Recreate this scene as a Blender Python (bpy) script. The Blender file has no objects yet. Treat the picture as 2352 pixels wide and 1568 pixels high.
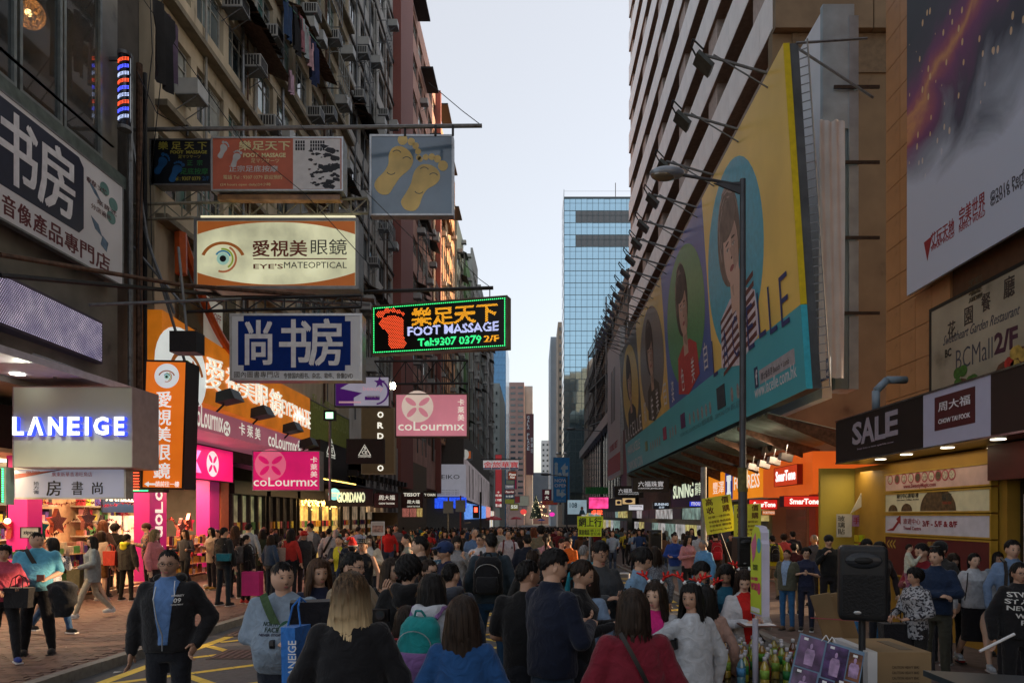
import bpy,math,random
from math import cos,sin,pi,sqrt,radians
import numpy as np
from mathutils import Vector,Matrix,noise
R=radians
random.seed(7);rng=np.random.RandomState(7)
SC=bpy.context.scene;COL=SC.collection
# ---------------------------------------------------------------- camera, light, exposure
FP,CX,CY,CH=1568.0,1228.0,1183.5,2.0      # focal length and vanishing point on a 2352-wide picture, eye height
cam=bpy.data.objects.new('camera',bpy.data.cameras.new('camera'));COL.objects.link(cam)
cam.location=(0,0,CH);cam.rotation_euler=(R(90),0,0)
cam.data.sensor_width=36;cam.data.lens=24;cam.data.clip_start=.05;cam.data.clip_end=5000
cam.data.shift_x=(1176-CX)/2352;cam.data.shift_y=(CY-784)/2352
SC.camera=cam
SUN_EL,SUN_AZ=R(9),R(22)                      # azimuth measured from +X towards +Y
W=bpy.data.worlds.new('World');SC.world=W;W.use_nodes=True
nt=W.node_tree;bg=nt.nodes['Background']
sky=nt.nodes.new('ShaderNodeTexSky');sky.sky_type='NISHITA';sky.sun_disc=False
sky.sun_elevation=SUN_EL;sky.sun_rotation=R(90)-SUN_AZ
sky.altitude=50;sky.air_density=1.0;sky.dust_density=2.5;sky.ozone_density=2.0
hs=nt.nodes.new('ShaderNodeHueSaturation');hs.inputs['Saturation'].default_value=.72;nt.links.new(sky.outputs[0],hs.inputs['Color'])
veil=nt.nodes.new('ShaderNodeMix');veil.data_type='RGBA';veil.blend_type='ADD';veil.inputs[0].default_value=1     # thin high cloud whitens the whole sky evenly
nt.links.new(hs.outputs[0],veil.inputs[6]);veil.inputs[7].default_value=(2.55,2.45,2.40,1)
nt.links.new(veil.outputs[2],bg.inputs[0]);bg.inputs[1].default_value=.128
sun=bpy.data.objects.new('sun',bpy.data.lights.new('sun','SUN'));COL.objects.link(sun)
sun.data.energy=5.0;sun.data.angle=R(.5);sun.data.color=(1,.66,.38)
sd=Vector((cos(SUN_EL)*cos(SUN_AZ),cos(SUN_EL)*sin(SUN_AZ),sin(SUN_EL)))
sun.rotation_euler=sd.to_track_quat('Z','Y').to_euler()
SC.view_settings.view_transform='Standard';SC.view_settings.look='None'
SC.view_settings.exposure=.72;SC.view_settings.gamma=1;SC.view_settings.use_curve_mapping=False
try:
    SC.cycles.use_denoising=True;SC.cycles.max_bounces=5;SC.cycles.diffuse_bounces=3
    SC.cycles.glossy_bounces=3;SC.cycles.transmission_bounces=4;SC.cycles.transparent_max_bounces=6
    SC.cycles.sample_clamp_indirect=4;SC.cycles.caustics_reflective=False;SC.cycles.caustics_refractive=False
except Exception:pass
# ---------------------------------------------------------------- helpers
def at(px,py,Y):
    return Vector(((px-CX)*Y/FP,Y,CH-(py-CY)*Y/FP))
def gz(x,y):                                      # ground level: the street falls gently away from the camera
    b=-.015*(min(max(y,5),150)-5)
    return b+(.13 if x<-5.7 else .05 if x>3.9 else 0)
_mats={}
def mat(col,rough=.6,var=.12,scale=6.,bump=0.,metal=0.,emit=0.,alpha=1.,spec=.4,stretch=None,dirt=None,coat=0.):
    """a procedural surface: colour, mottling, fine relief, optional dirt colour"""
    key=(tuple(col),rough,var,scale,bump,metal,emit,alpha,spec,stretch,dirt,coat)
    if key in _mats:return _mats[key]
    m=bpy.data.materials.new('paint');m.use_nodes=True
    n=m.node_tree;b=n.nodes['Principled BSDF'];L=n.links.new
    c=(col[0],col[1],col[2],1)
    b.inputs['Roughness'].default_value=rough;b.inputs['Metallic'].default_value=metal
    b.inputs['Specular IOR Level'].default_value=spec
    if coat:b.inputs['Coat Weight'].default_value=coat
    tc=n.nodes.new('ShaderNodeTexCoord');mp=n.nodes.new('ShaderNodeMapping')
    L(tc.outputs['Object'],mp.inputs[0])
    if stretch:mp.inputs['Scale'].default_value=stretch
    nz=n.nodes.new('ShaderNodeTexNoise');nz.inputs['Scale'].default_value=scale;nz.inputs['Detail'].default_value=4
    L(mp.outputs[0],nz.inputs[0])
    cr=n.nodes.new('ShaderNodeValToRGB');e=cr.color_ramp.elements
    e[0].position=.3;e[1].position=.7
    e[0].color=tuple(x*(1-var) for x in c[:3])+(1,)
    e[1].color=tuple(min(1,x*(1+var)) for x in c[:3])+(1,)
    if dirt:
        d=e.new(.36);d.color=c;e[0].color=tuple(dirt)+(1,);e[0].position=.2
    L(nz.outputs[0],cr.inputs[0]);L(cr.outputs[0],b.inputs['Base Color'])
    if emit:
        L(cr.outputs[0],b.inputs['Emission Color']);b.inputs['Emission Strength'].default_value=emit
    if bump:
        bp=n.nodes.new('ShaderNodeBump');bp.inputs['Strength'].default_value=bump;bp.inputs['Distance'].default_value=.02
        L(nz.outputs[0],bp.inputs['Height']);L(bp.outputs[0],b.inputs['Normal'])
    if alpha<1:b.inputs['Alpha'].default_value=alpha
    _mats[key]=m;return m
def lit(col,s=1.0,var=.06,scale=2.):return mat(col,.5,var,scale,emit=s*.6)
def glass(tint=(.05,.07,.08),rough=.06,alpha=1.):return mat(tint,rough,.3,.8,spec=.9,alpha=alpha,coat=.3)
def _quadbox(c):                                   # 8 corners -> faces
    return [(0,3,2,1),(4,5,6,7),(0,1,5,4),(1,2,6,5),(2,3,7,6),(3,0,4,7)]
class MB:
    def __init__(s):s.v=[];s.f=[];s.m=[]
    def raw(s,v,f,m=0):
        k=len(s.v);s.v.extend(tuple(p) for p in v);s.f.extend(tuple(i+k for i in q) for q in f);s.m.extend([m]*len(f));return s
    def box(s,x0,x1,y0,y1,z0,z1,m=0):
        if x0>x1:x0,x1=x1,x0
        if y0>y1:y0,y1=y1,y0
        if z0>z1:z0,z1=z1,z0
        return s.raw([(x0,y0,z0),(x1,y0,z0),(x1,y1,z0),(x0,y1,z0),(x0,y0,z1),(x1,y0,z1),(x1,y1,z1),(x0,y1,z1)],_quadbox(0),m)
    def cyl(s,p0,p1,r0,r1=None,n=8,m=0,cap=True):
        r1=r0 if r1 is None else r1;p0=Vector(p0);p1=Vector(p1);d=(p1-p0)
        if d.length<1e-6:return s
        d.normalize();a=d.orthogonal().normalized();b=d.cross(a)
        v=[]
        for p,r in ((p0,r0),(p1,r1)):
            for i in range(n):
                t=2*pi*i/n;v.append(p+a*(cos(t)*r)+b*(sin(t)*r))
        f=[(i,(i+1)%n,n+(i+1)%n,n+i) for i in range(n)]
        if cap:f+=[tuple(range(n))[::-1],tuple(range(n,2*n))]
        return s.raw(v,f,m)
    def path(s,pts,r,n=6,m=0):
        for a,b in zip(pts,pts[1:]):s.cyl(a,b,r,r,n,m)
        return s
    def ball(s,c,r,nu=10,nv=7,m=0,rot=None):
        rx,ry,rz=(r,r,r) if not hasattr(r,'__len__') else r;v=[];f=[];c=Vector(c)
        def P(x,y,z):
            q=Vector((x*rx,y*ry,z*rz));return c+(rot @ q if rot else q)
        v.append(P(0,0,1))
        for j in range(1,nv):
            ph=pi*j/nv
            for i in range(nu):
                t=2*pi*i/nu;v.append(P(sin(ph)*cos(t),sin(ph)*sin(t),cos(ph)))
        v.append(P(0,0,-1));last=len(v)-1
        for i in range(nu):f.append((0,1+i,1+(i+1)%nu))
        for j in range(nv-2):
            for i in range(nu):
                a=1+j*nu+i;b_=1+j*nu+(i+1)%nu;f.append((a,a+nu,b_+nu,b_))
        for i in range(nu):f.append((last,last-nu+(i+1)%nu,last-nu+i))
        return s.raw(v,f,m)
    def lathe(s,c,prof,n=12,m=0):              # prof: (radius, z)
        v=[];f=[]
        for r,z in prof:
            for i in range(n):
                t=2*pi*i/n;v.append((c[0]+r*cos(t),c[1]+r*sin(t),c[2]+z))
        for j in range(len(prof)-1):
            for i in range(n):f.append((j*n+i,j*n+(i+1)%n,(j+1)*n+(i+1)%n,(j+1)*n+i))
        f+=[tuple(range(n))[::-1],tuple(range((len(prof)-1)*n,len(prof)*n))]
        return s.raw(v,f,m)
    def fbox(s,F,x0,x1,y0,y1,w0,w1,m=0):
        return s.raw([F.p(x0,y0,w0),F.p(x1,y0,w0),F.p(x1,y1,w0),F.p(x0,y1,w0),F.p(x0,y0,w1),F.p(x1,y0,w1),F.p(x1,y1,w1),F.p(x0,y1,w1)],_quadbox(0),m)
    def fpoly(s,F,pts,w0,w1,m=0):
        n=len(pts);a=sum(pts[i][0]*pts[(i+1)%n][1]-pts[(i+1)%n][0]*pts[i][1] for i in range(n))
        if a<0:pts=pts[::-1]
        v=[F.p(x,y,w1) for x,y in pts]+[F.p(x,y,w0) for x,y in pts]
        f=[tuple(range(n))]+[((i+1)%n,i,n+i,n+(i+1)%n) for i in range(n)]
        return s.raw(v,f,m)
    def foval(s,F,cx,cy,rx,ry,w0,w1,m=0,n=24,ang=0,a0=0,a1=360,inner=0):
        ca,sa=cos(R(ang)),sin(R(ang));full=a1-a0>=360
        def q(t,k):x,y=cos(t)*rx*k,sin(t)*ry*k;return (cx+x*ca-y*sa,cy+x*sa+y*ca)
        if full and not inner:return s.fpoly(F,[q(2*pi*i/n,1) for i in range(n)],w0,w1,m)
        ts=[R(a0+(a1-a0)*i/n) for i in range(n+1)]
        if inner:
            for a,b in zip(ts,ts[1:]):s.fpoly(F,[q(a,1),q(b,1),q(b,inner),q(a,inner)],w0,w1,m)
            return s
        return s.fpoly(F,[q(t,1) for t in ts],w0,w1,m)
    def text(s,F,st,x0,y0,x1,y1,w=.003,ext=.002,bold=.01,m=0,vert=False,shear=0,keep=False):
        if vert:
            n=len(st);h=(y1-y0)/n
            for i,ch in enumerate(st):s.text(F,ch,x0,y1-(i+1)*h+h*.07,x1,y1-i*h-h*.07,w,ext,bold,m,shear=shear)
            return s
        cjk=any(ord(c)>0x2e00 for c in st)
        if cjk and bold>.012:                    # heavy strokes: overlapped copies, each a hair above the last
            d=bold*.55*(y1-y0)
            for k,(a,c) in enumerate(((-1,-.6),(1,-.6),(-1,.6),(1,.6))):s.text(F,st,x0+d+a*d,y0+d+c*d,x1-d+a*d,y1-d+c*d,w+k*.0007,ext,0,m,shear=shear)
            return s
        v,f=textmesh(st,0 if cjk else bold)
        if len(v)==0:return s
        lo,hi=v.min(0),v.max(0);sz=np.maximum(hi-lo,1e-4)
        sx=(x1-x0)/sz[0];sy=(y1-y0)/sz[1]
        if keep:sx=sy=min(sx,sy)
        ox=x0+((x1-x0)-sx*sz[0])/2;oy=y0+((y1-y0)-sy*sz[1])/2
        X=(v[:,0]-lo[0])*sx+ox;Yv=(v[:,1]-lo[1])*sy+oy;X=X+(Yv-y0)*shear
        mid=(v[:,2]>0)
        return s.raw([F.p(a,b,w+(ext if t else 0)) for a,b,t in zip(X,Yv,mid)],f,m)
    def build(s,name,mats,parent=None,smooth=False,off=None):
        me=bpy.data.meshes.new(name)
        o0=parent_origin(parent) if parent is not None else (off or Vector((0,0,0)))
        v=np.array(s.v,dtype=float).reshape(-1,3)-np.array(o0)
        me.from_pydata(v.tolist(),[],s.f)
        if not hasattr(mats,'__len__'):mats=[mats]
        for k in mats:me.materials.append(k)
        if len(mats)>1:me.polygons.foreach_set('material_index',s.m)
        if smooth:me.polygons.foreach_set('use_smooth',[True]*len(me.polygons))
        me.update()
        o=bpy.data.objects.new(name,me);COL.objects.link(o)
        if parent is not None:o.parent=parent
        elif off is not None:o.location=off
        return o
def parent_origin(p):
    o=Vector((0,0,0))
    while p is not None:o=o+p.location;p=p.parent
    return o
_tm={}
TMP=bpy.data.scenes.new('scratch')             # a scratch scene keeps evaluation quick; removed at the end
def scratch_eval(o):
    with bpy.context.temp_override(scene=TMP,view_layer=TMP.view_layers[0]):dg=bpy.context.evaluated_depsgraph_get()
    dg.update();return o.evaluated_get(dg)
def textmesh(st,bold):
    k=(st,bold)
    if k in _tm:return _tm[k]
    c=bpy.data.curves.new('t','FONT');c.body=st;c.size=1;c.offset=bold;c.resolution_u=2;c.extrude=.01
    o=bpy.data.objects.new('t',c);TMP.collection.objects.link(o);e=scratch_eval(o);me=e.to_mesh()
    v=np.zeros(len(me.vertices)*3);me.vertices.foreach_get('co',v);v=v.reshape(-1,3)
    f=[tuple(p.vertices) for p in me.polygons]
    e.to_mesh_clear();bpy.data.objects.remove(o);bpy.data.curves.remove(c)
    _tm[k]=(v,f);return _tm[k]
class Fr:                                          # a flat face in the world with metric x (right) and y (up)
    def __init__(s,bl,br,tl):
        s.o=Vector(bl);s.U=(Vector(br)-s.o);s.w=s.U.length;s.U.normalize()
        s.V=(Vector(tl)-s.o);s.h=s.V.length;s.V.normalize();s.N=s.U.cross(s.V).normalized()
    def p(s,x,y,w=0):return s.o+s.U*x+s.V*y+s.N*w
    def q(s,px,py):                              # where the sight line through a picture point meets the face
        d=Vector(((px-CX)/FP,1,(CY-py)/FP))
        M=Matrix((s.U,s.V,-d)).transposed();r=M.inverted() @ (Vector((0,0,CH))-s.o)
        return r.x,r.y
    def bx(s,x0,y0,x1,y1):                     # picture box (left, top, right, bottom) -> local x0,y0,x1,y1
        ym=(y0+y1)/2;a=s.q(x0,ym);b=s.q(x1,ym);c=s.q((x0+x1)/2,y1);d=s.q((x0+x1)/2,y0)
        return a[0],c[1],b[0],d[1]
def facing(x0,y0,x1,y1,Y,Y2=None,dy=0,dyb=None):   # face across the street (towards the camera)
    Y2=Y2 or Y;dyb=dy if dyb is None else dyb
    return Fr(at(x0,y1,Y),at(x1,y1+dyb,Y2),at(x0,y0,Y))
def along(X,x0,x1,z0,z1):                      # face along the street at plane X between picture columns x0<x1
    Ya=X*FP/(x0-CX);Yb=X*FP/(x1-CX)
    return Fr((X,Ya,z0),(X,Yb,z0),(X,Ya,z1))
def shared(name,mb,m):                           # mesh data for repeated pieces
    o=mb.build(name,m);d=o.data;bpy.data.objects.remove(o);return d
def put(name,data,parent,loc,rot=None):
    o=bpy.data.objects.new(name,data);COL.objects.link(o);o.parent=parent
    o.location=Vector(loc)-(parent_origin(parent) if parent is not None else Vector((0,0,0)))
    if rot:o.rotation_euler=rot
    return o
def tag(o,label=None,cat=None,group=None,kind=None):
    if label:o['label']=label
    if cat:o['category']=cat
    if group:o['group']=group
    if kind:o['kind']=kind
    return o
def thing(name,label,cat,loc=(0,0,0),group=None,rz=0):
    o=bpy.data.objects.new(name,None);o.empty_display_size=.1;COL.objects.link(o);o.location=loc;o.rotation_euler=(0,0,rz)
    return tag(o,label,cat,group)
def kids(o):return [c for c in ALLKIDS.get(o,[])] or [c for c in o.children]
ALLKIDS={}
def copy_tree(o,parent=None,ch=None):
    c=o.copy();COL.objects.link(c);c.parent=parent
    for k in (ch if ch is not None else list(o.children)):copy_tree(k,c)
    return c
# common materials
STEEL=mat((.16,.17,.18),.5,.35,8,.15,.6,dirt=(.09,.05,.03))
DARKMETAL=mat((.025,.026,.028),.5,.3,9,.1,.3)
BLACK=mat((.008,.008,.009),.45,.3)
WHITE=mat((.7,.71,.72),.5,.06,3)
RUST=mat((.10,.055,.035),.8,.5,9,.4)
ALU=mat((.4,.42,.44),.35,.15,8,0,.7)
def signboard(name,label,cat,F,face,cab=ALU,depth=.3,rim=.04,group=None,names=('cabinet','panel')):
    """box sign: cabinet with a raised rim and a face set in it"""
    r=thing(name,label,cat,F.p(0,0,0),group)
    b=MB();w,h=F.w,F.h
    b.fbox(F,0,w,0,h,-depth,-.012)
    b.fbox(F,-rim*.3,w+rim*.3,-rim*.3,rim,-.011,.012);b.fbox(F,-rim*.3,w+rim*.3,h-rim,h+rim*.3,-.011,.012)
    b.fbox(F,-rim*.3,rim,rim+.0005,h-rim-.0005,-.011,.012);b.fbox(F,w-rim,w+rim*.3,rim+.0005,h-rim-.0005,-.011,.012)
    b.build(names[0],cab,r)
    if face is not None:
        p=MB();p.fbox(F,rim+.001,w-rim-.001,rim+.001,h-rim-.001,-.009,0);p.build(names[1],face,r)
    return r
def letters(r,F,items,name='lettering'):
    """items: (text, (l,t,r,b) picture box, material, options)"""
    for it in items:
        st,bx,m=it[:3];kw=it[3] if len(it)>3 else {}
        x0,y0,x1,y1=F.bx(*bx);b=MB();b.text(F,st,x0,y0,x1,y1,**kw);b.build(kw.get('name',name) if False else name,m,r)
# ---------------------------------------------------------------- ground
YS=[-80,5,20,40,60,80,100,150,2500]
def sheet(name,x0,x1,dz,m,thick=0,ys=YS):
    v=[];f=[]
    for i,y in enumerate(ys):
        z=-.015*(min(max(y,5),150)-5)+dz;v+=[(x0,y,z),(x1,y,z)]
        if i:f.append((2*i-2,2*i-1,2*i+1,2*i))
    b=MB().raw(v,f)
    if thick:
        n=len(v);b.raw([(x,y,z-thick) for x,y,z in v]+v,[(2*i,2*i+2,n+2*i+2,n+2*i) for i in range(len(ys)-1)]+[(2*i+3,2*i+1,n+2*i+1,n+2*i+3) for i in range(len(ys)-1)])
    return tag(b.build(name,m),kind='structure')
ASPH=mat((.075,.075,.078),.85,.3,14,.5,dirt=(.035,.035,.036))
sheet('ground',-400,400,-.03,mat((.09,.088,.085),.9,.3,4))
ys2=[-80,5,20,40,60,80,100,150,330]
sheet('road',-5.7,3.9,0,ASPH,ys=ys2)
PAVE=mat((.12,.075,.062),.85,.3,7,.3,dirt=(.05,.04,.035))
lp=sheet('left_pavement',-11.6,-5.85,.122,PAVE,.2,ys2)
rp=sheet('right_pavement',4.05,14,.046,mat((.12,.085,.075),.85,.3,7,.3),.2,ys2)
def brickmat():
    m=bpy.data.materials.new('brick');m.use_nodes=True;n=m.node_tree;b=n.nodes['Principled BSDF'];L=n.links.new
    oi=n.nodes.new('ShaderNodeObjectInfo');tc=n.nodes.new('ShaderNodeTexCoord');nz=n.nodes.new('ShaderNodeTexNoise');nz.inputs['Scale'].default_value=5
    L(tc.outputs['Object'],nz.inputs[0]);ad=n.nodes.new('ShaderNodeMath');ad.operation='ADD';L(oi.outputs['Random'],ad.inputs[0]);L(nz.outputs[0],ad.inputs[1])
    cr=n.nodes.new('ShaderNodeValToRGB');e=cr.color_ramp.elements;e[0].position=.35;e[0].color=(.085,.05,.042,1);e[1].position=1;e[1].color=(.17,.098,.08,1)
    ml=n.nodes.new('ShaderNodeMath');ml.operation='MULTIPLY';ml.inputs[1].default_value=.6;L(ad.outputs[0],ml.inputs[0]);L(ml.outputs[0],cr.inputs[0]);L(cr.outputs[0],b.inputs['Base Color'])
    b.inputs['Roughness'].default_value=.75
    return m
BRICK=brickmat()
cells=[]
for j in range(int((17-7.9)/.105)):
    y=7.9+j*.105
    for i in range(26):
        x=-11.4+i*.21+(j%2)*.105
        if x<-5.95:cells.append((x,y,(x/y>-.80)))
vis=[c for c in cells if c[2]][:300];vs=set(vis)
bm_=MB().box(-.1,.1,-.05,.05,-.02,.006);proto=None
for x,y,_ in vis:
    loc=Vector((x,y,gz(-7,y)+random.uniform(-.006,.001)))
    if proto is None:proto=bm_.build('brick',BRICK,lp)
    o=proto if proto.location.length==0 else proto.copy()
    if o is not proto:COL.objects.link(o)
    o.location=loc;o.rotation_euler=(random.uniform(-.01,.01),random.uniform(-.01,.01),0)
b=MB()
for x,y,_ in cells:
    if (x,y,_) in vs or x/y<-.85:continue
    z=gz(-7,y)+random.uniform(-.006,.001);b.box(x-.1,x+.1,y-.05,y+.05,z-.02,z+.006)
tag(b.build('paving_bricks',BRICK,lp),kind='stuff')
# kerbs
KERB=mat((.17,.165,.155),.8,.3,12,.4,dirt=(.06,.06,.06))
def kerb(xa,xb,dz,name):
    k=thing(name,None,None);tag(k,kind='structure');p=None
    y=6.0
    while y<60:
        z=gz(xa,y) if dz>.1 else gz(5,y)
        if p is None:p=MB().box(xa,xb,0,.985,-.3,0.004).build('kerb_stone',KERB,k);o=p
        else:o=p.copy();COL.objects.link(o)
        o.location=(random.uniform(-.006,.006),y,z+random.uniform(0,.004));o.rotation_euler[0]=-.015;y+=1.0
kerb(-5.85,-5.7,.13,'left_kerb');kerb(3.9,4.05,.05,'right_kerb')
# yellow box markings
YEL=mat((.62,.44,.05),.7,.25,20,.2,dirt=(.12,.11,.07))
def clipseg(x0,y0,x1,y1,X0,X1,Y0,Y1):
    t0,t1=0,1;dx,dy=x1-x0,y1-y0
    for p,q in ((-dx,x0-X0),(dx,X1-x0),(-dy,y0-Y0),(dy,Y1-y0)):
        if abs(p)<1e-9:
            if q<0:return None
            continue
        r=q/p
        if p<0:t0=max(t0,r)
        else:t1=min(t1,r)
    return None if t0>=t1 else (x0+t0*dx,y0+t0*dy,x0+t1*dx,y0+t1*dy)
b=MB()
def stripe(x0,y0,x1,y1,w=.14):
    d=Vector((x1-x0,y1-y0,0));n=int(d.length/.5)+1;d.normalize();s=Vector((-d.y,d.x,0))*w/2
    for i in range(n):
        if random.random()<.06:continue
        a=Vector((x0,y0,0)).lerp(Vector((x1,y1,0)),i/n);c=Vector((x0,y0,0)).lerp(Vector((x1,y1,0)),(i+.985)/n);q=[]
        for p in (a-s,c-s,c+s,a+s):q.append((p.x,p.y,gz(0,p.y)+.004))
        b.raw(q,[(0,1,2,3)])
for k in range(-20,34):
    for sg in (1,-1):
        c=k*1.5+.35
        x0=-8;y0=c+sg*0+4;g=clipseg(x0,y0 if sg>0 else y0,x0+14,y0+sg*12.2,-5.2,3.4,7.2,25)
        if g:stripe(*g,w=.13)
for yy in (7.1,25.1):stripe(-5.3,yy,3.5,yy,.18)
stripe(-5.3,7.2,-5.3,25,.16);stripe(3.5,7.2,3.5,25,.16)
tag(b.build('yellow_box_marking',YEL),kind='structure')
b=MB();y=26.0
while y<110:
    for x in (-2.4,.8):b.raw([(x-.05,y,gz(0,y)+.004),(x+.05,y,gz(0,y)+.004),(x+.05,y+2,gz(0,y+2)+.004),(x-.05,y+2,gz(0,y+2)+.004)],[(0,1,2,3)])
    y+=5
tag(b.build('lane_marking',mat((.6,.6,.58),.7,.2,15)),kind='structure')
for x,y,lab in ((-4.3,10.2,'square iron inspection cover in the road between yellow lines'),(-5.0,12.2,'small dark iron cover in the road beside the left kerb')):
    c=thing('manhole_cover',lab,'manhole cover',(x,y,gz(0,y)),'covers in the road')
    MB().box(x-.45,x+.45,y-.35,y+.35,gz(0,y)-.05,gz(0,y)+.012).build('cover_plate',mat((.05,.045,.04),.7,.4,20,.8,.4),c)
    bb=MB()
    for k in range(8):bb.box(x-.4+k*.105,x-.35+k*.105,y-.3,y+.3,gz(0,y)+.012,gz(0,y)+.018)
    bb.build('rib_pattern',mat((.07,.06,.055),.6,.4,20,.3,.4),c)
b=MB()
for k in range(26):                                 # litter
    x,y=(random.uniform(-10,-6),random.uniform(9,18)) if k<16 else (random.uniform(-5,3),random.uniform(9,20))
    z=gz(x,y)+.008;s=random.uniform(.015,.04)
    if k==0:x,y,s=-5.5,8.9,.09;z=gz(0,8.9)+.008
    b.raw([(x,y,z),(x+s,y+s*.3,z+.01),(x+s*.8,y+s,z),(x-s*.2,y+s*.7,z+.006)],[(0,1,2,3)])
tag(b.build('litter',mat((.5,.5,.48),.8,.1)),kind='stuff')
# ---------------------------------------------------------------- windows and facades
GL=glass((.04,.055,.06),.08);GL2=glass((.10,.13,.14),.2);GL3=glass((.02,.03,.035),.05);CURT=mat((.3,.32,.3),.5,.25,3,spec=.8)
FRAMEA=mat((.38,.38,.35),.55,.2,8);FRAMEB=mat((.12,.12,.12),.5,.2,8);FRAMEG=mat((.10,.16,.13),.5,.2)
_wp={}
def window(parent,loc,w,h,style,side=1,frame=None,panes=None):
    """window in a wall along the street; side 1 faces +X"""
    key=(round(w,2),round(h,2),style,frame)
    if key not in _wp:
        fr=MB();t=.05
        fr.box(-.06,.03,0,t,0,h);fr.box(-.06,.03,w-t,w,0,h);fr.box(-.06,.03,t,w-t,0,t);fr.box(-.06,.03,t,w-t,h-t,h)
        pn=[]
        ncol=style[0];split=style[1]
        cw=(w-2*t)/ncol
        for i in range(1,ncol):fr.box(-.05,.025,t+i*cw-.02,t+i*cw+.02,t,h-t)
        zs=[t,h-t] if not split else [t,t+(h-2*t)*split,h-t]
        if split:fr.box(-.045,.02,t,w-t,zs[1]-.02,zs[1]+.02)
        for i in range(ncol):
            pn.append((t+i*cw+.02,t+(i+1)*cw-.02,t,h-t))
        fm=fr.build('window',frame or FRAMEA);pms=[]
        for (a,c,d,e) in pn:pms.append(MB().box(-.025,-.015,a,c,d,e).build('pane',GL))
        _wp[key]=(fm.data,[q.data for q in pms])
        bpy.data.objects.remove(fm);[bpy.data.objects.remove(q) for q in pms]
    fd,pd=_wp[key]
    o=bpy.data.objects.new('window',fd);COL.objects.link(o);o.parent=parent
    o.location=Vector(loc)-parent_origin(parent);
    if side<0:o.rotation_euler[2]=pi
    for q in pd:
        c=bpy.data.objects.new('pane',q);COL.objects.link(c);c.parent=o
        c.rotation_euler=(0,0,random.uniform(-.015,.015))
        c.material_slots[0].link='OBJECT';c.material_slots[0].material=random.choice(panes or [GL,GL,GL2,GL3,CURT,GL])
    return o
def facade(name,label,X,Y0,Y1,Z0,Z1,fh,bay,wall,depth=12,side=1,sill=.95,winh=1.5,style=(3,.7),frame=None,pierw=.35,slab=None,slabp=.12,group=None,panes=None,zw=None,winfrac=1):
    r=thing(name,label,'building',(X,(Y0+Y1)/2,Z0),group)
    s=side
    body=MB();body.box(X-s*.32,X-s*depth,Y0,Y1,Z0,Z1)
    body.build('core_wall',wall,r)
    nf=int((Z1-(zw or Z0))/fh);zb=zw or Z0;sp=MB();n=max(1,int((Y1-Y0)/bay));bw=(Y1-Y0)/n
    if zb>Z0:sp.box(X,X-s*.33,Y0,Y1,Z0,zb)
    for k in range(nf):
        z=zb+k*fh;sp.box(X,X-s*.318,Y0,Y1,z,z+sill)
        sp.box(X,X-s*.318,Y0,Y1,z+sill+winh,z+fh)
        for i in range(n+1):
            a=max(Y0,Y0+i*bw-pierw/2);c=min(Y1,Y0+i*bw+pierw/2);sp.box(X-s*.002,X-s*.316,a,c,z+sill,z+sill+winh)
    sp.box(X,X-s*.318,Y0,Y1,zb+nf*fh,Z1+.9)
    sp.build('wall',wall,r)
    for k in range(nf):
        z=zb+k*fh
        if slab:MB().box(X+s*slabp,X-s*.01,Y0+.02,Y1-.02,z-.06,z+.1).build('ledge',slab,r)
        for i in range(n):
            if random.random()>winfrac:continue
            a=Y0+i*bw+pierw/2+.01;w=bw-pierw-.02
            window(r,(X-s*.16,a if s>0 else a+w,z+sill+.01),w,winh-.02,style,s,frame,panes)
    return r
# ---------------------------------------------------------------- left row
BEIGE=mat((.46,.39,.28),.85,.3,2.2,.3,stretch=(1,1,.35),dirt=(.07,.06,.045))
GREYC=mat((.52,.52,.50),.85,.25,2.0,.3,stretch=(1,1,.3),dirt=(.12,.11,.10))
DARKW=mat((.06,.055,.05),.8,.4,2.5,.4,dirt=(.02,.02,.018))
STONE=mat((.17,.16,.14),.5,.5,1.6,.3,dirt=(.03,.03,.028))
AY0,AY1,BY1=17.6,36,47.2
bA=facade('tenement_block','stained beige tenement block with metal awnings and air conditioners, left side',-9.8,AY0,AY1,6.9,33.5,2.95,1.95,BEIGE,sill=.85,winh=1.55,slab=mat((.2,.17,.12),.8,.3,3,.3),slabp=.32,zw=9.7,panes=[GL,GL2,GL3,CURT,glass((.10,.20,.18),.15),glass((.22,.28,.28),.2)])
bB=facade('concrete_block','grey concrete block with ribbon windows beside the beige tenement',-9.8,AY1+.05,BY1,6.0,40,2.95,2.2,GREYC,sill=1.15,winh=1.45,slab=mat((.09,.085,.08),.8,.3),slabp=.1,style=(4,0),zw=9.7,frame=FRAMEB)
# shops' recess wall below
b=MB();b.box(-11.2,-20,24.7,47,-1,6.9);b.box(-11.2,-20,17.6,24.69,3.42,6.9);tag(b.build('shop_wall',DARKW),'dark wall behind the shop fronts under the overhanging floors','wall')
# near left building
nb=thing('stone_clad_building','dark stone-clad building with a glazed upper room, at the left edge','building',(-10,12,0))
MB().box(-9.9,-20,6,16.2,4.5,7.0).build('lower_wall',STONE,nb)
MB().box(-9.9,-20,6,16.2,7.001,10.0).build('middle_wall',STONE,nb)
MB().box(-9.9,-20,15.5,16.2,10.001,24).build('corner_pier',STONE,nb)
MB().box(-9.95,-20,6,15.5,13.9,15.2).build('upper_wall',STONE,nb)
MB().box(-9.9,-20,6,15.5,18.6,24).build('top_wall',STONE,nb)
MB().box(-9.75,-9.95,6,16.3,9.75,10.05).build('sill',mat((.10,.13,.12),.6,.3,5,.2),nb)
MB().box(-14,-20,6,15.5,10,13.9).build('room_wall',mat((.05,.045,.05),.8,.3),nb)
b=MB();b.box(-9.9,-14,6,15.5,9.85,9.99);b.build('room_floor',mat((.05,.045,.04),.8),nb)
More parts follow.
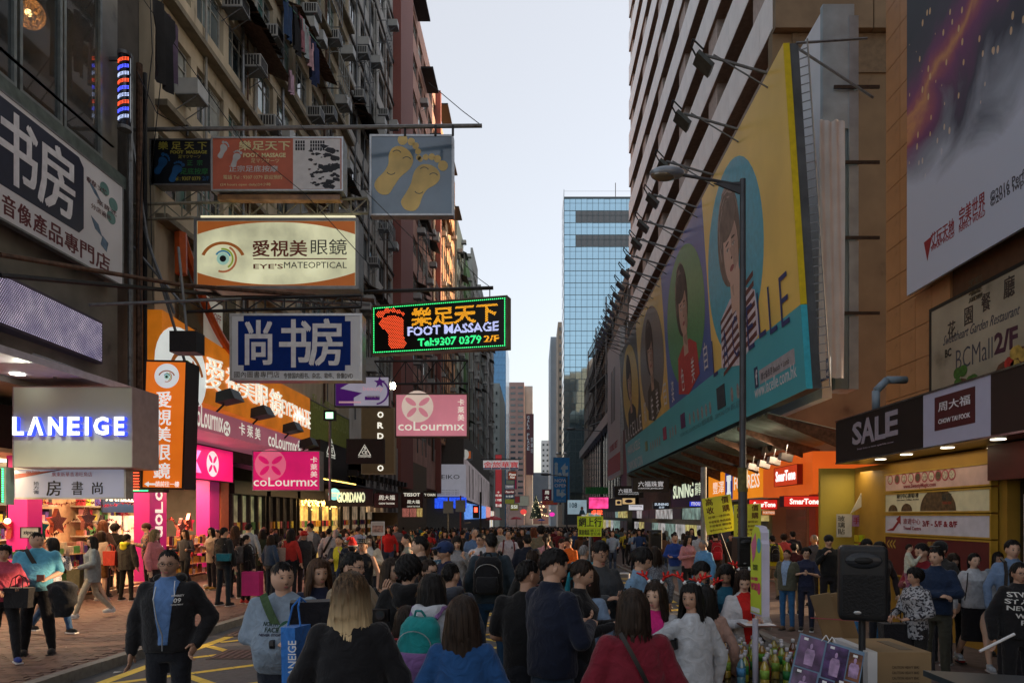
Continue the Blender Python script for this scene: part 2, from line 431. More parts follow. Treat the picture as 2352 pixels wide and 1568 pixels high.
for y0,y1 in ((6,8.2),(8.25,10.4),(10.45,12.9),(12.98,14.15),(14.2,15.45)):
    for z0,z1 in ((10.06,13.85),(15.25,18.55)):
        w=MB();t=.07
        w.box(-9.78,-9.9,y0,y0+t,z0,z1);w.box(-9.78,-9.9,y1-t,y1,z0,z1);w.box(-9.78,-9.9,y0+t,y1-t,z0,z0+t);w.box(-9.78,-9.9,y0+t,y1-t,z1-t,z1)
        wo=w.build('window',mat((.22,.25,.25),.4,.2,5,0,.5),nb)
        MB().box(-9.84,-9.85,y0+t,y1-t,z0+t,z1-t).build('pane',glass((.03,.045,.055),.03,.55),wo)
b=MB()
for k in range(3):b.box(-9.6,-9.66,6,15.6,10.4+k*.0,10.42)
for i in range(9):b.cyl((-9.95,6.5+i*1.02,9.9),(-9.95,6.5+i*1.02,10.0),.02)
b.build('coping',STEEL,nb)
for k,(x,y,z,c) in enumerate(((-10.9,15.0,12.0,(1,.55,.2)),)):
    pass
# hanging rattan lamp in the glazed room
lc=at(66,25,12.9);lc=Vector((-10.6,0,0))+Vector((0,12.9*10.6/9.56,0));lc.z=2+(CY-30)*lc.y/FP
lm=thing('pendant_lamp','glowing round woven pendant lamp behind the upper window, top left','lamp',lc)
b=MB()
for k in range(46):
    a=rng.randn(3);a /= np.linalg.norm(a);t=rng.randn(3);t-=t.dot(a)*a;t /= np.linalg.norm(t);u=np.cross(a,t)
    pts=[lc+Vector(.30*(t*cos(q)+u*sin(q))) for q in np.linspace(0,2*pi,15)]
    b.path(pts,.006,3)
b.build('woven_shade',lit((.5,.3,.12),.35),lm);MB().ball(lc,.07).build('bulb',lit((1,.65,.25),14),lm)
MB().cyl(lc+Vector((0,0,.3)),lc+Vector((0,0,1.6)),.01).build('cord',BLACK,lm)
pl=bpy.data.objects.new('lamp_light',bpy.data.lights.new('lamp_light','POINT'));COL.objects.link(pl);pl.location=lc;pl.parent=None;pl.data.energy=25;pl.data.color=(1,.6,.25);pl.data.shadow_soft_size=.3
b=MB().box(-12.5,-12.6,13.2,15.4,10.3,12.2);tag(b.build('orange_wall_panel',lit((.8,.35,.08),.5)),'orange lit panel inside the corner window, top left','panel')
# barber pole
bp=Vector((-9.55,15.95,0));bp.y=9.55*FP/(CX-286)
pr=thing('barber_pole','tall barber pole with blue, red and white light bands on the corner pier','barber pole',bp+Vector((0,0,11)))
z0=2+(CY-292)*bp.y/FP;z1=2+(CY-130)*bp.y/FP
MB().cyl(bp+Vector((0,0,z0)),bp+Vector((0,0,z1)),.13,n=16).build('tube',glass((.01,.015,.03),.08),pr)
MB().cyl(bp+Vector((0,0,z0-.08)),bp+Vector((0,0,z0)),.15,n=16).build('lower_cap',STEEL,pr);MB().cyl(bp+Vector((0,0,z1)),bp+Vector((0,0,z1+.08)),.15,n=16).build('upper_cap',STEEL,pr)
MB().box(bp.x-.4,bp.x-.05,bp.y-.03,bp.y+.03,z1-.1,z1-.02).build('bracket',STEEL,pr)
for k in range(9):
    bb=MB();zc=z0+.1+k*(z1-z0-.15)/9
    for i in range(9):
        for j in range(3):
            t=-2.2+i*.22;p=bp+Vector((cos(t)*.14,sin(t)*.14,zc+j*.03+i*.012));bb.ball(p,.008,4,3)
    bb.build('light_band',[lit((.55,.65,1),3),lit((.08,.1,1),5),lit((1,.1,.03),4)][k%3],pr)
# wall of pipes on the corner
for k,(dy,dx,rr,lab) in enumerate(((.25,.12,.06,'thin grey drain pipe on the corner pier'),(.55,.16,.075,'rusty drain pipe beside the corner pier'),(.9,.1,.05,'dark cable pipe in the gap between the buildings'))):
    tag(MB().cyl((-9.8+dx,16.1+dy,3.5),(-9.8+dx,16.1+dy,13),rr,n=8).build('drain_pipe',[STEEL,RUST,DARKMETAL][k]),lab,'pipe','pipes beside the corner pier')
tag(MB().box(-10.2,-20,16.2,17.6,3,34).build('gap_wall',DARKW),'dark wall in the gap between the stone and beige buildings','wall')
# red building
REDT=mat((.26,.09,.075),.7,.12,30,.1);PINKW=mat((.5,.29,.24),.8,.18,2,.2,stretch=(1,1,.3));PINKSUN=mat((.62,.33,.18),.8,.15,2,.2,stretch=(1,1,.3))  # last colour is the pink front with low sunlight mixed in
bC=facade('pink_tenement','tall pinkish tenement with a dark red end pillar, many windows and cages',-9.8,52,68,4.5,43.2,2.95,2.6,PINKW,sill=1.0,winh=1.45,style=(3,.7),slab=None,zw=7.5)
MB().box(-9.25,-20,47.25,52,4,46).build('end_pillar',REDT,bC);MB().box(-9.3,-20,67.5,68.1,4.2,44).build('party_wall',REDT,bC)
bD=facade('sunlit_tenement','orange tenement in low sunlight with a jagged roof canopy',-9.8,68.15,84,9.7,42,2.95,2.6,PINKSUN,sill=1.0,winh=1.45,style=(3,.7),zw=10.4)
for k in range(6):
    MB().box(-9.75,-8.7,53.5+k*5,57+k*5,43.2-(k%3)*2.9,43.35-(k%3)*2.9).build('roof_canopy',DARKMETAL,bC if k<3 else bD)
TEN=[bC,bD]
specs=[(84.2,92,38,(.32,.36,.30),'pale green tenement next to the orange one'),(92.2,99,36,(.12,.22,.10),'bright green banded tenement on the left'),(99.2,108,40,(.30,.31,.30),'grey tenement with dark cages far on the left'),
         (108.2,118,36,(.5,.15,.06),'orange-red fronted block far on the left'),(118.2,132,41,(.22,.25,.25),'grey green block with many air conditioners, far left'),(132.2,150,39,(.36,.36,.36),'white walled block far down the left side')]
for k,(a,c,z,cc,lab) in enumerate(specs):
    TEN.append(facade('tenement',lab,-9.6+.3*(k%3),a,c,4,z,2.95,2.8,mat(cc,.85,.25,2,.2,stretch=(1,1,.3),dirt=tuple(x*.3 for x in cc)),sill=1.0,winh=1.4,style=(2,0),group='tenements down the left side',zw=6))
# glass slab tower and others far left
def tower(name,label,x0,x1,y0,y1,z1,wall,cols,rows,zb=-2,wfrac=(.7,.5),gm=GL,wname='window',facec=None,z0=10,extra=None,sub=True):
    r=thing(name,label,'building',((x0+x1)/2,y0,zb));MB().box(x0,x1,y0,y1,zb,z1).build('wall',wall,r)
    if not cols:return r
    W_,H_=(x1-x0)/cols,(z1-z0-1)/rows;ww,hh=W_*wfrac[0],H_*wfrac[1];p=None
    for i in range(cols):
        for j in range(rows):
            if p is None:
                q=MB().box(-ww/2,ww/2,-.06,.0,-hh/2,hh/2).build(wname,facec or FRAMEB,r);g=MB().box(-ww/2+.1,ww/2-.1,-.12,-.061,-hh/2+.1,hh/2-.1).build('pane',gm);p=(q.data,g.data);bpy.data.objects.remove(q);bpy.data.objects.remove(g)
            o=bpy.data.objects.new(wname,p[0]);COL.objects.link(o);o.parent=r;o.location=Vector((x0+(i+.5)*W_,y0,z0+(j+.5)*H_))-r.location
            if sub:
                c=bpy.data.objects.new('pane',p[1]);COL.objects.link(c);c.parent=o;c.rotation_euler=(random.uniform(-.01,.01),0,random.uniform(-.01,.01))
    return r
BLUG=mat((.07,.26,.50),.15,.15,1,metal=.2,spec=.9)
tower('blue_glass_block','narrow bright blue glass block at the end of the left row',-13,-8,190,215,51,BLUG,5,11,facec=mat((.05,.16,.30),.3),gm=BLUG,wfrac=(.95,.95),z0=27,sub=True)
tower('pale_block','pale grey-green block beneath the blue glass block',-12.5,-8.2,160,188,33,mat((.33,.37,.36),.8,.15,.5),3,9,z0=8,wfrac=(.4,.35))
tower('pink_tower','pink office tower with ribbon windows closing the street',-14.5,-4.6,300,330,60.5,mat((.42,.27,.235),.8,.12,.3),3,20,z0=8,wfrac=(.72,.42),facec=mat((.25,.2,.19),.6))
tower('pale_slab','pale lift shaft slab on the right flank of the pink tower',-4.55,-.9,306,332,60,mat((.45,.47,.43),.7,.1,.3),0,0)
gs=thing('vertical_sign','maroon vertical sign reading GALA PLACE on the pink tower flank','sign',(-3,299,40));F=Fr(at(1208,1090,299),at(1226,1090,299),at(1208,950,299))
MB().fbox(F,0,F.w,0,F.h,-1.5,0).build('panel',mat((.10,.03,.035),.5,.1),gs)
MB().text(F,'GALA PLACE',F.w*.15,F.h*.40,F.w*.45,F.h*.97,vert=True,w=.05,ext=.05,bold=.02).build('lettering',WHITE,gs)
MB().text(F,'家樂坊',F.w*.6,F.h*.35,F.w*.92,F.h*.62,vert=True,w=.05,ext=.05,bold=.01).build('lettering',WHITE,gs)
tower('grey_slab_tower','tall blue-grey slab tower right of the street end',6.1,10.5,260,300,70,mat((.22,.28,.34),.6,.08,.3),0,0)
tower('brown_tower','brown residential tower behind the blue-grey slab',8.2,16,240,258,70,mat((.30,.24,.19),.8,.15,.4),5,22,z0=5,wfrac=(.5,.45))
tower('small_white_tower','small distant white housing tower with rows of windows',4.0,11,400,420,46,mat((.55,.56,.56),.7,.1,.3),3,12,z0=8,wfrac=(.55,.45))
tower('dark_far_block','dark blue-grey block low at the street end',-1.0,9.6,350,380,24,mat((.08,.11,.15),.6,.1,.3),0,0)
tower('low_red_block','low reddish block closing the street',-3.0,10,340,348,8,mat((.30,.16,.14),.7,.1,.3),4,1,z0=2)
# glass tower, right of the street end
gt=thing('glass_tower','tall blue curtain-wall glass tower beyond the white office tower','building',(13,150,0))
MB().box(6.5,21.5,150,161,0,72).build('core',mat((.06,.08,.09),.5,.2),gt)
GT=mat((.40,.60,.72),.04,.08,.4,metal=.92,spec=.9);GTD=mat((.13,.135,.14),.3,.2,1,metal=.3)
p=None;cols,rows=12,25;cw=15/cols;rh=66/rows
for j in range(rows):
    for i in range(cols):
        if p is None:p=shared('glass_pane',MB().box(.04,cw-.04,-.1,-.02,.04,rh-.04),GT)
        o=put('glass_pane',p,gt,(6.5+i*cw,150,5.5+j*rh),(random.gauss(0,.004),0,random.gauss(0,.004)))
        if j in (rows-2,rows-4) and i>1:o.material_slots[0].link='OBJECT';o.material_slots[0].material=GTD
b=MB()
for i in range(cols+1):b.box(6.5+i*cw-.025,6.5+i*cw+.025,149.82,149.9,5.5,71.5)
for j in range(rows+1):
    b.box(6.5,21.5,149.83,149.89,5.5+j*rh-.05,5.5+j*rh+.05)
    b.box(6.5,21.5,149.84,149.88,5.5+(j+.62)*rh-.015,5.5+(j+.62)*rh+.015)
b.build('mullion',mat((.10,.15,.17),.4),gt)
b=MB()
for j in range(26):b.box(6.42,6.5,150.2,160.8,5.6+j*rh,5.6+j*rh+rh*.8)
b.build('side_glazing',mat((.05,.08,.10),.1,.2,1,metal=.5),gt)
MB().cyl((18,152,72),(18,152,76),.08).build('mast',DARKMETAL,gt)
# ---------------------------------------------------------------- right row
WP=mat((.78,.76,.75),.45,.08,1.5,.05);TAN=mat((.17,.125,.07),.8,.3,.9,.3,dirt=(.07,.045,.025));SOFF=mat((.3,.2,.14),.8,.2)
wt=thing('white_office_tower','white office tower with stepped spandrel bands above the long billboard','building',(8.5,42,0))
TX,TY0,TY1,ZB,FHT=8.5,24.4,61.6,19.4,3.05
MB().box(TX+.9,22,TY0+.5,TY1,-1,52).build('core_wall',mat((.2,.16,.13),.8,.2),wt)
MB().box(TX,22,TY0,TY0+.45,-1,ZB-.2).build('end_wall',TAN,wt)
MB().box(TX+.1,22,TY0+.45,TY1,6,ZB-.9).build('podium_wall',mat((.30,.24,.2),.8,.2),wt)
for k in range(4):MB().box(TX+.02+k*3.5,TX+3.48+k*3.5,TY0-.25,TY0+.44,ZB-.15,ZB+6).build('end_panel',mat((.19,.14,.08),.7,.2,1.2),wt)
MB().box(TX+.7,22,TY0-.05,TY0+.44,ZB-1.6,ZB-.2).build('end_beam',mat((.15,.11,.06),.7,.2),wt)
pp=None;npan=27;pw=(TY1-TY0)/npan
for k in range(11):
    z=ZB+k*FHT
    MB().box(TX+.02,TX+.9,TY0,TY1-.0,z-.02,z+.06).build('soffit',SOFF,wt)
    for i in range(npan):
        if pp is None:pp=shared('wall_panel',MB().box(0,.12,.012,pw-.012,0,1.62),WP)
        put('wall_panel',pp,wt,(TX-random.uniform(0,.006),TY0+i*pw,z))
    MB().box(TX+.78,TX+.89,TY0+.5,TY1,z+1.62,z+FHT-.03).build('ribbon_window',mat((.04,.05,.06),.1,.4,.8,spec=.8),wt)
    for i in range(6):MB().box(TX+.14,TX+.88,TY0+1+i*6.9,TY0+2.6+i*6.9,z+1.62,z+FHT-.025).build('pier',mat((.42,.34,.30),.7,.15),wt)
tower('sun_blocker','tan block behind the white office tower',14,30,61.8,75,50,mat((.3,.25,.2),.8),0,0)  # out-of-view block added to stop the low sun
tower('sun_blocker','second tan block hidden behind the right row',24,32,100,250,62,mat((.3,.25,.2),.8),0,0)  # also added out of view, shades the farther left fronts
# dark block with fire stairs beyond
DC=mat((.15,.14,.125),.85,.3,2,.3,dirt=(.04,.04,.04))
fb=facade('weathered_block','weathered dark concrete block with outside stairs on the right, beyond the billboard',9,66,124,8,25,3,3.2,DC,side=-1,sill=1.2,winh=1.2,style=(2,0),depth=14,zw=13)
MB().box(8.0,9.5,64,122,12.2,13.4).build('ledge',mat((.35,.36,.37),.6),fb)
b=MB()
for i in range(20):b.box(8.55,8.7,66+i*2.9,66.3+i*2.9,4,12.1)
b.box(8.75,8.8,64,124,4,12.1);b.build('glazed_podium',mat((.03,.035,.045),.1,.3,1,spec=.9),fb)
MB().box(8.85,14,62,124,-2,3.99).build('shop_wall',mat((.05,.05,.05),.7),fb)
st=thing('fire_stair','open steel fire stair zigzagging up the weathered concrete block','staircase',(8.4,90,13));b=MB()
for k in range(5):
    z=13+k*2.6;ya,yb=(78,104) if k%2==0 else (104,78)
    b.cyl((8.2,ya,z),(8.2,yb,z+2.6),.09);b.cyl((8.2,ya,z+1),(8.2,yb,z+3.6),.04);b.cyl((8.9,ya,z),(8.9,yb,z+2.6),.09)
    for i in range(26):t=i/26;y=ya+(yb-ya)*t;b.box(8.2,8.9,y,y+.3,z+2.6*t,z+2.6*t+.04);b.cyl((8.2,y,z+2.6*t),(8.2,y,z+2.6*t+1),.025,n=4)
b.build('flight',DARKMETAL,st);b=MB()
for y in (78,91,104):b.box(8.1,8.25,y,y+.15,12,27);b.box(8.85,9,y,y+.15,12,27)
b.build('stair_frame',STEEL,st)
for k,(y,r_) in enumerate(((118,2.0),(126,1.6))):
    tk=thing('roof_tank',['large','smaller'][k]+' pale domed water tank on the roof of the weathered block','tank',(11+k*2,y,25),'roof tanks')
    MB().lathe((11+k*2,y,26),[(r_,0),(r_,1.6),(r_*.9,2.4),(r_*.6,3.1),(.1,3.4)],14).build('dome',mat((.5,.42,.32),.6,.1),tk,True);MB().box(9.5+k*2,12.5+k*2,y-1.5,y+1.5,25,26).build('plinth',DC,tk)
# mall on the right
ORT=mat((.40,.20,.085),.4,.15,3,.05,dirt=(.16,.07,.03))
ml=thing('orange_tiled_mall','mall front clad in big orange tiles at the right edge','building',(8,10,0))
MB().box(8.06,20,-2,15.55,4.0,26).build('wall',mat((.12,.06,.03),.8),ml)
pt=None
for k in range(33):
    for i in range(4):
        if pt is None:pt=shared('tile',MB().box(0,.055,.006,.592,.006,.672),ORT)
        put('tile',pt,ml,(8.0,15.55-(i+1)*.6,3.9+k*.68))
for k in range(33):
    MB().box(8.06,8.6,15.551,15.6,3.906+k*.68,4.57+k*.68).build('tile',ORT,ml)
MB().box(6.75,20,9.75,14.4,-1,3.0).build('lower_wall',mat((.34,.19,.025),.6,.15,2),ml)
MB().box(6.9,20,-2,9.7,-1,2.49).build('dark_glazing',glass((.006,.007,.008),.07),ml)
for k in range(6):MB().cyl((6.86,9.55-k*.62,-.1),(6.86,9.55-k*.62,2.3),.018).build('door_pull',ALU,ml)
MB().box(6.5,20,-2,9.8,2.5,3.0).build('shutter_box',mat((.10,.02,.018),.4,.2,2),ml)
# buildings behind the camera close the street and are mirrored in the glass tower
for k,(x0,x1,y0,z1,c) in enumerate(((-40,-22,-150,40,(.5,.38,.25)),(24,44,-140,44,(.5,.4,.27)),(-18,16,-230,60,(.55,.44,.3)))):
    tower('rear_block',['tan block behind the viewer on the left','tan block behind the viewer on the right','tan tower closing the street behind the viewer'][k],x0,x1,y0,y0+45,z1,mat(c,.8,.2,.5),0,0)
# ---------------------------------------------------------------- signs
def crop(ox,oy,s):return lambda a,b,c=None,d=None:(ox+a/s,oy+b/s) if c is None else (ox+a/s,oy+b/s,ox+c/s,oy+d/s)
A1=crop(0,0,2.667);A2=crop(0,564.5,2.667);A3=crop(329.3,282.2,2.667);A4=crop(376.3,733.8,2.778);A5=crop(799.7,263.4,3.333);A6=crop(827.9,846.7,3.472)
LL=crop(846.7,658.6,5.557);R2=crop(1364.2,517.4,2.564);R3=crop(1881.6,0,1.852);R7=crop(1881.6,799.7,3.333);R8=crop(1740.5,893.8,3.704);R6=crop(1392.4,987.8,4.032);C4=crop(940.8,1034.9,5.556)
def cos_(a):return cos(R(a))
def sin_(a):return sin(R(a))
def shape(r,F,fn,m,name='print',w0=.001,w1=.004):
    b=MB();fn(b);return b.build(name,m,r)
def foot(b,F,cx,cy,h,ang,mir=1,w=.0012,m=0):
    ca,sa=cos(R(ang)),sin(R(ang))
    T=lambda x,y:(cx+(x*mir)*ca*h-y*sa*h,cy+(x*mir)*sa*h+y*ca*h)
    prof=[(-.02,-.5),(.12,-.45),(.16,-.33),(.12,-.15),(.13,0),(.2,.13),(.21,.26),(.12,.36),(-.05,.37),(-.19,.28),(-.22,.12),(-.16,-.08),(-.15,-.28),(-.14,-.43)]
    n=len(prof);sm=[]
    for i in range(n):                             # rounded outline through the given points
        p0,p1,p2,p3=(Vector(prof[(i+k)%n]) for k in (-1,0,1,2))
        for t in (0,.33,.66):q=.5*(2*p1+(p2-p0)*t+(2*p0-5*p1+4*p2-p3)*t*t+(3*p1-p0-3*p2+p3)*t ** 3);sm.append(T(q.x,q.y))
    b.fpoly(F,sm,w,w+.004,m)
    for x,y,q in ((.14,.47,.085),(.0,.52,.062),(-.1,.50,.055),(-.185,.44,.05),(-.245,.36,.043)):p=T(x,y);b.foval(F,p[0],p[1],q*h,q*h*1.05,w,w+.004,m,14)
def inside(v,f,sp):
    """grid points that fall on the front of a flat text mesh"""
    lo,hi=v.min(0),v.max(0);out=[]
    tris=[[v[i][:2] for i in q] for q in f if v[q[0]][2]>0 and v[q[1]][2]>0 and v[q[-1]][2]>0]
    gx=np.arange(lo[0],hi[0],sp);gy=np.arange(lo[1],hi[1],sp);X,Yv=np.meshgrid(gx,gy);X[1::2]+=sp/2;ok=np.zeros(X.shape,bool)
    for t in tris:
        n=len(t);c=np.zeros(X.shape,bool)
        for i in range(n):
            (x1,y1),(x2,y2)=t[i],t[(i+1)%n]
            if y1==y2:continue
            c ^= ((y1>Yv) != (y2>Yv)) & (X<(x2-x1)*(Yv-y1)/(y2-y1)+x1)
        ok |= c
    return np.stack([X[ok],Yv[ok]],1),lo,hi
def led_text(r,F,st,bx,m,rad=.011,sp=.085,bold=.03):
    v,f=textmesh(st,bold);P,lo,hi=inside(v,f,sp);x0,y0,x1,y1=F.bx(*bx);b=MB()
    for x,y in P:b.foval(F,x0+(x-lo[0])/(hi[0]-lo[0])*(x1-x0),y0+(y-lo[1])/(hi[1]-lo[1])*(y1-y0),rad,rad,.002,.012,0,5)
    b.build('led_lettering',m,r)
def eye(r,F,cx,cy,s,ww=.002):
    for nm,m,a0,a1,R0,inn in (('brow',(.30,.09,.015),20,160,1.0,.86),('outer_arc',(.40,.13,.05),-110,60,.82,.86),('green_arc',(.25,.35,.03),-60,100,.62,.84),('blue_arc',(.02,.20,.35),20,150,.50,.8)):
        b=MB();b.foval(F,cx,cy+(-.15*s if nm=='brow' else 0),R0*s*(1.2 if nm=='brow' else .9),R0*s*(1.05 if nm=='brow' else .9),ww,ww+.004,0,20,0,a0,a1,inn);b.build(nm,lit(m,.5) if LITEYE else mat(m,.5),r)
    MB().foval(F,cx,cy,.33*s,.33*s,ww,ww+.003).build('iris',lit((.35,.6,.5),.5),r);MB().foval(F,cx,cy,.17*s,.17*s,ww+.004,ww+.006).build('pupil',BLACK,r)
LITEYE=True
# 1 book shop banner on the near left building
F=along(-9.55,-60,283,7.3,9.62);F=Fr(Vector((-9.55,10.9,7.3)),Vector((-9.55,9.55*FP/(CX-283),7.3)),Vector((-9.55,10.9,9.62)))
s=signboard('hanging_banner','big white shop banner with two white brush characters on dark blue, upper left','banner',F,mat((.66,.66,.70),.6,.08,.8),STEEL,.15,.03)
x0,y0=F.q(0,500);xr=F.q(192,450)[0];b=MB();yb=.62;b.fpoly(F,[(0.05,yb),(xr-.15,yb),(xr,yb+.15),(xr,2.05),(xr-.15,2.2),(.05,2.2)],.001,.004);b.build('blue_field',mat((.012,.018,.045),.5),s)
for st,(l,rr) in (('书',(-6,86)),('房',(86,172))):
    xa,xb=F.q(l,400)[0],F.q(rr,450)[0];MB().text(F,st,xa,yb+.12,xb,2.1,.005,.003,.035).build('lettering',mat((.75,.75,.8),.6),s)
for i,ch in enumerate('音像產品專門店'):xa=F.q(4+36*i,500)[0];xb=F.q(36+36*i,500)[0];MB().text(F,ch,xa,.12,xb,.5,.001,.003,.035).build('lettering',mat((.12,.02,.03),.6),s)
b=MB()
for px,py,w_,h_,an in ((218,440,.1,.62,12),(222,520,.18,.5,6),(240,560,.3,.34,-20)):x,y=F.q(px,py);b.foval(F,x,y,w_/2,h_/2,.001,.004,0,4,45+an)
b.build('picture',mat((.08,.14,.22),.5,.5,6),s)
for px,py in ((240,434),(260,470),(255,500)):x,y=F.q(px,py);MB().foval(F,x,y,.16,.14,.0045,.006).build('badge',mat((.12,.25,.24),.5),s)
for st,px,py in (('分店遍佈',222,480),('來貨式',235,470),('韓式',212,420)):x,y=F.q(px,py);MB().text(F,st,x-.2,y-.06,x+.5,y+.06,.007,.002).build('lettering',mat((.12,.05,.06),.6),s)
# foot massage signs
F=facing(*A3(40,100,418,380),17.6);s=signboard('foot_massage_sign','dark sign with blue footprints and yellow characters, leftmost of the foot massage signs','sign',F,mat((.006,.010,.016),.35,.2,2),STEEL,.35,.03)
YL=mat((.42,.38,.06),.5);GN=mat((.03,.22,.06),.5);BLU=mat((.01,.09,.25),.5,.3,3)
letters(s,F,[('樂 足 天 下',A3(92,115,390,165),YL,dict(bold=.03)),('FOOT  MASSAGE',A3(165,170,390,190),YL,dict(bold=.03)),('足マツサーツ',A3(215,198,350,218),YL),('正  宗',A3(268,228,362,262),GN,dict(bold=.01)),('足底按摩',A3(228,278,396,316),GN,dict(bold=.01)),('Tel : 9307 0379',A3(180,330,350,354),YL),('2/F',A3(362,328,404,354),BLU,dict(bold=.02))])
x,y=F.q(*A3(108,245));b=MB();foot(b,F,x,y-.05,.55,-28,-1);foot(b,F,x+.38,y-.25,.55,-28,1);b.build('footprint',BLU,s)
F=facing(*A3(418,88,1222,415),17.0,dy=0);s=signboard('foot_massage_sign','rust-orange foot massage sign with white footprints and a black and white picture','sign',F,mat((.55,.14,.08),.5,.15,2),ALU,.4,.03)
CRM=mat((.8,.76,.42),.5);BK=mat((.03,.01,.01),.5)
letters(s,F,[('樂足天下',A3(585,110,900,170),CRM,dict(bold=.035)),('FOOT  MASSAGE',A3(612,185,872,212),CRM,dict(bold=.035)),('足マツサーツ',A3(660,220,832,246),CRM),('正宗足底按摩',A3(525,262,825,302),WHITE,dict(bold=.02)),('電話 Tel : 9307 0379 歡迎預約',A3(490,320,850,346),CRM,dict(bold=.01)),('(24 hours open daily)24小時',A3(472,368,780,390),CRM,dict(bold=.01))])
x0,y0,x1,y1=F.bx(*A3(917,88,1207,412));MB().fbox(F,x0,x1,.04,F.h-.04,.001,.003).build('picture_field',mat((.72,.73,.75),.6,.08),s)
b=MB();rr=random.Random(3)
for i in range(10):
    for j in range(3):b.fbox(F,x0+.06+i*.062+(.12 if i>3 else 0),x0+.105+i*.062+(.12 if i>3 else 0),F.h-.16-j*.085,F.h-.09-j*.085,.004,.006)
for k in range(60):
    t=rr.random();x=x0+(x1-x0)*(.35+.62*rr.random());y=.1+(F.h-.3)*rr.random();sz=rr.uniform(.02,.09)*(1.5 if x>(x0+x1)/2 else .8)
    n=6;b.fpoly(F,[(min(x1-.01,x+sz*rr.uniform(.5,1.3)*cos(q*1.047)),y+sz*rr.uniform(.3,.7)*sin(q*1.047)) for q in range(n)],.004,.0055+k*.00001)
b.build('picture',mat((.02,.025,.035),.6),s);x,y=F.q(*A3(485,170));b=MB();foot(b,F,x,y,.42,-22,-1);foot(b,F,x+.33,y-.22,.42,-22,1);b.build('footprint',mat((.55,.57,.58),.5),s)
MB().fbox(F,.1,F.w-.1,-.18,-.05,-.3,-.1).build('box_bottom',mat((.30,.16,.07),.25,.5,4),s)  # underside of the sign box, warm reflections painted into its brown
F=facing(850,310,1041,494,18.6);s=signboard('footprint_sign','square blue-grey sign with two golden smiling footprints hanging over the street','sign',F,mat((.10,.16,.23),.14,.6,.7,spec=.9,dirt=(.012,.022,.035)),ALU,.3,.04)  # navy face with paler reflections mottled into its colour
GO=mat((.75,.55,.18),.3,.25,1.2);b=MB();x,y=F.q(907,386);foot(b,F,x,y,1.62,-32,-1);GO2=b.build('footprint',GO,s);b=MB();foot(b,F,x+.72,y-.46,1.60,-32,1);b.build('footprint',GO,s)
b=MB()
for cx,cy,a0,a1 in ((.05,.38,20,150),(.32,.2,20,150),(-.1,-.08,200,330),(.80,-.08,20,150),(1.05,-.24,20,150),(.66,-.6,200,330)):b.foval(F,x+cx,y+cy,.13,.11,.0055,.007,0,10,0,a0,a1,.82)
b.build('smile',mat((.05,.07,.09),.5),s)
# the LED foot massage sign
F=Fr(at(854,815,19.8),at(1165,799,18.4),at(854,703,19.8));s=signboard('led_sign','LED foot massage sign with red foot and green lit border','sign',F,mat((.006,.007,.006),.4),mat((.16,.14,.10),.5,.3,4),.28,.03)
b=MB();n=70;w_,h_=F.w-.14,F.h-.14
for i in range(n):b.foval(F,.07+w_*i/(n-1),.07,.014,.014,.001,.012,0,6);b.foval(F,.07+w_*i/(n-1),F.h-.07,.014,.014,.001,.012,0,6)
for i in range(1,25):b.foval(F,.07,.07+h_*i/25,.014,.014,.001,.012,0,6);b.foval(F,F.w-.07,.07+h_*i/25,.014,.014,.001,.012,0,6)
b.build('led_border',lit((.05,1,.25),2.2),s)
led_text(s,F,'樂足天下',LL(540,235,1650,480),lit((1,.42,.02),1.6),.013,.06,.03);led_text(s,F,'FOOT MASSAGE',LL(500,478,1660,600),lit((.55,.6,1),1.8),.010,.075,.03);led_text(s,F,'Tel:9307 0379',LL(630,640,1440,745),lit((.05,1,.3),1.8),.010,.085,.03);led_text(s,F,'2/F',LL(1470,615,1665,705),lit((1,.42,.02),1.6),.010,.085,.03)
fp=MB();FF=Fr((0,0,0),(1,0,0),(0,1,0));foot(fp,FF,0,0,1,12,-1,0);v=np.array(fp.v);P,lo,hi=inside(v*[1,1,1]+[0,0,0],[q for q in fp.f if all(v[i][2]>.003 for i in q)],.034)
x0,y0,x1,y1=F.bx(*LL(92,270,482,800));b=MB();c_=MB()
for x,y in P:b.foval(F,x0+(x-lo[0])/(hi[0]-lo[0])*(x1-x0),y0+(y-lo[1])/(hi[1]-lo[1])*(y1-y0),.0135,.0135,.004,.014,0,5)
b.build('led_foot',lit((1,.10,.03),2.4),s)
# eyewear sign
F=facing(447,502,822,662,16.9);s=signboard('optical_sign','large cream lit eyewear sign with an orange eye, hanging over the left pavement','sign',F,lit((.62,.62,.40),.62,.32,1.1),mat((.2,.2,.2),.4,.2,4,0,.5),.55,.06)
n=18;b=MB();w,h=F.w,F.h
for sg in (0,1):
    pts=[(.07+(w-.14)*i/n,(h-.07 if sg else .07)+(-1 if sg else 1)*(.30*(abs(i/n-.5)*2) ** 2.2+.02)) for i in range(n+1)]
    e=h-.065 if sg else .065;b.fpoly(F,pts+[(w-.07,e),(.07,e)],.001,.003)
b.build('orange_band',lit((.45,.12,.02),.35),s)
x,y=F.q(*A3(488,832));eye(s,F,x,y,.47);BR=mat((.26,.05,.02),.5);DK=mat((.05,.05,.04),.5)
letters(s,F,[('愛視美',A3(668,718,1004,820),BR,dict(bold=.035)),('眼鏡',A3(1026,712,1246,808),DK,dict(bold=.0)),("EYE'S",A3(674,864,856,894),BR,dict(bold=.015)),('MATEOPTICAL',A3(862,852,1246,890),DK,dict(bold=.0))])
x0,y0,x1,y1=F.bx(*A3(674,824,1246,836));MB().fbox(F,x0,x1,y0,y0+.025,.001,.004).build('rule',BR,s)
MB().fbox(F,.1,F.w-.1,F.h-.05,F.h+.12,-.5,-.1).build('top_light',lit((1,.9,.6),.7),s)
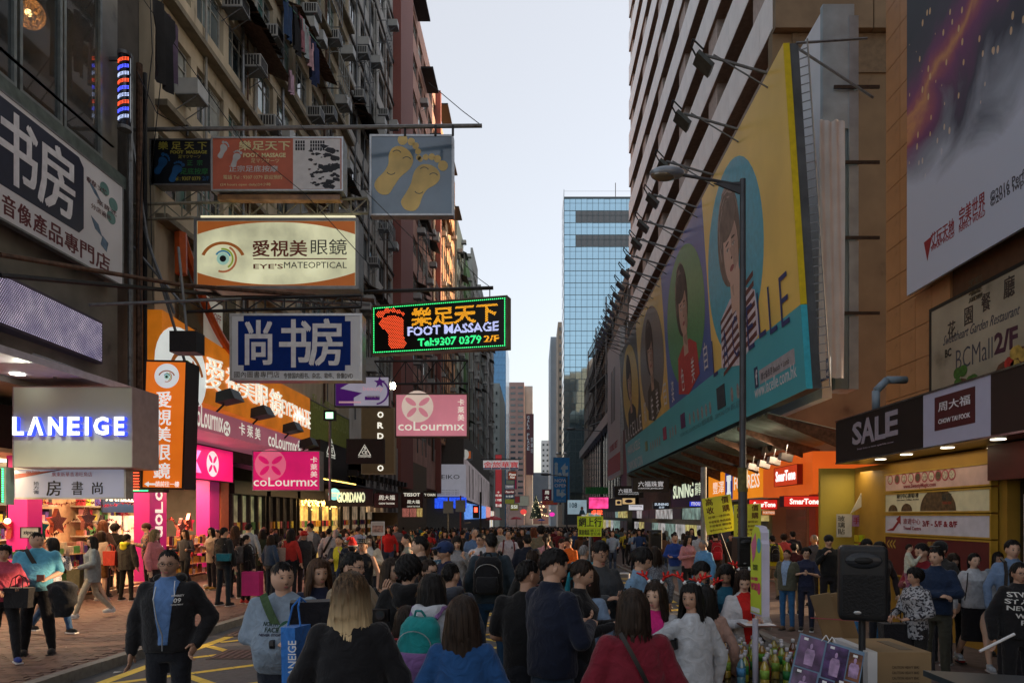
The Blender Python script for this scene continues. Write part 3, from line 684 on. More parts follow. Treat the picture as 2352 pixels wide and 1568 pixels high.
# book shop sign
F=facing(*A3(532,1170,1338,1575),15.9);s=signboard('bookshop_sign','blue and white bookshop sign with three large brush characters','sign',F,mat((.68,.72,.76),.4,.06,2),ALU,.4,.04)
x0,y0,x1,y1=F.bx(*A3(580,1180,1270,1518));q=.13;MB().fpoly(F,[(x0+q,y0),(x1-q,y0),(x1-q,y0+q),(x1,y0+q),(x1,y1-q),(x1-q,y1-q),(x1-q,y1),(x0+q,y1),(x0+q,y1-q),(x0,y1-q),(x0,y0+q),(x0+q,y0+q)],.001,.003).build('blue_field',mat((.006,.03,.20),.7,.1,spec=.1),s)
letters(s,F,[('尚',A3(622,1205,790,1485),mat((.78,.8,.82),.5),dict(bold=.04,w=.004)),('书',A3(832,1200,1028,1500),mat((.78,.8,.82),.5),dict(bold=.04,w=.004)),('房',A3(1014,1195,1222,1490),mat((.78,.8,.82),.5),dict(bold=.04,w=.004)),('國內圖書專門店',A3(556,1522,834,1560),DK),('专营国内图书、杂志、软件、音像DVD',A3(860,1530,1284,1566),DK,dict(bold=.015))])
# beauty sign on a beige roof end etc.
F=facing(30,888,305,1073,13.0);s=signboard('cosmetics_box_sign','grey-green box sign with glowing white LANEIGE letters','sign',F,mat((.55,.59,.50),.35,.06,1),mat((.36,.28,.28),.5),.9,.012)
b=MB();x0,y0,x1,y1=F.bx(36,958,291,1000);gl=[]
for k,(ch,a,c) in enumerate((('L',0,.10),('Λ',.135,.275),('N',.32,.45),('E',.495,.60),('I',.65,.68),('G',.725,.86),('E',.91,1.0))):
    W_=x1-x0;MB().text(F,ch,x0+a*W_,y0,x0+c*W_,y1,.075,.01,.03).build('letter',lit((.9,.95,1),1.5),s);MB().text(F,ch,x0+a*W_+.012,y0-.006,x0+c*W_+.012,y1-.006,.0,.07,.035).build('letter_return',lit((.03,.06,.9),1.6),s)
F=facing(30,1074,289,1145,13.6);s=signboard('bookshop_sign','pale violet bookshop sign with black brush characters under the grey-green box','sign',F,lit((.33,.38,.52),.35,.12,.8),ALU,.25,.03)
letters(s,F,[('房',A2(285,1435,375,1530),BLACK,dict(bold=.03)),('書',A2(440,1440,510,1525),BLACK,dict(bold=.02)),('尚',A2(565,1445,630,1520),BLACK,dict(bold=.03)),('廣東新華香港旺角店',A2(318,1384,566,1412),mat((.3,.05,.05),.5)),('拾方書',A2(205,1440,240,1520),BLACK,dict(vert=True)),('www.zlook.hk',A2(160,1372,245,1390),mat((.3,.05,.05),.5))])
x,y=F.q(*A2(160,1385));MB().fpoly(F,[(.04,F.h-.22),(.04,F.h-.12),(1.0,F.h-.035),(.9,F.h-.035)],.001,.003).build('red_stripe',mat((.3,.05,.05),.5),s)
# LED screen canopy
F=Fr(at(3,746,12.2),at(237,836,15.4),at(3,624,12.2));cn=thing('led_screen_canopy','slanting lilac LED dot screen on the shop canopy at the left edge','LED screen',F.o);MB().fbox(F,-1.5,F.w,0,F.h,-.5,-.01).build('canopy',mat((.10,.085,.12),.5),cn);MB().fbox(F,-1.5,F.w-.03,.03,F.h-.03,-.009,0).build('screen',mat((.13,.11,.18),.5),cn)
b=MB();nx,ny=62,22
for i in range(nx):
    for j in range(ny):
        x=-.2+(F.w+.15)*i/nx+(j%2)*.025;y=.05+(F.h-.1)*j/ny;b.raw([F.p(x,y,.004),F.p(x+.018,y,.004),F.p(x+.018,y+.018,.004),F.p(x,y+.018,.004)],[(0,1,2,3)])
tag(b.build('led_dots',lit((.62,.55,1.0),1.5,.5,3),cn),kind='stuff')
MB().box(-11.5,-8.6,10.5,15.6,4.62,4.75).build('soffit',mat((.5,.48,.55),.5),cn);c0=at(40,806,12.6);MB().cyl((c0.x,c0.y,4.60),(c0.x,c0.y,4.619),.12,n=14).build('downlight',lit((1,.95,.85),9),cn)
lp_=thing('floodlight','grey floodlight under the lilac LED screen','floodlight',at(125,825,12.8));c0=lp_.location;MB().raw([c0+Vector(p) for p in ((-.45,0,.06),(.3,0,-.22),(.3,.3,-.22),(-.45,.3,.06),(-.4,0,.12),(.32,0,-.14),(.32,.3,-.14),(-.4,.3,.12))],_quadbox(0)).build('housing',mat((.3,.3,.3),.5),lp_);MB().box(c0.x-.1,c0.x-.05,c0.y+.1,c0.y+.15,c0.z,4.6).build('arm',STEEL,lp_)
# orange vertical eye sign
F=Fr(at(*A2(865,1485),15.0),at(*A2(1122,1490),15.0),at(*A2(890,700),15.0));s=signboard('optical_sign','orange vertical eyewear sign with a white round eye logo','sign',F,lit((.78,.17,.012),.62,.08,3),BLACK,.55,.03)
x,y=F.q(*A2(1022,796));MB().foval(F,x,y,.27,.27,.001,.003,0,28).build('white_disc',lit((.7,.75,.78),.6),s);eye(s,F,x,y-.02,.16,.004)
for ch,a,c in (('愛',890,990),('視',1000,1098),('美',1106,1200),('眼',1216,1312),('鏡',1326,1424)):letters(s,F,[(ch,A2(952-(a-890)*.03,a,1052-(a-890)*.02,c),lit((.8,.85,.85),.7),dict(bold=.03))])
letters(s,F,[('請前往一樓',A2(952,1440,1098,1475),lit((.8,.85,.85),.7),dict(bold=.02))]);x,y=F.q(*A2(920,1458));MB().fpoly(F,[(x-.13,y),(x-.03,y+.06),(x-.03,y+.02),(x+.12,y+.02),(x+.12,y-.02),(x-.03,y-.02),(x-.03,y-.06)],.001,.004).build('arrow',lit((.8,.85,.85),.7),s)
# shop fascia: orange eyewear letters, pink colourmix strip
def parr(x0,x1,X,z0,z1):return along(X,x0,x1,z0,z1)
F=parr(372,712,-9.6,5.15,7.0);s=thing('optical_fascia','long orange lit eyewear fascia with raised white characters','fascia',F.o);OR=lit((.66,.19,.012),.42,.2,1.2)
b=MB();b.fpoly(F,[(0,.15),(F.w,.0),(F.w,F.h),(F.w*.62,F.h+.0),(F.w*.3,F.h+.15),(0,F.h+.3)],-.6,0);b.build('panel',OR,s)
x,y=F.q(418,852);MB().foval(F,x,y,1.35,1.15,.002,.02,0,30).build('white_disc',lit((.7,.75,.72),.7),s);eye(s,F,x+.25,y-.1,.8,.022)
for ch,a,c,d,e in (('愛',470,511,823,898),('視',516,548,848,905),('美',549,583,866,920),('眼',585,613,884,937),('鏡',617,645,896,955)):
    x0,y0,x1,y1=F.bx(a,d,c,e);MB().text(F,ch,x0,y0,x1,y1,.02,.05,.01).build('letter',lit((1,1,.84),.62),s)
for st,a,c,d,e in (("EYE'SMATE",646,711,930,962),('OPTICAL',672,711,955,978)):x0,y0,x1,y1=F.bx(a,d,c,e);MB().text(F,st,x0,y0,x1,y1,.02,.03,.01).build('letter',lit((1,1,.84),.62),s)
F=parr(440,708,-9.15,4.35,4.98);s=thing('cosmetics_fascia','pink slanting cosmetics fascia strip with white rounded lettering under the orange fascia','fascia',F.o);MB().fbox(F,0,F.w,0,F.h,-1.8,0).build('panel',lit((.42,.13,.18),.42,.1,1),s)
CW=lit((.75,.75,.65),.7)
def cmx(s,F,x0,y0,x1,y1):MB().text(F,'coLourmıx',x0,y0,x1,y1,.003,.004,.008).build('lettering',CW,s)
def clogo(s,F,x,y,r_,pale,dark,up=0):
    MB().foval(F,x,y,r_,r_,.001,.003,0,28).build('logo_disc',pale,s);b=MB()
    for a in (45,135,225,315) if not up else (35,145,225,315):b.foval(F,x+r_*.52*cos(R(a)),y+r_*.52*sin(R(a)),r_*.40,r_*.17,.0035,.005,0,14,a)
    b.build('logo_petal',dark,s)
cmx(s,F,*F.bx(445,934,512,985)[:4]);x,y=F.q(521,984);clogo(s,F,x,y,.22,CW,lit((.42,.13,.18),.4));cmx(s,F,*F.bx(616,1000,682,1032));letters(s,F,[('卡 萊 美',(549,976,598,1004),CW,dict(bold=.02))]);x,y=F.q(688,1024);clogo(s,F,x,y,.22,CW,lit((.42,.13,.18),.4))
for k,px in enumerate((515,592,663,700)):
    c0=at(px,928+k*34,-9.0*FP/(px-CX));f=thing('floodlight',['first','second','third','fourth'][k]+' black floodlight on the pink fascia, counted from the left','floodlight',c0,'black floodlights over the pink fascia');MB().raw([c0+Vector(p) for p in ((-.1,-.35,0),(.45,-.35,.12),(.45,.35,.12),(-.1,.35,0),(-.1,-.3,.3),(.3,-.3,.42),(.3,.3,.42),(-.1,.3,.3))],_quadbox(0)).build('housing',BLACK,f);MB().cyl(c0,c0+Vector((-.3,0,-.3)),.03).build('bracket',BLACK,f)
PK=lit((.75,.012,.16),.55,.08,2);PKL=lit((.85,.16,.28),.55)
F=facing(580,1035,735,1126,20);s=signboard('cosmetics_sign','hot pink lit cosmetics sign with petal logo, lower of the two pink hanging signs','sign',F,PK,ALU,.35,.02)
x,y=F.q(*A4(680,925));clogo(s,F,x,y,.46,PKL,PK,1);cmx(s,F,*F.bx(*A4(572,1005,982,1062)));letters(s,F,[('卡萊美',A4(936,870,980,1008),CW,dict(vert=True,bold=.02))])
F=facing(908,904,1074,1003,21.5);s=signboard('cosmetics_sign','rose pink cosmetics sign with petal logo hanging over the road','sign',F,lit((.60,.21,.27),.6,.08,1.2),mat((.12,.09,.08),.5),.4,.03)
x,y=F.q(*A6(455,300));clogo(s,F,x,y,.5,lit((.68,.55,.48),.6),lit((.6,.21,.27),.6),1);cmx(s,F,*F.bx(*A6(300,420,830,492)));letters(s,F,[('卡萊美',A6(775,235,828,418),CW,dict(vert=True,bold=.02))])
F=facing(*A4(1090,362,1440,555),19.2);s=signboard('purple_sign','white and purple sign with a star and crescent beside a bare bulb','sign',F,lit((.42,.40,.50),.45,.08),mat((.03,.03,.05),.5),.25,.025);PU=lit((.08,.01,.17),.4)
b=MB();w,h=F.w,F.h;b.fpoly(F,[(.03,.03),(w*.35,.03),(w*.35,h*.3),(w*.5,h*.45),(w*.1,h*.6),(w*.45,h-.03),(.03,h-.03)],.001,.003);b.foval(F,w*.72,h*.5,.42,.38,.001,.003,0,16,0,-80,70,.88);b.fbox(F,w*.55,w*.82,h*.22,h*.34,.001,.003);b.build('purple_shape',PU,s);b=MB();x,y=w*.82,h*.8;b.fpoly(F,[(x+(.17 if k%2==0 else .07)*cos(R(90+36*k)),y+(.17 if k%2==0 else .07)*sin(R(90+36*k))) for k in range(10)],.004,.006);b.build('star',PU,s);MB().fbox(F,.12,w*.48,.1,.15,.004,.006).build('arrow',lit((.6,.35,.42),.5),s);letters(s,F,[('韓妝星球',A4(1295,480,1378,500),WHITE,dict(w=.004)),('beauty',A4(1270,425,1400,462),lit((.62,.35,.42),.5),dict(w=.004))])
bu=thing('bare_bulb','bare white bulb glaring between the purple and rose signs','bulb',at(904,886,19.5));MB().ball(bu.location,(.06,.06,.1)).build('bulb_glass',lit((1,.85,.6),40),bu,True);MB().cyl(bu.location+Vector((0,0,.08)),bu.location+Vector((-.5,0,.4)),.015).build('arm',STEEL,bu)
# green floodlight, side boxes, small lit window signs
g_=thing('work_light','small floodlight glowing pale green above the black cosmetics fascia','floodlight',at(756,953,24));c0=g_.location;MB().box(c0.x-.2,c0.x+.2,c0.y,c0.y+.2,c0.z-.18,c0.z+.18).build('housing',BLACK,g_);MB().box(c0.x-.12,c0.x+.14,c0.y-.02,c0.y-.001,c0.z-.12,c0.z+.1).build('lens',lit((.45,1,.6),2),g_);MB().cyl(c0+Vector((0,.1,-.18)),c0+Vector((0,.1,-3.0)),.05).build('post',STEEL,g_)
F=parr(712,802,-9.65,5.3,7.0);s=signboard('green_fascia','faded lime green fascia beyond the orange eyewear fascia','fascia',F,mat((.25,.30,.05),.6,.15),STEEL,.3);letters(s,F,[('私人護理',(716,915,770,950),mat((.35,.4,.12),.6),dict(bold=.03)),('SKIN GARDEN SALON',(735,955,800,985),mat((.35,.4,.12),.6))])
F=parr(735,800,-9.3,3.7,5.3);s=signboard('black_fascia','black fascia with a white triangular cosmetics logo, above golden bulbs','fascia',F,BLACK,BLACK,1.5)
F2=facing(796,1008,882,1064,28);s2=signboard('black_hanging_sign','black hanging sign with a white triangular logo, in front of the tan sign','sign',F2,BLACK,BLACK,.2)
for ss,FFF,bx in ((s,F,(750,1003,770,1045)),(s2,F2,A4(1240,795,1322,868))):
    x0,y0,x1,y1=FFF.bx(*bx);xm=(x0+x1)/2;t=(x1-x0)*.04;b=MB();b.fpoly(FFF,[(x0,y0),(x1,y0),(x1-t*2,y0+t),(x0+t*2,y0+t)],.001,.004);b.fpoly(FFF,[(x0,y0+t),(x0+t*1.5,y0+t),(xm,y1-t*1.5),(xm,y1)],.001,.004);b.fpoly(FFF,[(x1,y0+t),(x1-t*1.5,y0+t),(xm,y1-t*1.5),(xm,y1)],.001,.004);b.build('logo_triangle',CW,ss)
    MB().text(FFF,'3',xm-(x1-x0)*.09,y0+(y1-y0)*.5,xm+(x1-x0)*.09,y0+(y1-y0)*.78,.001,.004,.01).build('lettering',CW,ss);MB().text(FFF,'CE',x0+(x1-x0)*.28,y0+(y1-y0)*.15,x1-(x1-x0)*.28,y0+(y1-y0)*.43,.001,.004,.01).build('lettering',CW,ss);MB().text(FFF,'3 CONCEPT EYES',x0,y0-(y1-y0)*.14,x1,y0-(y1-y0)*.05,.001,.004,.01).build('lettering',CW,ss)
b=MB()
for i in range(24):
    for j in range(4):b.ball((-9.4-j*.3,29.3+i*.28,3.62),.05,5,3)
tag(b.build('canopy_bulbs',lit((1,.62,.12),5)),'rows of golden bulbs under the black fascia','bulbs',kind='stuff')
F=facing(830,936,906,1088,33);s=signboard('tan_vertical_sign','tall tan vertical sign with widely spaced white letters','sign',F,mat((.22,.17,.09),.5,.06),mat((.35,.3,.2),.4),.5,.03)
for ch,a,c in (('I',515,550),('O',570,580),('R',0,0),('D',0,0)):pass
for k,ch in enumerate('ORDANO'):
    x0,y0,x1,y1=F.bx(867,945+k*24.5,881,959+k*24.5);MB().text(F,ch,x0,y0,x1,y1,.001,.02,.03).build('letter',lit((.95,.92,.8),.9),s)
# tan corner building with black and white poster
cb_=thing('poster_corner_building','tan corner building with a tall black and white fashion poster','building',(-9.8,40,2));MB().box(-9.5,-15,47.3,60,-1,6.2).build('wall',mat((.16,.12,.08),.7),cb_)
F=parr(921,980,-9.42,3.2,8.8);F=Fr(Vector((-9.42,38.5,2.2)),Vector((-9.42,47.0,2.2)),Vector((-9.42,38.5,6.6)));MB().fbox(F,0,F.w,0,F.h,-.1,0).build('poster',mat((.35,.34,.34),.5),cb_)
b=MB()
for px,w_ in ((.12,.9),(.3,1.3),(.52,.8),(.7,1.5),(.88,.9)):
    x=F.w*px;b.foval(F,x,F.h*.78,.28,.35,.001,.003,0,12);b.fpoly(F,[(x-w_/2,0.02),(x+w_/2,.02),(x+w_*.35,F.h*.66),(x,F.h*.72),(x-w_*.35,F.h*.66)],.001,.0035)
b.build('figure',mat((.05,.045,.045),.5,.5,2),cb_)
# shop name boards on the left
for lab,bx,Y,txt,bg in (('black fascia with raised cream GIORDANO letters and a round blue badge',A4(1030,1080,1335,1190),30,[('GIORDANO',A4(1108,1100,1285,1165),lit((.8,.85,.55),.75),dict(bold=.02,ext=.08))],BLACK),('dark maroon jeweller sign left of the watch sign',A4(1340,1108,1496,1200),30,[('周大福',A4(1372,1118,1474,1150),CW,dict(bold=.02)),('CHOW TAI FOOK',A4(1372,1166,1474,1178),CW,dict(bold=.02))],mat((.03,.008,.008),.4)),('black watch sign over a maroon jeweller sign',A6(325,985,498,1110),33,[('TISSOT',A6(343,988,475,1016),CW,dict(bold=.03)),('周大福',A6(372,1045,472,1074),CW,dict(bold=.02)),('CHOW TAI FOOK',A6(372,1090,476,1102),CW)],mat((.025,.008,.008),.4)),('small black watch chain sign right of the watch sign',A6(502,975,605,1030),38,[('CITY CHAIN',A6(480,993,597,1014),CW,dict(bold=.02))],BLACK)):
    F=facing(*bx,Y);s=signboard('shop_sign',lab,'sign',F,bg,BLACK,.35,.01);letters(s,F,txt)
    if 'GIORD' in lab:x,y=F.q(*A4(1088,1113));MB().foval(F,x,y,.26,.26,.001,.02,0,24).build('badge',lit((.15,.5,.6),.8),s);MB().text(F,'MEANS',x-.18,y-.0,x+.18,y+.09,.021,.003,.03).build('lettering',WHITE,s);MB().text(F,'SERVICE',x-.2,y-.12,x+.2,y-.04,.021,.003,.02).build('lettering',WHITE,s)
# seiko corner
sk=thing('corner_building','corner building wrapped in white watch posters over a blue lit band','building',(-9,75,-1))
MB().box(-14,-7.8,75,118,-1,11).build('wall',mat((.10,.09,.08),.7),sk)
F=facing(*C4(320,172,718,580),74.9);MB().fbox(F,0,F.w,0,F.h,-.1,0).build('poster',lit((.45,.45,.52),.35,.04),sk);letters(sk,F,[('SEIKO',C4(355,305,638,358),BLACK,dict(bold=.0))]+[('雅緻時計有限公司 精工',C4(355,a,630,a+14),mat((.1,.1,.12),.5)) for a in (495,525,548)])
F=Fr(Vector((-7.75,75.05,3.9)),Vector((-7.75,117,3.2)),Vector((-7.75,75.05,8.4)));MB().fbox(F,0,F.w,0,F.h,-.04,0).build('poster',lit((.42,.36,.38),.3,.3,.4),sk)
b=MB()
for k in range(9):b.fbox(F,1+k*4.6,1.2+k*4.6+(k%3)*.5,.3,F.h-.4,.002,.01)
b.build('poster_picture',mat((.15,.12,.13),.5),sk)
F=facing(*C4(320,592,722,732),74.7);MB().fbox(F,0,F.w,0,F.h,-.3,0).build('lit_band',lit((.02,.08,.85),1.1,.5,6),sk);F=Fr(Vector((-7.6,74.8,1.6)),Vector((-7.6,117,1.6)),Vector((-7.6,74.8,3.4)));MB().fbox(F,0,F.w*.75,0,F.h,-.1,0).build('lit_band',lit((.10,.25,.9),1.1,.6,4),sk);MB().fbox(F,F.w*.76,F.w,.1,F.h,-.1,.05).build('red_white_band',lit((.8,.25,.22),.9,.5,2),sk)
F=facing(*C4(322,0,785,100),76);F=Fr(F.o,F.o+F.U*F.w,F.o+F.V*F.h);s=signboard('fast_food_sign','yellow and orange food sign above the white watch posters','sign',F,lit((.55,.50,.35),.4,.5,1.2),STEEL,2);x0,y0,x1,y1=F.bx(*C4(640,5,782,98));MB().fbox(F,x0,x1,.05,F.h-.05,.001,.01).build('orange_field',lit((.45,.10,.02),.5),s)
MB().foval(F,(x0+x1)/2,F.h*.55,.4,.55,.011,.02).build('round_emblem',lit((.6,.6,.55),.4),s)
# hanging signs in the distance
far=[('four white lantern panels with red characters across the street',C4(938,122,1392,235),78,(.55,.52,.52),[('舍旅華寶',C4(945,138,1385,215),lit((.55,.02,.03),.5),dict(bold=.03))]),('tall red vertical sign with white floor number under the lantern panels',C4(1090,45,1180,722),82,(.30,.03,.035),[('↑',C4(1115,515,1150,545),CW),('栢裕',C4(1094,553,1176,583),CW,dict(bold=.02)),('17樓',C4(1094,610,1174,645),CW,dict(bold=.03)),('第10層',C4(1094,675,1174,715),CW,dict(bold=.03))]),('orange-red pizza restaurant sign with white script',C4(1255,260,1366,368),95,(.45,.08,.03),[('Pizza',C4(1268,285,1355,315),CW,dict(shear=.2,bold=.02)),('Hut',C4(1280,318,1340,352),CW,dict(shear=.2,bold=.02))]),
 ('grey-green sign below the pizza sign',C4(1228,372,1340,430),98,(.25,.28,.2),[]),('grey lilac sign with small writing below the grey-green sign',C4(1214,430,1336,486),96,(.4,.4,.45),[('Optical',C4(1235,445,1320,465),CW)]),('narrow magenta sign beside the grey-green sign',C4(1342,362,1368,490),96,(.5,.03,.12),[]),('dark red script sign under the lilac sign',C4(1212,495,1340,552),94,(.28,.03,.04),[('Pizza-Hut',C4(1225,508,1330,535),CW,dict(shear=.2))]),('blue sign below the dark red script sign',C4(1212,556,1338,606),94,(.03,.08,.16),[('大世界',C4(1225,566,1325,596),CW)]),('olive yellow sign below the blue sign',C4(1214,612,1340,676),93,(.35,.36,.05),[]),('mustard sign with white letters SSI',C4(1282,672,1390,762),105,(.35,.30,.05),[('SSI',C4(1292,690,1375,735),CW,dict(bold=.03))]),('red sign with a pale patch beside the olive sign',C4(1342,578,1408,662),110,(.3,.05,.05),[]),('large pale green tiled panel hanging over the far street',C4(1382,572,1525,704),130,(.42,.46,.38),[]),('pinkish sign with small dark writing under the tiled panel',C4(1400,706,1500,742),120,(.4,.34,.36),[('中醫跌打',C4(1408,712,1492,736),mat((.2,.05,.05),.5))]),('round red neon sign, far street',C4(1412,742,1495,812),125,(.6,.06,.05),[]),('maroon jeweller sign with two white characters',C4(1690,490,1812,640),105,(.10,.012,.025),[('周',C4(1725,508,1778,555),CW,dict(bold=.02)),('大',C4(1725,572,1778,618),CW,dict(bold=.02))]),('red and yellow band under the maroon jeweller sign',C4(1690,632,1890,690),104,(.3,.04,.03),[('Q CITY',C4(1740,640,1840,680),YL)]),('magenta ball-shaped lit sign, far street',C4(1785,782,1852,836),120,(.7,.03,.35),[])]
for lab,bx,Y,c,tx in far:
    F=facing(*bx,Y);rnd='round' in lab or 'ball' in lab
    e=.75 if ('round' in lab or 'ball' in lab or 'white floor' in lab or 'four white' in lab) else .22
    if rnd:s=thing('hanging_sign',lab,'sign',F.o);MB().foval(F,F.w/2,F.h/2,F.w/2,F.h/2,-.3,0,0,20).build('panel',lit(c,1.2),s)
    elif 'four white' in lab:
        s=thing('hanging_sign',lab,'sign',F.o)
        for k in range(4):MB().fbox(F,F.w*(k*.253),F.w*(k*.253+.235),0,F.h,-.4,0).build('panel',lit(c,.5),s);MB().fbox(F,F.w*(k*.253),F.w*(k*.253+.235),0,F.h*.17,.001,.02).build('blue_strip',mat((.03,.08,.3),.5),s)
        MB().fbox(F,-.3,F.w+.3,F.h+.1,F.h+.2,-.3,-.2).build('beam',DARKMETAL,s)
    else:s=signboard('hanging_sign',lab,'sign',F,lit(c,e*.8),STEEL,.5,.05)
    letters(s,F,tx)
F=facing(*C4(1832,82,2045,658),72);s=signboard('tall_blue_sign','tall blue sign with white letters NOW OPEN and an arrow','sign',F,mat((.02,.26,.66),.4,.05),STEEL,.4,.03);OW=mat((.45,.62,.72),.5)
letters(s,F,[('i.t',C4(1848,145,2024,330),OW,dict(bold=.05)),('NOW',C4(1850,355,2012,402),mat((.6,.68,.75),.5),dict(bold=.03)),('OPEN',C4(1848,420,2015,464),mat((.6,.68,.75),.5),dict(bold=.03)),('1/F',C4(1908,492,1980,525),OW,dict(bold=.02)),('I.T CONCEPT STORE',C4(1872,625,1975,638),OW)])
x0,y0,x1,y1=F.bx(*C4(1875,490,1998,600));MB().fpoly(F,[(x0,y1),(x0+.3,y1),(x0+.3,y0+.55),(x1-.5,y0+.55),(x1-.5,y0+.75),(x1,y0+.38),(x1-.5,y0),(x1-.5,y0+.2),(x0,y0+.2)],.001,.01).build('arrow',OW,s)
for k in (.25,.7):MB().lathe(F.p(F.w*k,F.h,-.2),[(.02,0),(.05,.3),(.22,.35),(.2,.45),(.05,.55)],10).build('top_lamp',ALU,s)
# ---------------------------------------------------------------- right side billboards
F=Fr(Vector((6.1,45,4.8)),Vector((6.1,15.35,4.84)),Vector((5.58,45,12.55)));BF=F
bl=thing('long_billboard','long tilted billboard with four oval portraits above a teal strip','billboard',F.o)
w,h=F.w,F.h;MB().fbox(F,0,w,0,h,-.35,-.03).build('backing_frame',mat((.10,.11,.12),.6,.3,2),bl)
sy=F.q(*R2(1205,475))[1];MB().fbox(F,0,w,0,sy-.002,-.029,0).build('teal_strip',mat((.08,.50,.62),.35,.05,.5),bl)
xs=[0]+[F.q(*R2(*p))[0] for p in ((287,1205),(445,1068),(703,868))]+[w]
YB=mat((.92,.68,.17),.35,.10,.5);FB=[mat((.06,.055,.05),.35),mat((.75,.53,.13),.35,.15,.5),mat((.07,.14,.48),.35,.1,.5),YB]
for k in range(4):MB().fbox(F,xs[k]+.002,xs[k+1]-.002,sy,h,-.029,0).build('colour_field',FB[k],bl)
OC=[mat((.7,.5,.08),.35),mat((.16,.13,.11),.35),mat((.07,.32,.11),.35),mat((.05,.46,.66),.35)]
SKN=[mat((.55,.38,.28),.45,.05),mat((.55,.36,.25),.45,.05),mat((.6,.40,.31),.45,.05),mat((.72,.52,.43),.45,.05)]
for k in range(4):
    a,c=xs[k],xs[k+1];W_=c-a;cx=(a+c)/2+(.1 if k<3 else -.9);H_=h-sy;cy=sy+H_*(.5 if k<3 else .47);rx,ry=W_*(.43 if k<3 else .36),H_*(.44 if k<3 else .46);u=min(rx,ry*.8)
    u *= 1.12;MB().foval(F,cx,cy,rx,ry,.001,.004,0,40).build('oval',OC[k],bl)
    HC=mat([(.03,.025,.02),(.05,.03,.022),(.06,.045,.035),(.22,.17,.14)][k],.5,.3,3)
    MB().foval(F,cx-u*.1,cy+u*.32,u*.46,u*.60,.0045,.006,0,26).build('hair',HC,bl)
    top=[mat((.05,.05,.05),.5),mat((.07,.06,.04),.5),mat((.5,.05,.045),.5),mat((.72,.70,.80),.5)][k]
    MB().fpoly(F,[(cx-u*.75,cy-u*1.15),(cx-u*.62,cy-u*.55),(cx-u*.2,cy-u*.42),(cx+u*.28,cy-u*.42),(cx+u*.72,cy-u*.6),(cx+u*.8,cy-u*1.1),(cx,cy-u*1.28)],.0065,.008).build('garment',top,bl)
    MB().fpoly(F,[(cx-u*.14,cy-u*.62),(cx+u*.17,cy-u*.62),(cx+u*.13,cy+u*.1),(cx-u*.14,cy+u*.1)],.0085,.010).build('neck',SKN[k],bl)
    MB().foval(F,cx-u*.03,cy+u*.14,u*.29,u*.42,.0105,.012,0,26,6).build('face',SKN[k],bl)
    MB().foval(F,cx-u*.08,cy+u*.52,u*.36,u*.22,.0125,.013,0,20,10).build('fringe',HC,bl)
    b=MB()
    for s_ in (-1,1):b.foval(F,cx-u*.03+s_*u*.12,cy+u*.17,u*.055,u*.022,.0125,.0132,0,10);b.foval(F,cx-u*.03+s_*u*.125,cy+u*.245,u*.075,u*.014,.0125,.0132,0,10,s_*-6)
    b.foval(F,cx-u*.01,cy+u*.03,u*.03,u*.016,.0125,.0132,0,8);b.build('eye_and_brow',mat((.05,.03,.025),.5),bl);MB().foval(F,cx-u*.02,cy-u*.09,u*.085,u*.035,.0125,.0132,0,12).build('lips',mat((.35,.10,.10),.5),bl)
    dk=mat([(.38,.25,.18),(.38,.23,.16),(.42,.27,.20),(.52,.36,.29)][k],.45,.1);b=MB();b.foval(F,cx+u*.13,cy+u*.12,u*.12,u*.36,.0121,.0124,0,18,8);b.fpoly(F,[(cx-u*.06,cy+u*.16),(cx+u*.0,cy+u*.16),(cx+u*.045,cy+u*.045),(cx-u*.01,cy+u*.03)],.0121,.0124);b.fpoly(F,[(cx-u*.1,cy-u*.3),(cx+u*.16,cy-u*.28),(cx+u*.12,cy-u*.5),(cx-u*.04,cy-u*.42)],.0106,.0109);b.build('face_shadow',dk,bl)
    b=MB();[b.foval(F,cx-u*.03+s_*u*.12,cy+u*.165,u*.05,u*.02,.0134,.0138,0,10) for s_ in (-1,1)];b.build('eye_white',mat((.7,.68,.66),.4),bl);b=MB();[b.foval(F,cx-u*.03+s_*u*.12,cy+u*.168,u*.02,u*.021,.0139,.0142,0,10) for s_ in (-1,1)];b.build('iris',mat((.05,.03,.02),.3),bl)
    b=MB();rs=random.Random(k)
    for j in range(26):a_=rs.uniform(20,340 if k<2 else 200);r0=u*rs.uniform(.34,.52);b.foval(F,cx-u*.1+r0*.85*cos_(a_),cy+u*.36+r0*1.1*sin_(a_),u*.10,u*.012,.0061,.0064+j*.00001,0,8,a_+90)
    b.build('hair_strand',mat([(.09,.07,.05),(.14,.09,.06),(.18,.13,.10),(.42,.34,.28)][k],.4),bl)
    if k==3:
        b=MB()
        for j in range(7):yy=cy-u*.5-j*u*.11;b.fpoly(F,[(cx-u*.68,yy-u*.12),(cx-u*.66,yy-u*.07),(cx,yy+u*.04),(cx+u*.7,yy+u*.12),(cx+u*.7,yy+u*.06),(cx,yy-u*.02)],.0085,.0095)
        b.build('stripe',mat((.14,.045,.04),.5),bl);MB().fpoly(F,[(cx+u*.1,cy-u*1.0),(cx+u*.35,cy-u*1.0),(cx+u*.3,cy-u*.35),(cx+u*.22,cy-u*.1),(cx+u*.02,cy-u*.18),(cx,cy-u*.4)],.014,.016).build('hand',SKN[3],bl)
BT=mat((.03,.05,.2),.5);PW=mat((.75,.75,.8),.5)
for ch,x,y,hh in (('L',712,780,75),('A',775,725,65),('C',832,660,60),('E',920,600,110),('L',985,520,80),('L',1050,490,130),('E',1120,440,120)):
    qx,qy=F.q(*R2(x,y));MB().text(F,ch,qx-.22,qy-.6,qx+.30,qy+.6,.017,.003,-.012).build('lettering',BT,bl)
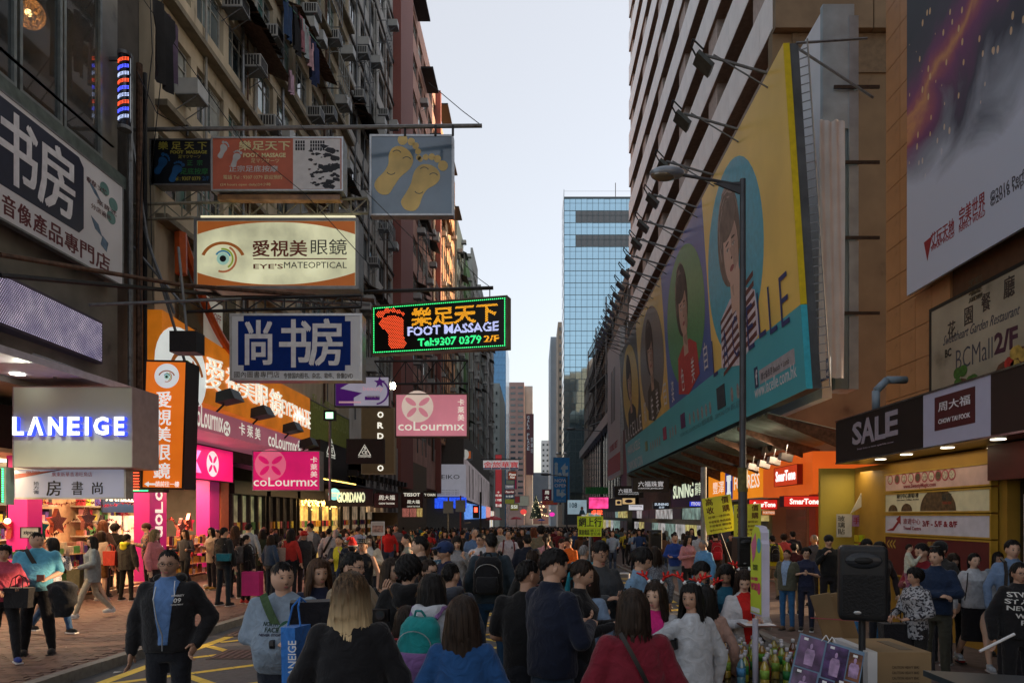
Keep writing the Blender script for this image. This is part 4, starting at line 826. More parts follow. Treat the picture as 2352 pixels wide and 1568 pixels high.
for st,pts in (('自美色姿',((660,770),(585,850),(525,905),(466,975))),('自美佳知',((420,985),(375,1035),(345,1075),(303,1100)))):
    for ch,p in zip(st,pts):qx,qy=F.q(*R2(*p));g2=.62 if st[3]=='姿' else .8;MB().text(F,ch,qx-.4*g2,qy-.75*g2,qx+.4*g2,qy+.75*g2,.017,.003,.0).build('lettering',PW,bl)
for k,ch in enumerate('LACELLE'):qx,qy=F.q(*R2(192+14*k,1235-13*k));MB().text(F,ch,qx-.3,qy-.4,qx+.3,qy+.4,.017,.003,0).build('lettering',PW,bl)
def pr(st,x0,y0,x1,y1,m=PW,hh=.3,bold=0):
    a=F.q(*R2(x0,y0));c=F.q(*R2(x1,y1));MB().text(F,st,a[0],a[1]-hh/2,c[0],a[1]+hh/2,.005,.003,bold).build('lettering',m,bl)
pr('www.lacelle.com.hk',948,985,1195,865,PW,.34);a=F.q(*R2(975,900));c=F.q(*R2(1182,760));MB().fbox(F,a[0],c[0],a[1]-.17,a[1]+.2,.001,.004).build('white_label',mat((.42,.44,.5),.5),bl);pr('博士倫香港 Bausch + Lomb',985,893,1150,790,mat((.08,.08,.1),.5),.2)
a=F.q(*R2(957,895));MB().fbox(F,a[0]-.16,a[0]+.14,a[1]-.28,a[1]+.28,.001,.004).build('blue_square',mat((.03,.06,.16),.5),bl);MB().text(F,'f',a[0]-.06,a[1]-.2,a[0]+.1,a[1]+.2,.005,.002,.03).build('lettering',PW,bl)
pr('HAVIN LACELLE',200,1330,270,1275,PW,.55,0);pr('DIAMOND CON',205,1420,285,1375,PW,.55,0);pr('COLORS DIAMOND 隱形眼鏡',510,1235,700,1130,mat((.1,.3,.36),.5),.2);pr('DIAMOND CON 鑽石 系列',715,1125,865,1040,mat((.1,.3,.36),.5),.2)
for nm,mm,pts,sz in (('lens_picture',mat((.35,.33,.34),.5,.4,8),[(335+13*i,1300-8*i) for i in range(5)]+[(449+16*i,1225-11*i) for i in range(3)]+[(565+24*i,1140-13*i) for i in range(6)]+[(813,995),(848,975)],(.16,.23)),):
    b=MB()
    for p in pts:qx,qy=F.q(*R2(*p));b.foval(F,qx,qy,sz[0]*.8,sz[1],.001,.004,0,14)
    b.build(nm,mm,bl)
for p,c,s_ in (((750,1010),(.03,.05,.07),1.1),((525,1150),(.10,.03,.12),.9),((418,1225),(.35,.05,.12),.9),((310,1300),(.2,.28,.16),.8)):qx,qy=F.q(*R2(*p));MB().fbox(F,qx-.42*s_,qx+.42*s_,qy-.32*s_,qy+.32*s_,.001,.02).build('box_picture',mat(c,.5,.3,3),bl)
MB().fbox(F,w+.001,w+.03,sy,h,-.14,0.0).build('yellow_edge',mat((.8,.6,.01),.5),bl);MB().fbox(F,w+.001,w+.03,0,sy-.01,-.14,0.0).build('blue_edge',mat((.06,.55,.7),.5),bl)
b=MB()
for k in range(40):b.cyl(F.p(w+.03,h*k/40,-.32),F.p(w+.12,h*k/40,-.5),.012,n=4)
b.cyl(F.p(w+.12,0,-.5),F.p(w+.12,h,-.5),.02,n=5);b.cyl(F.p(w-.1,h,-.3),F.p(w+.1,h-1.4,-1.9),.03,n=5);b.cyl(F.p(w,h,-.3),F.p(w,h,-1.9),.03,n=5);b.build('lacing',STEEL,bl)
for k,t in enumerate((.965,.885,.80,.725,.655,.60,.54,.485,.43,.38,.335,.29,.25,.21,.17,.135,.10,.07,.04)):
    x=w*t;c0=F.p(x,h+.02,0);t_=F.p(x+.0,h+.55,1.45);f=thing('billboard_floodlight',['nearest','second nearest','third nearest','fourth nearest','fifth','sixth','seventh','eighth','ninth','tenth','eleventh','twelfth','thirteenth','fourteenth','fifteenth','sixteenth','seventeenth','second farthest','farthest'][k]+' floodlight on its arm above the long billboard','floodlight',t_,'floodlights along the top of the long billboard')
    b=MB();b.cyl(c0,t_,.035,n=6);b.cyl(c0-F.V*.35,t_-F.N*.2,.02,n=5);b.build('arm',STEEL,f)
    e=.22;b=MB();q=[t_+F.U*(sx*e)+dd for sx in (-1,1) for dd in (F.V*-.06+F.N*.26,F.V*-.42-F.N*.08)];nn=F.V*.07+F.N*-.07
    b.raw([q[0],q[2],q[3],q[1],q[0]+nn,q[2]+nn,q[3]+nn,q[1]+nn],_quadbox(0));b.build('lamp_head',mat((.07,.08,.075),.35,.3),f)
    b=MB();b.path([t_+F.U*-e+F.N*.1,t_+F.U*-.12+F.V*.32+F.N*.3,t_+F.U*.12+F.V*.32+F.N*.3,t_+F.U*e+F.N*.1],.022,5);b.build('yoke',DARKMETAL,f)
# panels between billboard and the tower end wall
wp_=thing('blank_hoarding','tall blank white metal hoarding behind the long billboard','hoarding',(7.3,17,5));MB().box(7.35,7.6,17.45,34,5.0,14.9).build('panel',mat((.66,.72,.8),.5,.06,1),wp_);MB().box(7.3,8.1,17.30,17.449,11.8,14.95).build('end_panel',mat((.26,.36,.43),.5,.2,2),wp_)
BPm=mat((.10,.17,.22),.45,.35,1.2,.1,dirt=(.03,.07,.09))
for k in range(5):MB().box(7.62,7.95,17.3+.02*k,17.9,5.2+k*1.9,7.05+k*1.9).build('side_panel',BPm,wp_);MB().box(7.96,8.2,17.28,17.95,5.2+k*1.9,7.05+k*1.9).build('side_panel',mat((.22,.29,.35),.5,.2,2),wp_)
for k in range(4):MB().box(7.55,8.7,17.2,17.24,7.06+k*1.9,7.14+k*1.9).build('clamp_bar',DARKMETAL,wp_)
b=MB();v=[];f=[];n=12
for j in range(14):
    for i in range(n):x=7.05+.62*i/(n-1);v.append((x,16.9+.04*sin(i*1.9+j*.3),5.4+j*.49+(.03*sin(i) if j==13 else 0)))
for j in range(13):
    for i in range(n-1):f.append((j*n+i,j*n+i+1,(j+1)*n+i+1,(j+1)*n+i))
b.raw(v,f);tag(b.build('grey_tarpaulin',mat((.55,.6,.64),.7,.1,2),None,True),'hanging pale grey tarpaulin strip beside the billboard edge','tarpaulin')
for lab,bx,Y in (('blue phone number plate on the billboard frame',R2(1272,775,1392,955),17.2),('blue phone number plate on the orange tiles',R7(562,-90,742,95),15.4)):
    F=Fr(at(bx[0],bx[3],Y),at(bx[2],bx[3]-22,Y-.4),at(bx[0],bx[1]+22,Y));s=signboard('number_plate',lab,'sign',F,mat((.02,.05,.17),.5,.1),ALU,.05,.012);MB().text(F,'易通集團',F.w*.28,F.h*.5,F.w*.95,F.h*.82,.001).build('lettering',PW,s);MB().text(F,'TEL: 2988 8348',F.w*.08,F.h*.12,F.w*.95,F.h*.4,.001,.002,.015).build('lettering',PW,s)
# white phone billboard and red ones further on
F=along(6.0,1396,1425,4.9,15.3);s=signboard('phone_billboard','white phone billboard at the far end of the long billboard','billboard',F,mat((.5,.5,.54),.5,.05),ALU,.3,.05);x,y=F.w*.45,F.h*.6
for k in (-.8,.8):MB().fbox(F,x+k-.5,x+k+.5,y-2,y+2,.001,.02).build('phone_picture',mat((.12,.11,.12),.4),s)
MB().fbox(F,.1,F.w-.1,.3,1.6,.001,.02).build('red_band',mat((.4,.06,.05),.5),s);MB().text(F,'DOUBLE BEST',F.w*.2,F.h*.2,F.w*.8,F.h*.25,.001,.01).build('lettering',mat((.3,.04,.05),.5),s)
F=along(6.2,1426,1440,3.6,8.0);s=signboard('red_billboard','dusky red billboard squeezed beside the long billboard','billboard',F,mat((.22,.07,.09),.5,.2),ALU,.3,.05)
# game poster and restaurant sign on the mall
F=Fr(Vector((7.72,7.72*FP/(2083-CX),6.55)),Vector((7.72,6.0,6.55)),Vector((7.72,7.72*FP/(2083-CX),19)));gp=thing('giant_poster','giant fantasy poster of sparks and purple flame fading into white mist','poster',F.o)
def postermat():
    m=bpy.data.materials.new('poster_print');m.use_nodes=True;n=m.node_tree;b=n.nodes['Principled BSDF'];L=n.links.new;N=n.nodes.new
    tc=N('ShaderNodeTexCoord');sp=N('ShaderNodeSeparateXYZ');L(tc.outputs['Object'],sp.inputs[0]);nz=N('ShaderNodeTexNoise');nz.inputs['Scale'].default_value=.7;nz.inputs['Detail'].default_value=6;nz.inputs['Distortion'].default_value=.6;L(tc.outputs['Object'],nz.inputs[0])
    def M(op,a,b_=None,c=None):
        q=N('ShaderNodeMath');q.operation=op
        for i,x in enumerate((a,b_,c)):
            if x is None:continue
            if isinstance(x,(int,float)):q.inputs[i].default_value=x
            else:L(x,q.inputs[i])
        return q.outputs[0]
    mist=M('ADD',M('MULTIPLY',sp.outputs['Z'],1.0),M('MULTIPLY',nz.outputs[0],3.0))
    c1=N('ShaderNodeValToRGB');e=c1.color_ramp.elements;e[0].position=.0;e[0].color=(1,1,1,1);e[1].position=1;e[1].color=(0,0,0,1);L(M('MULTIPLY_ADD',mist,.75,-2.5),c1.inputs[0])
    # spark band runs diagonally: near edge high
    dg_=M('ADD',M('ADD',sp.outputs['Z'],M('MULTIPLY',sp.outputs['Y'],.42)),M('MULTIPLY',nz.outputs[0],2.2));band=M('ABSOLUTE',M('SUBTRACT',dg_,4.5));bd=N('ShaderNodeValToRGB');q=bd.color_ramp.elements;q[0].position=.0;q[0].color=(.55,.25,.10,1);q[1].position=.9;q[1].color=(.018,.03,.05,1);k=q.new(.22);k.color=(.16,.035,.14,1);k=q.new(.1);k.color=(.30,.07,.12,1);k=q.new(.5);k.color=(.04,.04,.075,1);L(M('MULTIPLY',band,.45),bd.inputs[0])
    vo=N('ShaderNodeTexVoronoi');mp=N('ShaderNodeMapping');mp.inputs['Rotation'].default_value=(.6,0,0);mp.inputs['Scale'].default_value=(1,3.5,1.6);L(tc.outputs['Object'],mp.inputs[0]);L(mp.outputs[0],vo.inputs[0]);vo.inputs['Scale'].default_value=1.5;spk=M('MULTIPLY',M('LESS_THAN',vo.outputs['Distance'],.16),M('LESS_THAN',band,1.9))
    mx=N('ShaderNodeMix');mx.data_type='RGBA';L(spk,mx.inputs[0]);L(bd.outputs[0],mx.inputs[6]);mx.inputs[7].default_value=(.62,.42,.22,1)
    m2=N('ShaderNodeMix');m2.data_type='RGBA';L(c1.outputs[0],m2.inputs[0]);L(mx.outputs[2],m2.inputs[6]);m2.inputs[7].default_value=(.52,.57,.70,1);L(m2.outputs[2],b.inputs['Base Color']);b.inputs['Roughness'].default_value=.5;return m
MB().fbox(F,0,F.w,0,F.h,-.06,0).build('banner_sheet',postermat(),gp);RD=mat((.28,.02,.03),.5);BN=mat((.06,.06,.08),.5)
for st,bx,m_,hh in (('艾玩天地',R3(475,975,575,1060),RD,.3),('IWPLAY WORLD',R3(478,1045,575,1070),RD,.1),('完美世界',R3(595,880,706,968),RD,.34),('PERFECT WORLD',R3(595,955,706,990),RD,.11),('©2016 Perfect World',R3(728,790,1020,860),BN,.17),('©2016 Iwplay World',R3(728,825,1020,892),BN,.17)):
    xa=F.q(bx[0],(bx[1]+bx[3])/2)[0];xb=F.q(bx[2],(bx[1]+bx[3])/2)[0];ya=F.q(bx[0],bx[3])[1];MB().text(F,st,xa,ya,xb,ya+hh,.001,.002,.015).build('lettering',m_,gp)
x,y=F.q(*R3(458,1058));MB().fpoly(F,[(x-.1,y+.16),(x+.18,y+.18),(x+.02,y-.25)],.001,.003).build('logo_triangle',RD,gp)
F=Fr(Vector((7.9,7.9*FP/(2136-CX),3.82)),Vector((7.9,6.2,3.82)),Vector((7.9,7.9*FP/(2136-CX),6.1)));s=signboard('restaurant_sign','garden restaurant sign with grilled meat picture below the giant poster','sign',F,mat((.30,.26,.19),.4,.5,1.1,dirt=(.08,.065,.04)),BLACK,.15,.05)
b=MB();rr=random.Random(5)
for k in range(16):b.foval(F,.3+k*.32,.3+.12*sin(k)+k*.05,.28,.20,.001,.004+.0002*k,0,12,rr.uniform(-20,30))
b.build('meat_picture',mat((.11,.04,.02),.5,.5,9),s)
for c,n_,x_ in (((.05,.14,.02),6,1.1),((.45,.30,.06),5,2.5),((.05,.12,.02),7,3.3),((.4,.03,.02),1,2.0)):
    b=MB()
    for k in range(n_):b.foval(F,x_+rr.uniform(-.2,.4),.62+rr.uniform(-.05,.25),.12,.11,.008,.011+.0003*k,0,10)
    b.build('garnish_picture',mat(c,.5,.4,9),s)
for st,(px,py),sz in (('花',(2186,757),.27),('園',(2225,725),.27),('餐',(2265,693),.27),('廳',(2318,658),.3)):x,y=F.q(px,py);MB().text(F,st,x-sz*.45,y-sz*.6,x+sz*.45,y+sz*.6,.001,.003,.02).build('lettering',mat((.05,.035,.03),.5),s)
x,y=F.q(2241,662);MB().text(F,'花園餐廳',x-.2,y-.22,x+.2,y+.2,.001,.003,.02,vert=True).build('seal_lettering',mat((.08,.06,.03),.5),s)
xa,ya=F.q(2166,785);xb,yb=F.q(2340,725);MB().text(F,'Sweetheart Garden Restaurant',xa,ya-.08,xb,ya+.10,.001,.003,.0,shear=.3).build('lettering',BN,s);xa,ya=F.q(2196,832);xb,yb=F.q(2280,790);MB().text(F,'BCMall',xa,ya-.15,xb,ya+.22,.001,.003,-.01).build('lettering',BN,s);xa=F.q(2284,800)[0];xb=F.q(2338,790)[0];MB().text(F,'2/F',xa,ya-.12,xb,ya+.25,.001,.003,.035).build('lettering',mat((.07,.02,.04),.5),s);x,y=F.q(2178,815);MB().text(F,'BC',x-.1,y-.04,x+.1,y+.12,.001,.003,.03).build('lettering',BLACK,s)
# SALE canopy
F=Fr(Vector((6.0,13.6,3.02)),Vector((6.0,3.5,3.02)),Vector((6.0,13.6,3.88)));s=thing('jeweller_canopy','black and lilac jeweller canopy with SALE lettering at the right edge','canopy',F.o)
MB().fbox(F,0,F.w,0,F.h,-2.2,-.03).build('canopy_box',mat((.02,.018,.018),.3,.2,2),s);xa=F.q(*R7(795,500))[0];xb=F.q(*R7(1312,400))[0]
MB().fbox(F,0,xa,.03,F.h-.03,-.029,0).build('black_panel',mat((.008,.006,.006),.35),s);MB().fbox(F,xa+.005,xb,.03,F.h-.03,-.029,0).build('lilac_panel',mat((.44,.45,.60),.4,.03),s);MB().fbox(F,xb+.005,F.w,.03,F.h-.03,-.029,0).build('black_panel',mat((.014,.008,.008),.35),s)
for e0,e1 in ((0,.028),(F.h-.028,F.h)):MB().fbox(F,0,F.w,e0,e1,-.029,.012).build('trim',mat((.30,.28,.27),.15,.4,3,0,.9),s)
SP=mat((.30,.28,.34),.4,.2,40,dirt=(.25,.02,.03))
for ch,a,c in (('S',(255,555),(328,745)),('A',(322,520),(425,730)),('L',(428,505),(508,705)),('E',(508,468),(604,680))):x0,y0,x1,y1=F.bx(*R7(a[0],a[1],c[0],c[1]));MB().text(F,ch,x0,y0+.02,x1,y1-.02,.001,.006,.03).build('letter',SP,s)
x0,y0,x1,y1=F.bx(*R7(290,700,570,775));MB().text(F,'Step into a new sparkle now',x0,y0+.05,x1,y0+.09,.001).build('lettering',SP,s)
x0,y0,x1,y1=F.bx(*R7(885,350,1195,585));MB().fbox(F,x0,x1,y0-.03,y1+.03,.001,.004).build('maroon_field',mat((.07,.008,.012),.4),s);MB().text(F,'周大福',x0+.1,y0+.24,x1-.1,y1-.06,.005,.003,.02).build('lettering',PW,s);MB().text(F,'CHOW TAI FOOK',x0+.1,y0+.06,x1-.1,y0+.13,.005,.003,.015).build('lettering',PW,s)
for k,(px,py) in enumerate((R7(470,856),R7(668,820),R7(982,769),R7(1370,706),R7(1340,773))):Y_=(3.0-2)*FP/(CY-py);p=at(px,py,Y_);MB().cyl((p.x,p.y,3.012),(p.x,p.y,3.02),.09,n=14).build('downlight',lit((1,.85,.6),6),s)
F=Fr(Vector((6.62,12.9,1.62)),Vector((6.62,9.85,1.62)),Vector((6.62,12.9,2.7)));
for lab,z0,z1,m_,tx in (('pale pink sweets sign with a row of round pictures, top of the yellow panel',2.44,2.77,mat((.62,.42,.38),.5,.1),[('www.SweetyMagic.com',R7(645,1030,893,1072),mat((.3,.05,.06),.5),dict(bold=.02))]),('cream noodle bar sign with bowls, second on the yellow panel',2.05,2.41,mat((.66,.62,.42),.5,.1),[('銀行中心廣場1樓',R7(595,1108,762,1145),DK,dict(bold=.02)),('Open Hours : 12:00am - 01:30am',R7(595,1152,765,1166),DK),('麻蒲',R7(940,1108,1015,1165),DK,dict(bold=.035)),('TONG KIM',R7(945,1172,1012,1192),mat((.3,.05,.03),.5),dict(bold=.02))]),('lilac travel centre sign with a red arrow, third on the yellow panel',1.66,2.02,mat((.55,.54,.62),.5,.1),[('旅遊中心',R7(645,1300,775,1345),RD,dict(bold=.01)),('Travel Centre',R7(645,1362,780,1390),RD,dict(bold=.02)),('3/F - 5/F & 8/F',R7(792,1320,1058,1366),RD,dict(bold=.03))]),('dark red sign with golden marks, lowest on the yellow panel',.9,1.63,mat((.10,.012,.015),.5),[('銀通酒店',R7(830,1480,960,1530),mat((.42,.28,.05),.5)),('<<<',R7(520,1460,585,1530),mat((.42,.28,.05),.5))])):
    G=Fr(Vector((6.62,12.9,z0)),Vector((6.62,9.9,z0)),Vector((6.62,12.9,z1)));s=signboard('wall_sign',lab,'sign',G,m_,mat((.42,.25,.03),.5),.1,.02);letters(s,G,tx)
    if 'round' in lab:
        for k in range(10):x,y=G.q(*R7(545+52.5*k,1005-4.6*k));MB().foval(G,x,y,.095,.095,.001,.003,0,18).build('pink_ring',mat((.42,.08,.10),.5),s);MB().foval(G,x,y,.07,.07,.0035,.005,0,16).build('food_picture',mat([(.5,.45,.35),(.1,.07,.04),(.45,.38,.3)][k%3],.5,.5,30),s)
    if 'noodle' in lab:
        for px,rx in ((565,.16),(670,.18),(905,.50)):x,y=G.q(*R7(px,1235));MB().foval(G,x,.03,rx,rx*.75,.001,.003,0,18,0,0,180).build('bowl_picture',mat((.10,.06,.03),.5,.5,14),s)
    if 'arrow' in lab:x,y=G.q(*R7(575,1345));MB().fpoly(G,[(x-.28,y-.12),(x-.05,y-.07),(x+.12,y+.06),(x+.07,y+.10),(x+.22,y+.17),(x+.22,y+.0),(x+.17,y+.03),(x-.02,y-.12)],.001,.004).build('arrow',RD,s)
# phone shops on the right
sh=thing('orange_red_phone_shop','orange-red phone shop box with lit fascia on the right corner','shop',(9,21,0));OS=lit((.80,.13,.015),.55,.1,1.5)
MB().box(7.9,12,19.4,23.6,2.62,3.83).build('fascia',OS,sh);MB().box(11.5,12,19.4,23.6,-1,2.6).build('back_wall',lit((.6,.35,.25),.5),sh);MB().box(8.0,8.45,19.45,19.9,-1,2.61).build('corner_post',mat((.4,.05,.015),.5),sh);MB().box(8.5,11.5,19.45,19.55,-1,2.61).build('side_wall',mat((.4,.05,.015),.5),sh);MB().box(8.0,12,19.5,23.5,-.25,-.16).build('shop_floor',mat((.3,.25,.2),.4),sh)
MB().box(8.02,8.05,20.2,21.8,-.1,2.6).build('window_pane',glass((.2,.1,.08),.05,.3),sh);MB().box(10.2,10.5,20,23,-.2,1.1).build('counter',lit((.6,.55,.5),.5),sh)
F=along(7.88,1808,1866,2.85,3.55);F=Fr(Vector((7.72,22.0,2.92)),Vector((7.72,20.05,2.92)),Vector((7.72,22.0,3.52)));s=signboard('phone_shop_sign','raised red phone shop sign on the orange-red fascia','sign',F,lit((.7,.06,.015),.6),mat((.3,.02,.01),.5),.16,.01);MB().text(F,'SmarTone',F.w*.08,F.h*.25,F.w*.92,F.h*.8,.001,.01,.02).build('lettering',lit((1,1,1),1.2),s)
for lab,bx,Y in (('hanging red phone shop sign beside the corner post',R6(1642,606,1998,708),17.6),('hanging red phone shop sign behind the lamp post',R6(1322,640,1586,732),22.5)):F=facing(*bx,Y);s=signboard('phone_shop_sign',lab,'sign',F,lit((.62,.02,.015),.6),mat((.08,.01,.02),.5),.3,.01,'hanging red signs');MB().text(F,'SmarTone',F.w*.16,F.h*.24,F.w*.93,F.h*.76,.001,.005,.03).build('lettering',lit((1,.95,.9),1.1),s)
F=along(8.3,1627,1764,2.62,3.98);s=signboard('electronics_fascia','orange lit electronics fascia with a blue and white tower logo','fascia',F,lit((.85,.26,.01),.8,.06,1),mat((.5,.45,.4),.4),.5,.05)
letters(s,F,[('豐澤',R6(988,475,1090,585),lit((.9,.85,.75),.8),dict(bold=.01)),('FORTRESS',R6(1186,412,1420,540),lit((.9,.85,.75),.8),dict(bold=.01))]);x0,y0,x1,y1=F.bx(*R6(1102,415,1172,600));MB().fbox(F,x0,x1,.08,F.h-.08,.001,.004).build('blue_square',lit((.01,.03,.28),.5),s);xm=(x0+x1)/2;b=MB();b.fbox(F,xm-.32,xm+.32,.2,.38,.005,.008);b.fbox(F,xm-.24,xm+.24,.381,.85,.005,.008);b.fbox(F,xm-.34,xm+.34,.851,1.1,.005,.008);b.build('logo_tower',lit((.8,.85,.85),.8),s)
F=facing(*R6(1440,738,1565,785),24);s=signboard('small_orange_sign','small orange sign under the hanging red phone sign','sign',F,lit((.55,.16,.02),.5),STEEL,.2,.01);MB().text(F,'FORTRESS',.05,F.h*.25,F.w*.95,F.h*.75,.001,.004,.01).build('lettering',CW,s)
for lab,F,c,tx in (('black SUNING fascia with pale green-white letters',along(8.25,1541,1612,2.5,4.2),(.012,.018,.016),[('SUNING',R6(620,495,808,625),lit((.75,.85,.62),.9),dict(bold=.03)),('蘇寧',R6(822,480,880,600),lit((.75,.85,.62),.9),dict(bold=.01))]),('larger black hanging jeweller sign with grey characters',facing(*R6(246,440,580,570),31),(.014,.015,.018),[('六福珠寶',R6(296,470,530,522),lit((.5,.5,.52),.6),dict(bold=.02)),('LUKFOOK JEWELLERY',R6(296,530,530,546),lit((.5,.5,.52),.6),dict(bold=.02))]),('smaller black hanging jeweller sign behind the larger one',facing(*R6(76,516,345,620),38),(.014,.015,.018),[('六福珠寶',R6(112,538,300,580),lit((.5,.5,.52),.6),dict(bold=.02)),('LUKFOOK JEWELLERY',R6(112,584,305,598),lit((.5,.5,.52),.6))]),('small blue sign with white letters below the black fascia',facing(*R6(436,666,582,728),33),(.01,.03,.07),[('SUNING',R6(448,672,576,696),lit((.6,.75,.9),.8),dict(bold=.02)),('蘇寧',R6(488,703,538,722),lit((.6,.75,.9),.8))]),('cream sign with a dark oval',facing(*R6(148,625,270,685),36),(.55,.38,.18),[]),('cream sign with an oval, partly hidden',facing(*R6(84,640,146,695),38),(.55,.38,.18),[]),('small white lit sweets sign',facing(*R6(206,686,345,740),35),(.6,.6,.65),[('SweetHag',R6(222,694,330,712),mat((.2,.2,.25),.5))]),('blue lit sign near the yellow banner',facing(*R6(768,655,880,705),29),(.02,.05,.7),[('mou',R6(790,662,870,695),CW)])):
    s=signboard('shop_sign',lab,'sign',F,lit(c,.8) if sum(c)>.3 else BLACK if sum(c)<.06 else mat(c,.5),BLACK,.3,.015);letters(s,F,tx)
    if 'oval' in lab:MB().foval(F,F.w/2,F.h/2,F.w*.3,F.h*.28,.001,.005,0,20).build('oval',mat((.03,.02,.08),.5),s)
F=facing(1303,1147,1348,1181,60);s=signboard('sports_sign','white and blue sign with the number 108 and a person in blue','sign',F,lit((.35,.5,.58),.5,.3,.5),STEEL,.4,.03);MB().text(F,'108',F.w*.12,F.h*.45,F.w*.5,F.h*.8,.001,.01,.02).build('lettering',mat((.02,.12,.2),.5),s);MB().foval(F,F.w*.75,F.h*.42,.12,.16,.001,.01).build('head_picture',mat((.2,.12,.08),.5),s);MB().fpoly(F,[(F.w*.6,.02),(F.w*.92,.02),(F.w*.84,F.h*.3),(F.w*.66,F.h*.3)],.001,.01).build('body_picture',mat((.03,.15,.22),.5),s)
F=facing(1352,1141,1398,1168,58);s=signboard('pink_screen','bright pink LED screen above red lit characters','screen',F,lit((.85,.05,.22),1.3,.5,2),BLACK,.4,.03);F=facing(1358,1170,1384,1181,57.8);s=thing('neon_characters','red glowing characters below the pink screen','neon sign',F.o);MB().text(F,'卓悅',0,0,F.w,F.h,0,.05,.03).build('neon_letter',lit((1,.08,.03),2.5),s);F=facing(1345,1118,1398,1134,62);MB2=thing('green_awning','green corrugated awning above the pink screen','awning',F.o);b=MB();[b.fbox(F,F.w*k/14,F.w*(k+.7)/14,0,F.h,-.5,.02) for k in range(14)];b.build('awning_sheet',mat((.02,.25,.06),.5),MB2)
t_=thing('christmas_sign','small blue triangular alarm box on the corner post','alarm box',at(1898,1120,19.2));F=facing(*R8(520,805,620,888),19.2);MB().fpoly(F,[(0,0),(F.w,0),(F.w*.5,F.h)],-.1,0).build('case',mat((.02,.05,.18),.4),t_);MB().text(F,'Chubb',F.w*.25,F.h*.15,F.w*.75,F.h*.3,.001).build('lettering',PW,t_);t_.name='alarm_box'
# ---------------------------------------------------------------- street-level shops
rr=random.Random(21)
cols_w=[(.6,.35,.05),(.5,.05,.08),(.55,.5,.4),(.08,.05,.25),(.02,.02,.03),(.6,.25,.3),(.1,.3,.1),(.65,.6,.1),(.3,.12,.05)]
cnames=['amber','red','cream','violet','black','rose','green','yellow','brown']
GM=[mat(c,.35,.35,14) for c in cols_w]
def area(name,loc,sx,sy,power,col,rot=(0,0,0)):
    l=bpy.data.lights.new(name,'AREA');l.shape='RECTANGLE';l.size=sx;l.size_y=sy;l.energy=power;l.color=col;o=bpy.data.objects.new(name,l);COL.objects.link(o);o.location=loc;o.rotation_euler=rot;return o
cs=thing('cosmetics_shop','brightly lit cosmetics shop with magenta pillars and packed shelves','shop',(-11.5,18,0))
MG=lit((.42,.010,.17),.22,.08)
MB().box(-14.2,-14,9,24.6,-.2,3.4).build('back_wall',mat((.5,.35,.22),.7,.2),cs);MB().box(-14,-11.0,9,24.6,3.31,3.4).build('ceiling',mat((.6,.5,.4),.6),cs)
MB().box(-14,-11.15,9,24.6,-.25,.12).build('shop_floor',mat((.45,.3,.2),.5,.2),cs);MB().box(-11.14,-10.95,12.6,24.6,-.25,.06).build('step',mat((.5,.36,.24),.6,.2),cs)
MB().box(-11.6,-11.0,8.9,24.6,3.401,4.3).build('upper_fascia',BLACK,cs)
for ya,yb in ((14.8,15.25),(19.5,20.4),(23.1,23.8)):MB().box(-11.45,-11.0,ya,yb,.061,3.3).build('pillar',MG,cs)
MB().box(-11.4,-10.98,23.9,24.5,.061,3.3).build('orange_pillar',mat((.45,.14,.06),.5),cs)
F=Fr(Vector((-10.98,19.6,.3)),Vector((-10.98,20.3,.3)),Vector((-10.98,19.6,3.2)))
for k,ch in enumerate('coLour'):MB().text(Fr(F.o,F.o+F.V,F.o-F.U),ch,2.5-k*.36,-.55,2.5-k*.36+.33,-.15,.002,.003,.02).build('lettering',CW,cs)
for k,(ya,yb) in enumerate(((9.2,14.6),(15.4,19.3),(20.5,23.0))):
    b=MB();sh_=MB()
    for z in (.5,.95,1.4,1.85,2.3):
        sh_.box(-13.95,-13.5,ya,yb,z-.04,z)
        y=ya+.03
        while y<yb-.15:
            w_=rr.uniform(.06,.16);h_=rr.uniform(.12,.36);b.box(-13.8,-13.58,y,y+w_,z,z+h_,rr.randrange(9));y+=w_+.02
    sh_.build('wall_shelf',mat((.5,.45,.4),.5),cs);tag(b.build('shelf_goods',GM,cs),kind='stuff')
    area('shop_light',(-12.2,(ya+yb)/2,3.25),2.2,yb-ya-.4,230,(1,.68,.36));MB().box(-12.6,-12.3,ya+.3,yb-.3,3.26,3.305).build('light_panel',lit((1,.85,.6),5),cs)
MB().box(-13.3,-13.2,16.4,19.0,2.45,3.1).build('red_header',lit((.8,.03,.08),.9),cs)
F=Fr(Vector((-13.1,20.7,2.1)),Vector((-13.1,23.0,2.1)),Vector((-13.1,20.7,2.8)));MB().fbox(F,0,F.w,0,F.h,-.05,0).build('brand_header',mat((.01,.03,.08),.4),cs);MB().text(F,'MAYBELLINE',.15,.35,F.w-.1,.55,.001,.01,.02).build('lettering',CW,cs)
for k in range(3):MB().box(-13.0,-12.95,20.8+k*.75,21.4+k*.75,1.3+(k==1)*-.1,2.0).build('portrait_poster',lit((.5,.42,.36),.7,.5,3),cs);MB().ball((-12.94,21.1+k*.75,1.68),(.004,.15,.2),12,8).build('poster_face',lit((.55,.38,.3),.6),cs)
b=MB()
for k in range(900):                                # tinsel garlands
    y=rr.uniform(14.6,22.8);s_=int((y-14.6)/2.7);z=2.35+.05*sin(y*3) if k%2 else 1.55+.35*sin(y*2.1) ** 2;x=-11.6-(k%2)*1.2;a_=rr.uniform(0,6.28);d=Vector((0,cos(a_),sin(a_)))*rr.uniform(.03,.09);p=Vector((x,y,z));n_=Vector((0,-d.z,d.y))*.25;b.raw([p-n_,p+d,p+n_],[(0,1,2)])
tag(b.build('tinsel',mat((.65,.18,.16),.1,.4,6,metal=.9),cs),kind='stuff')
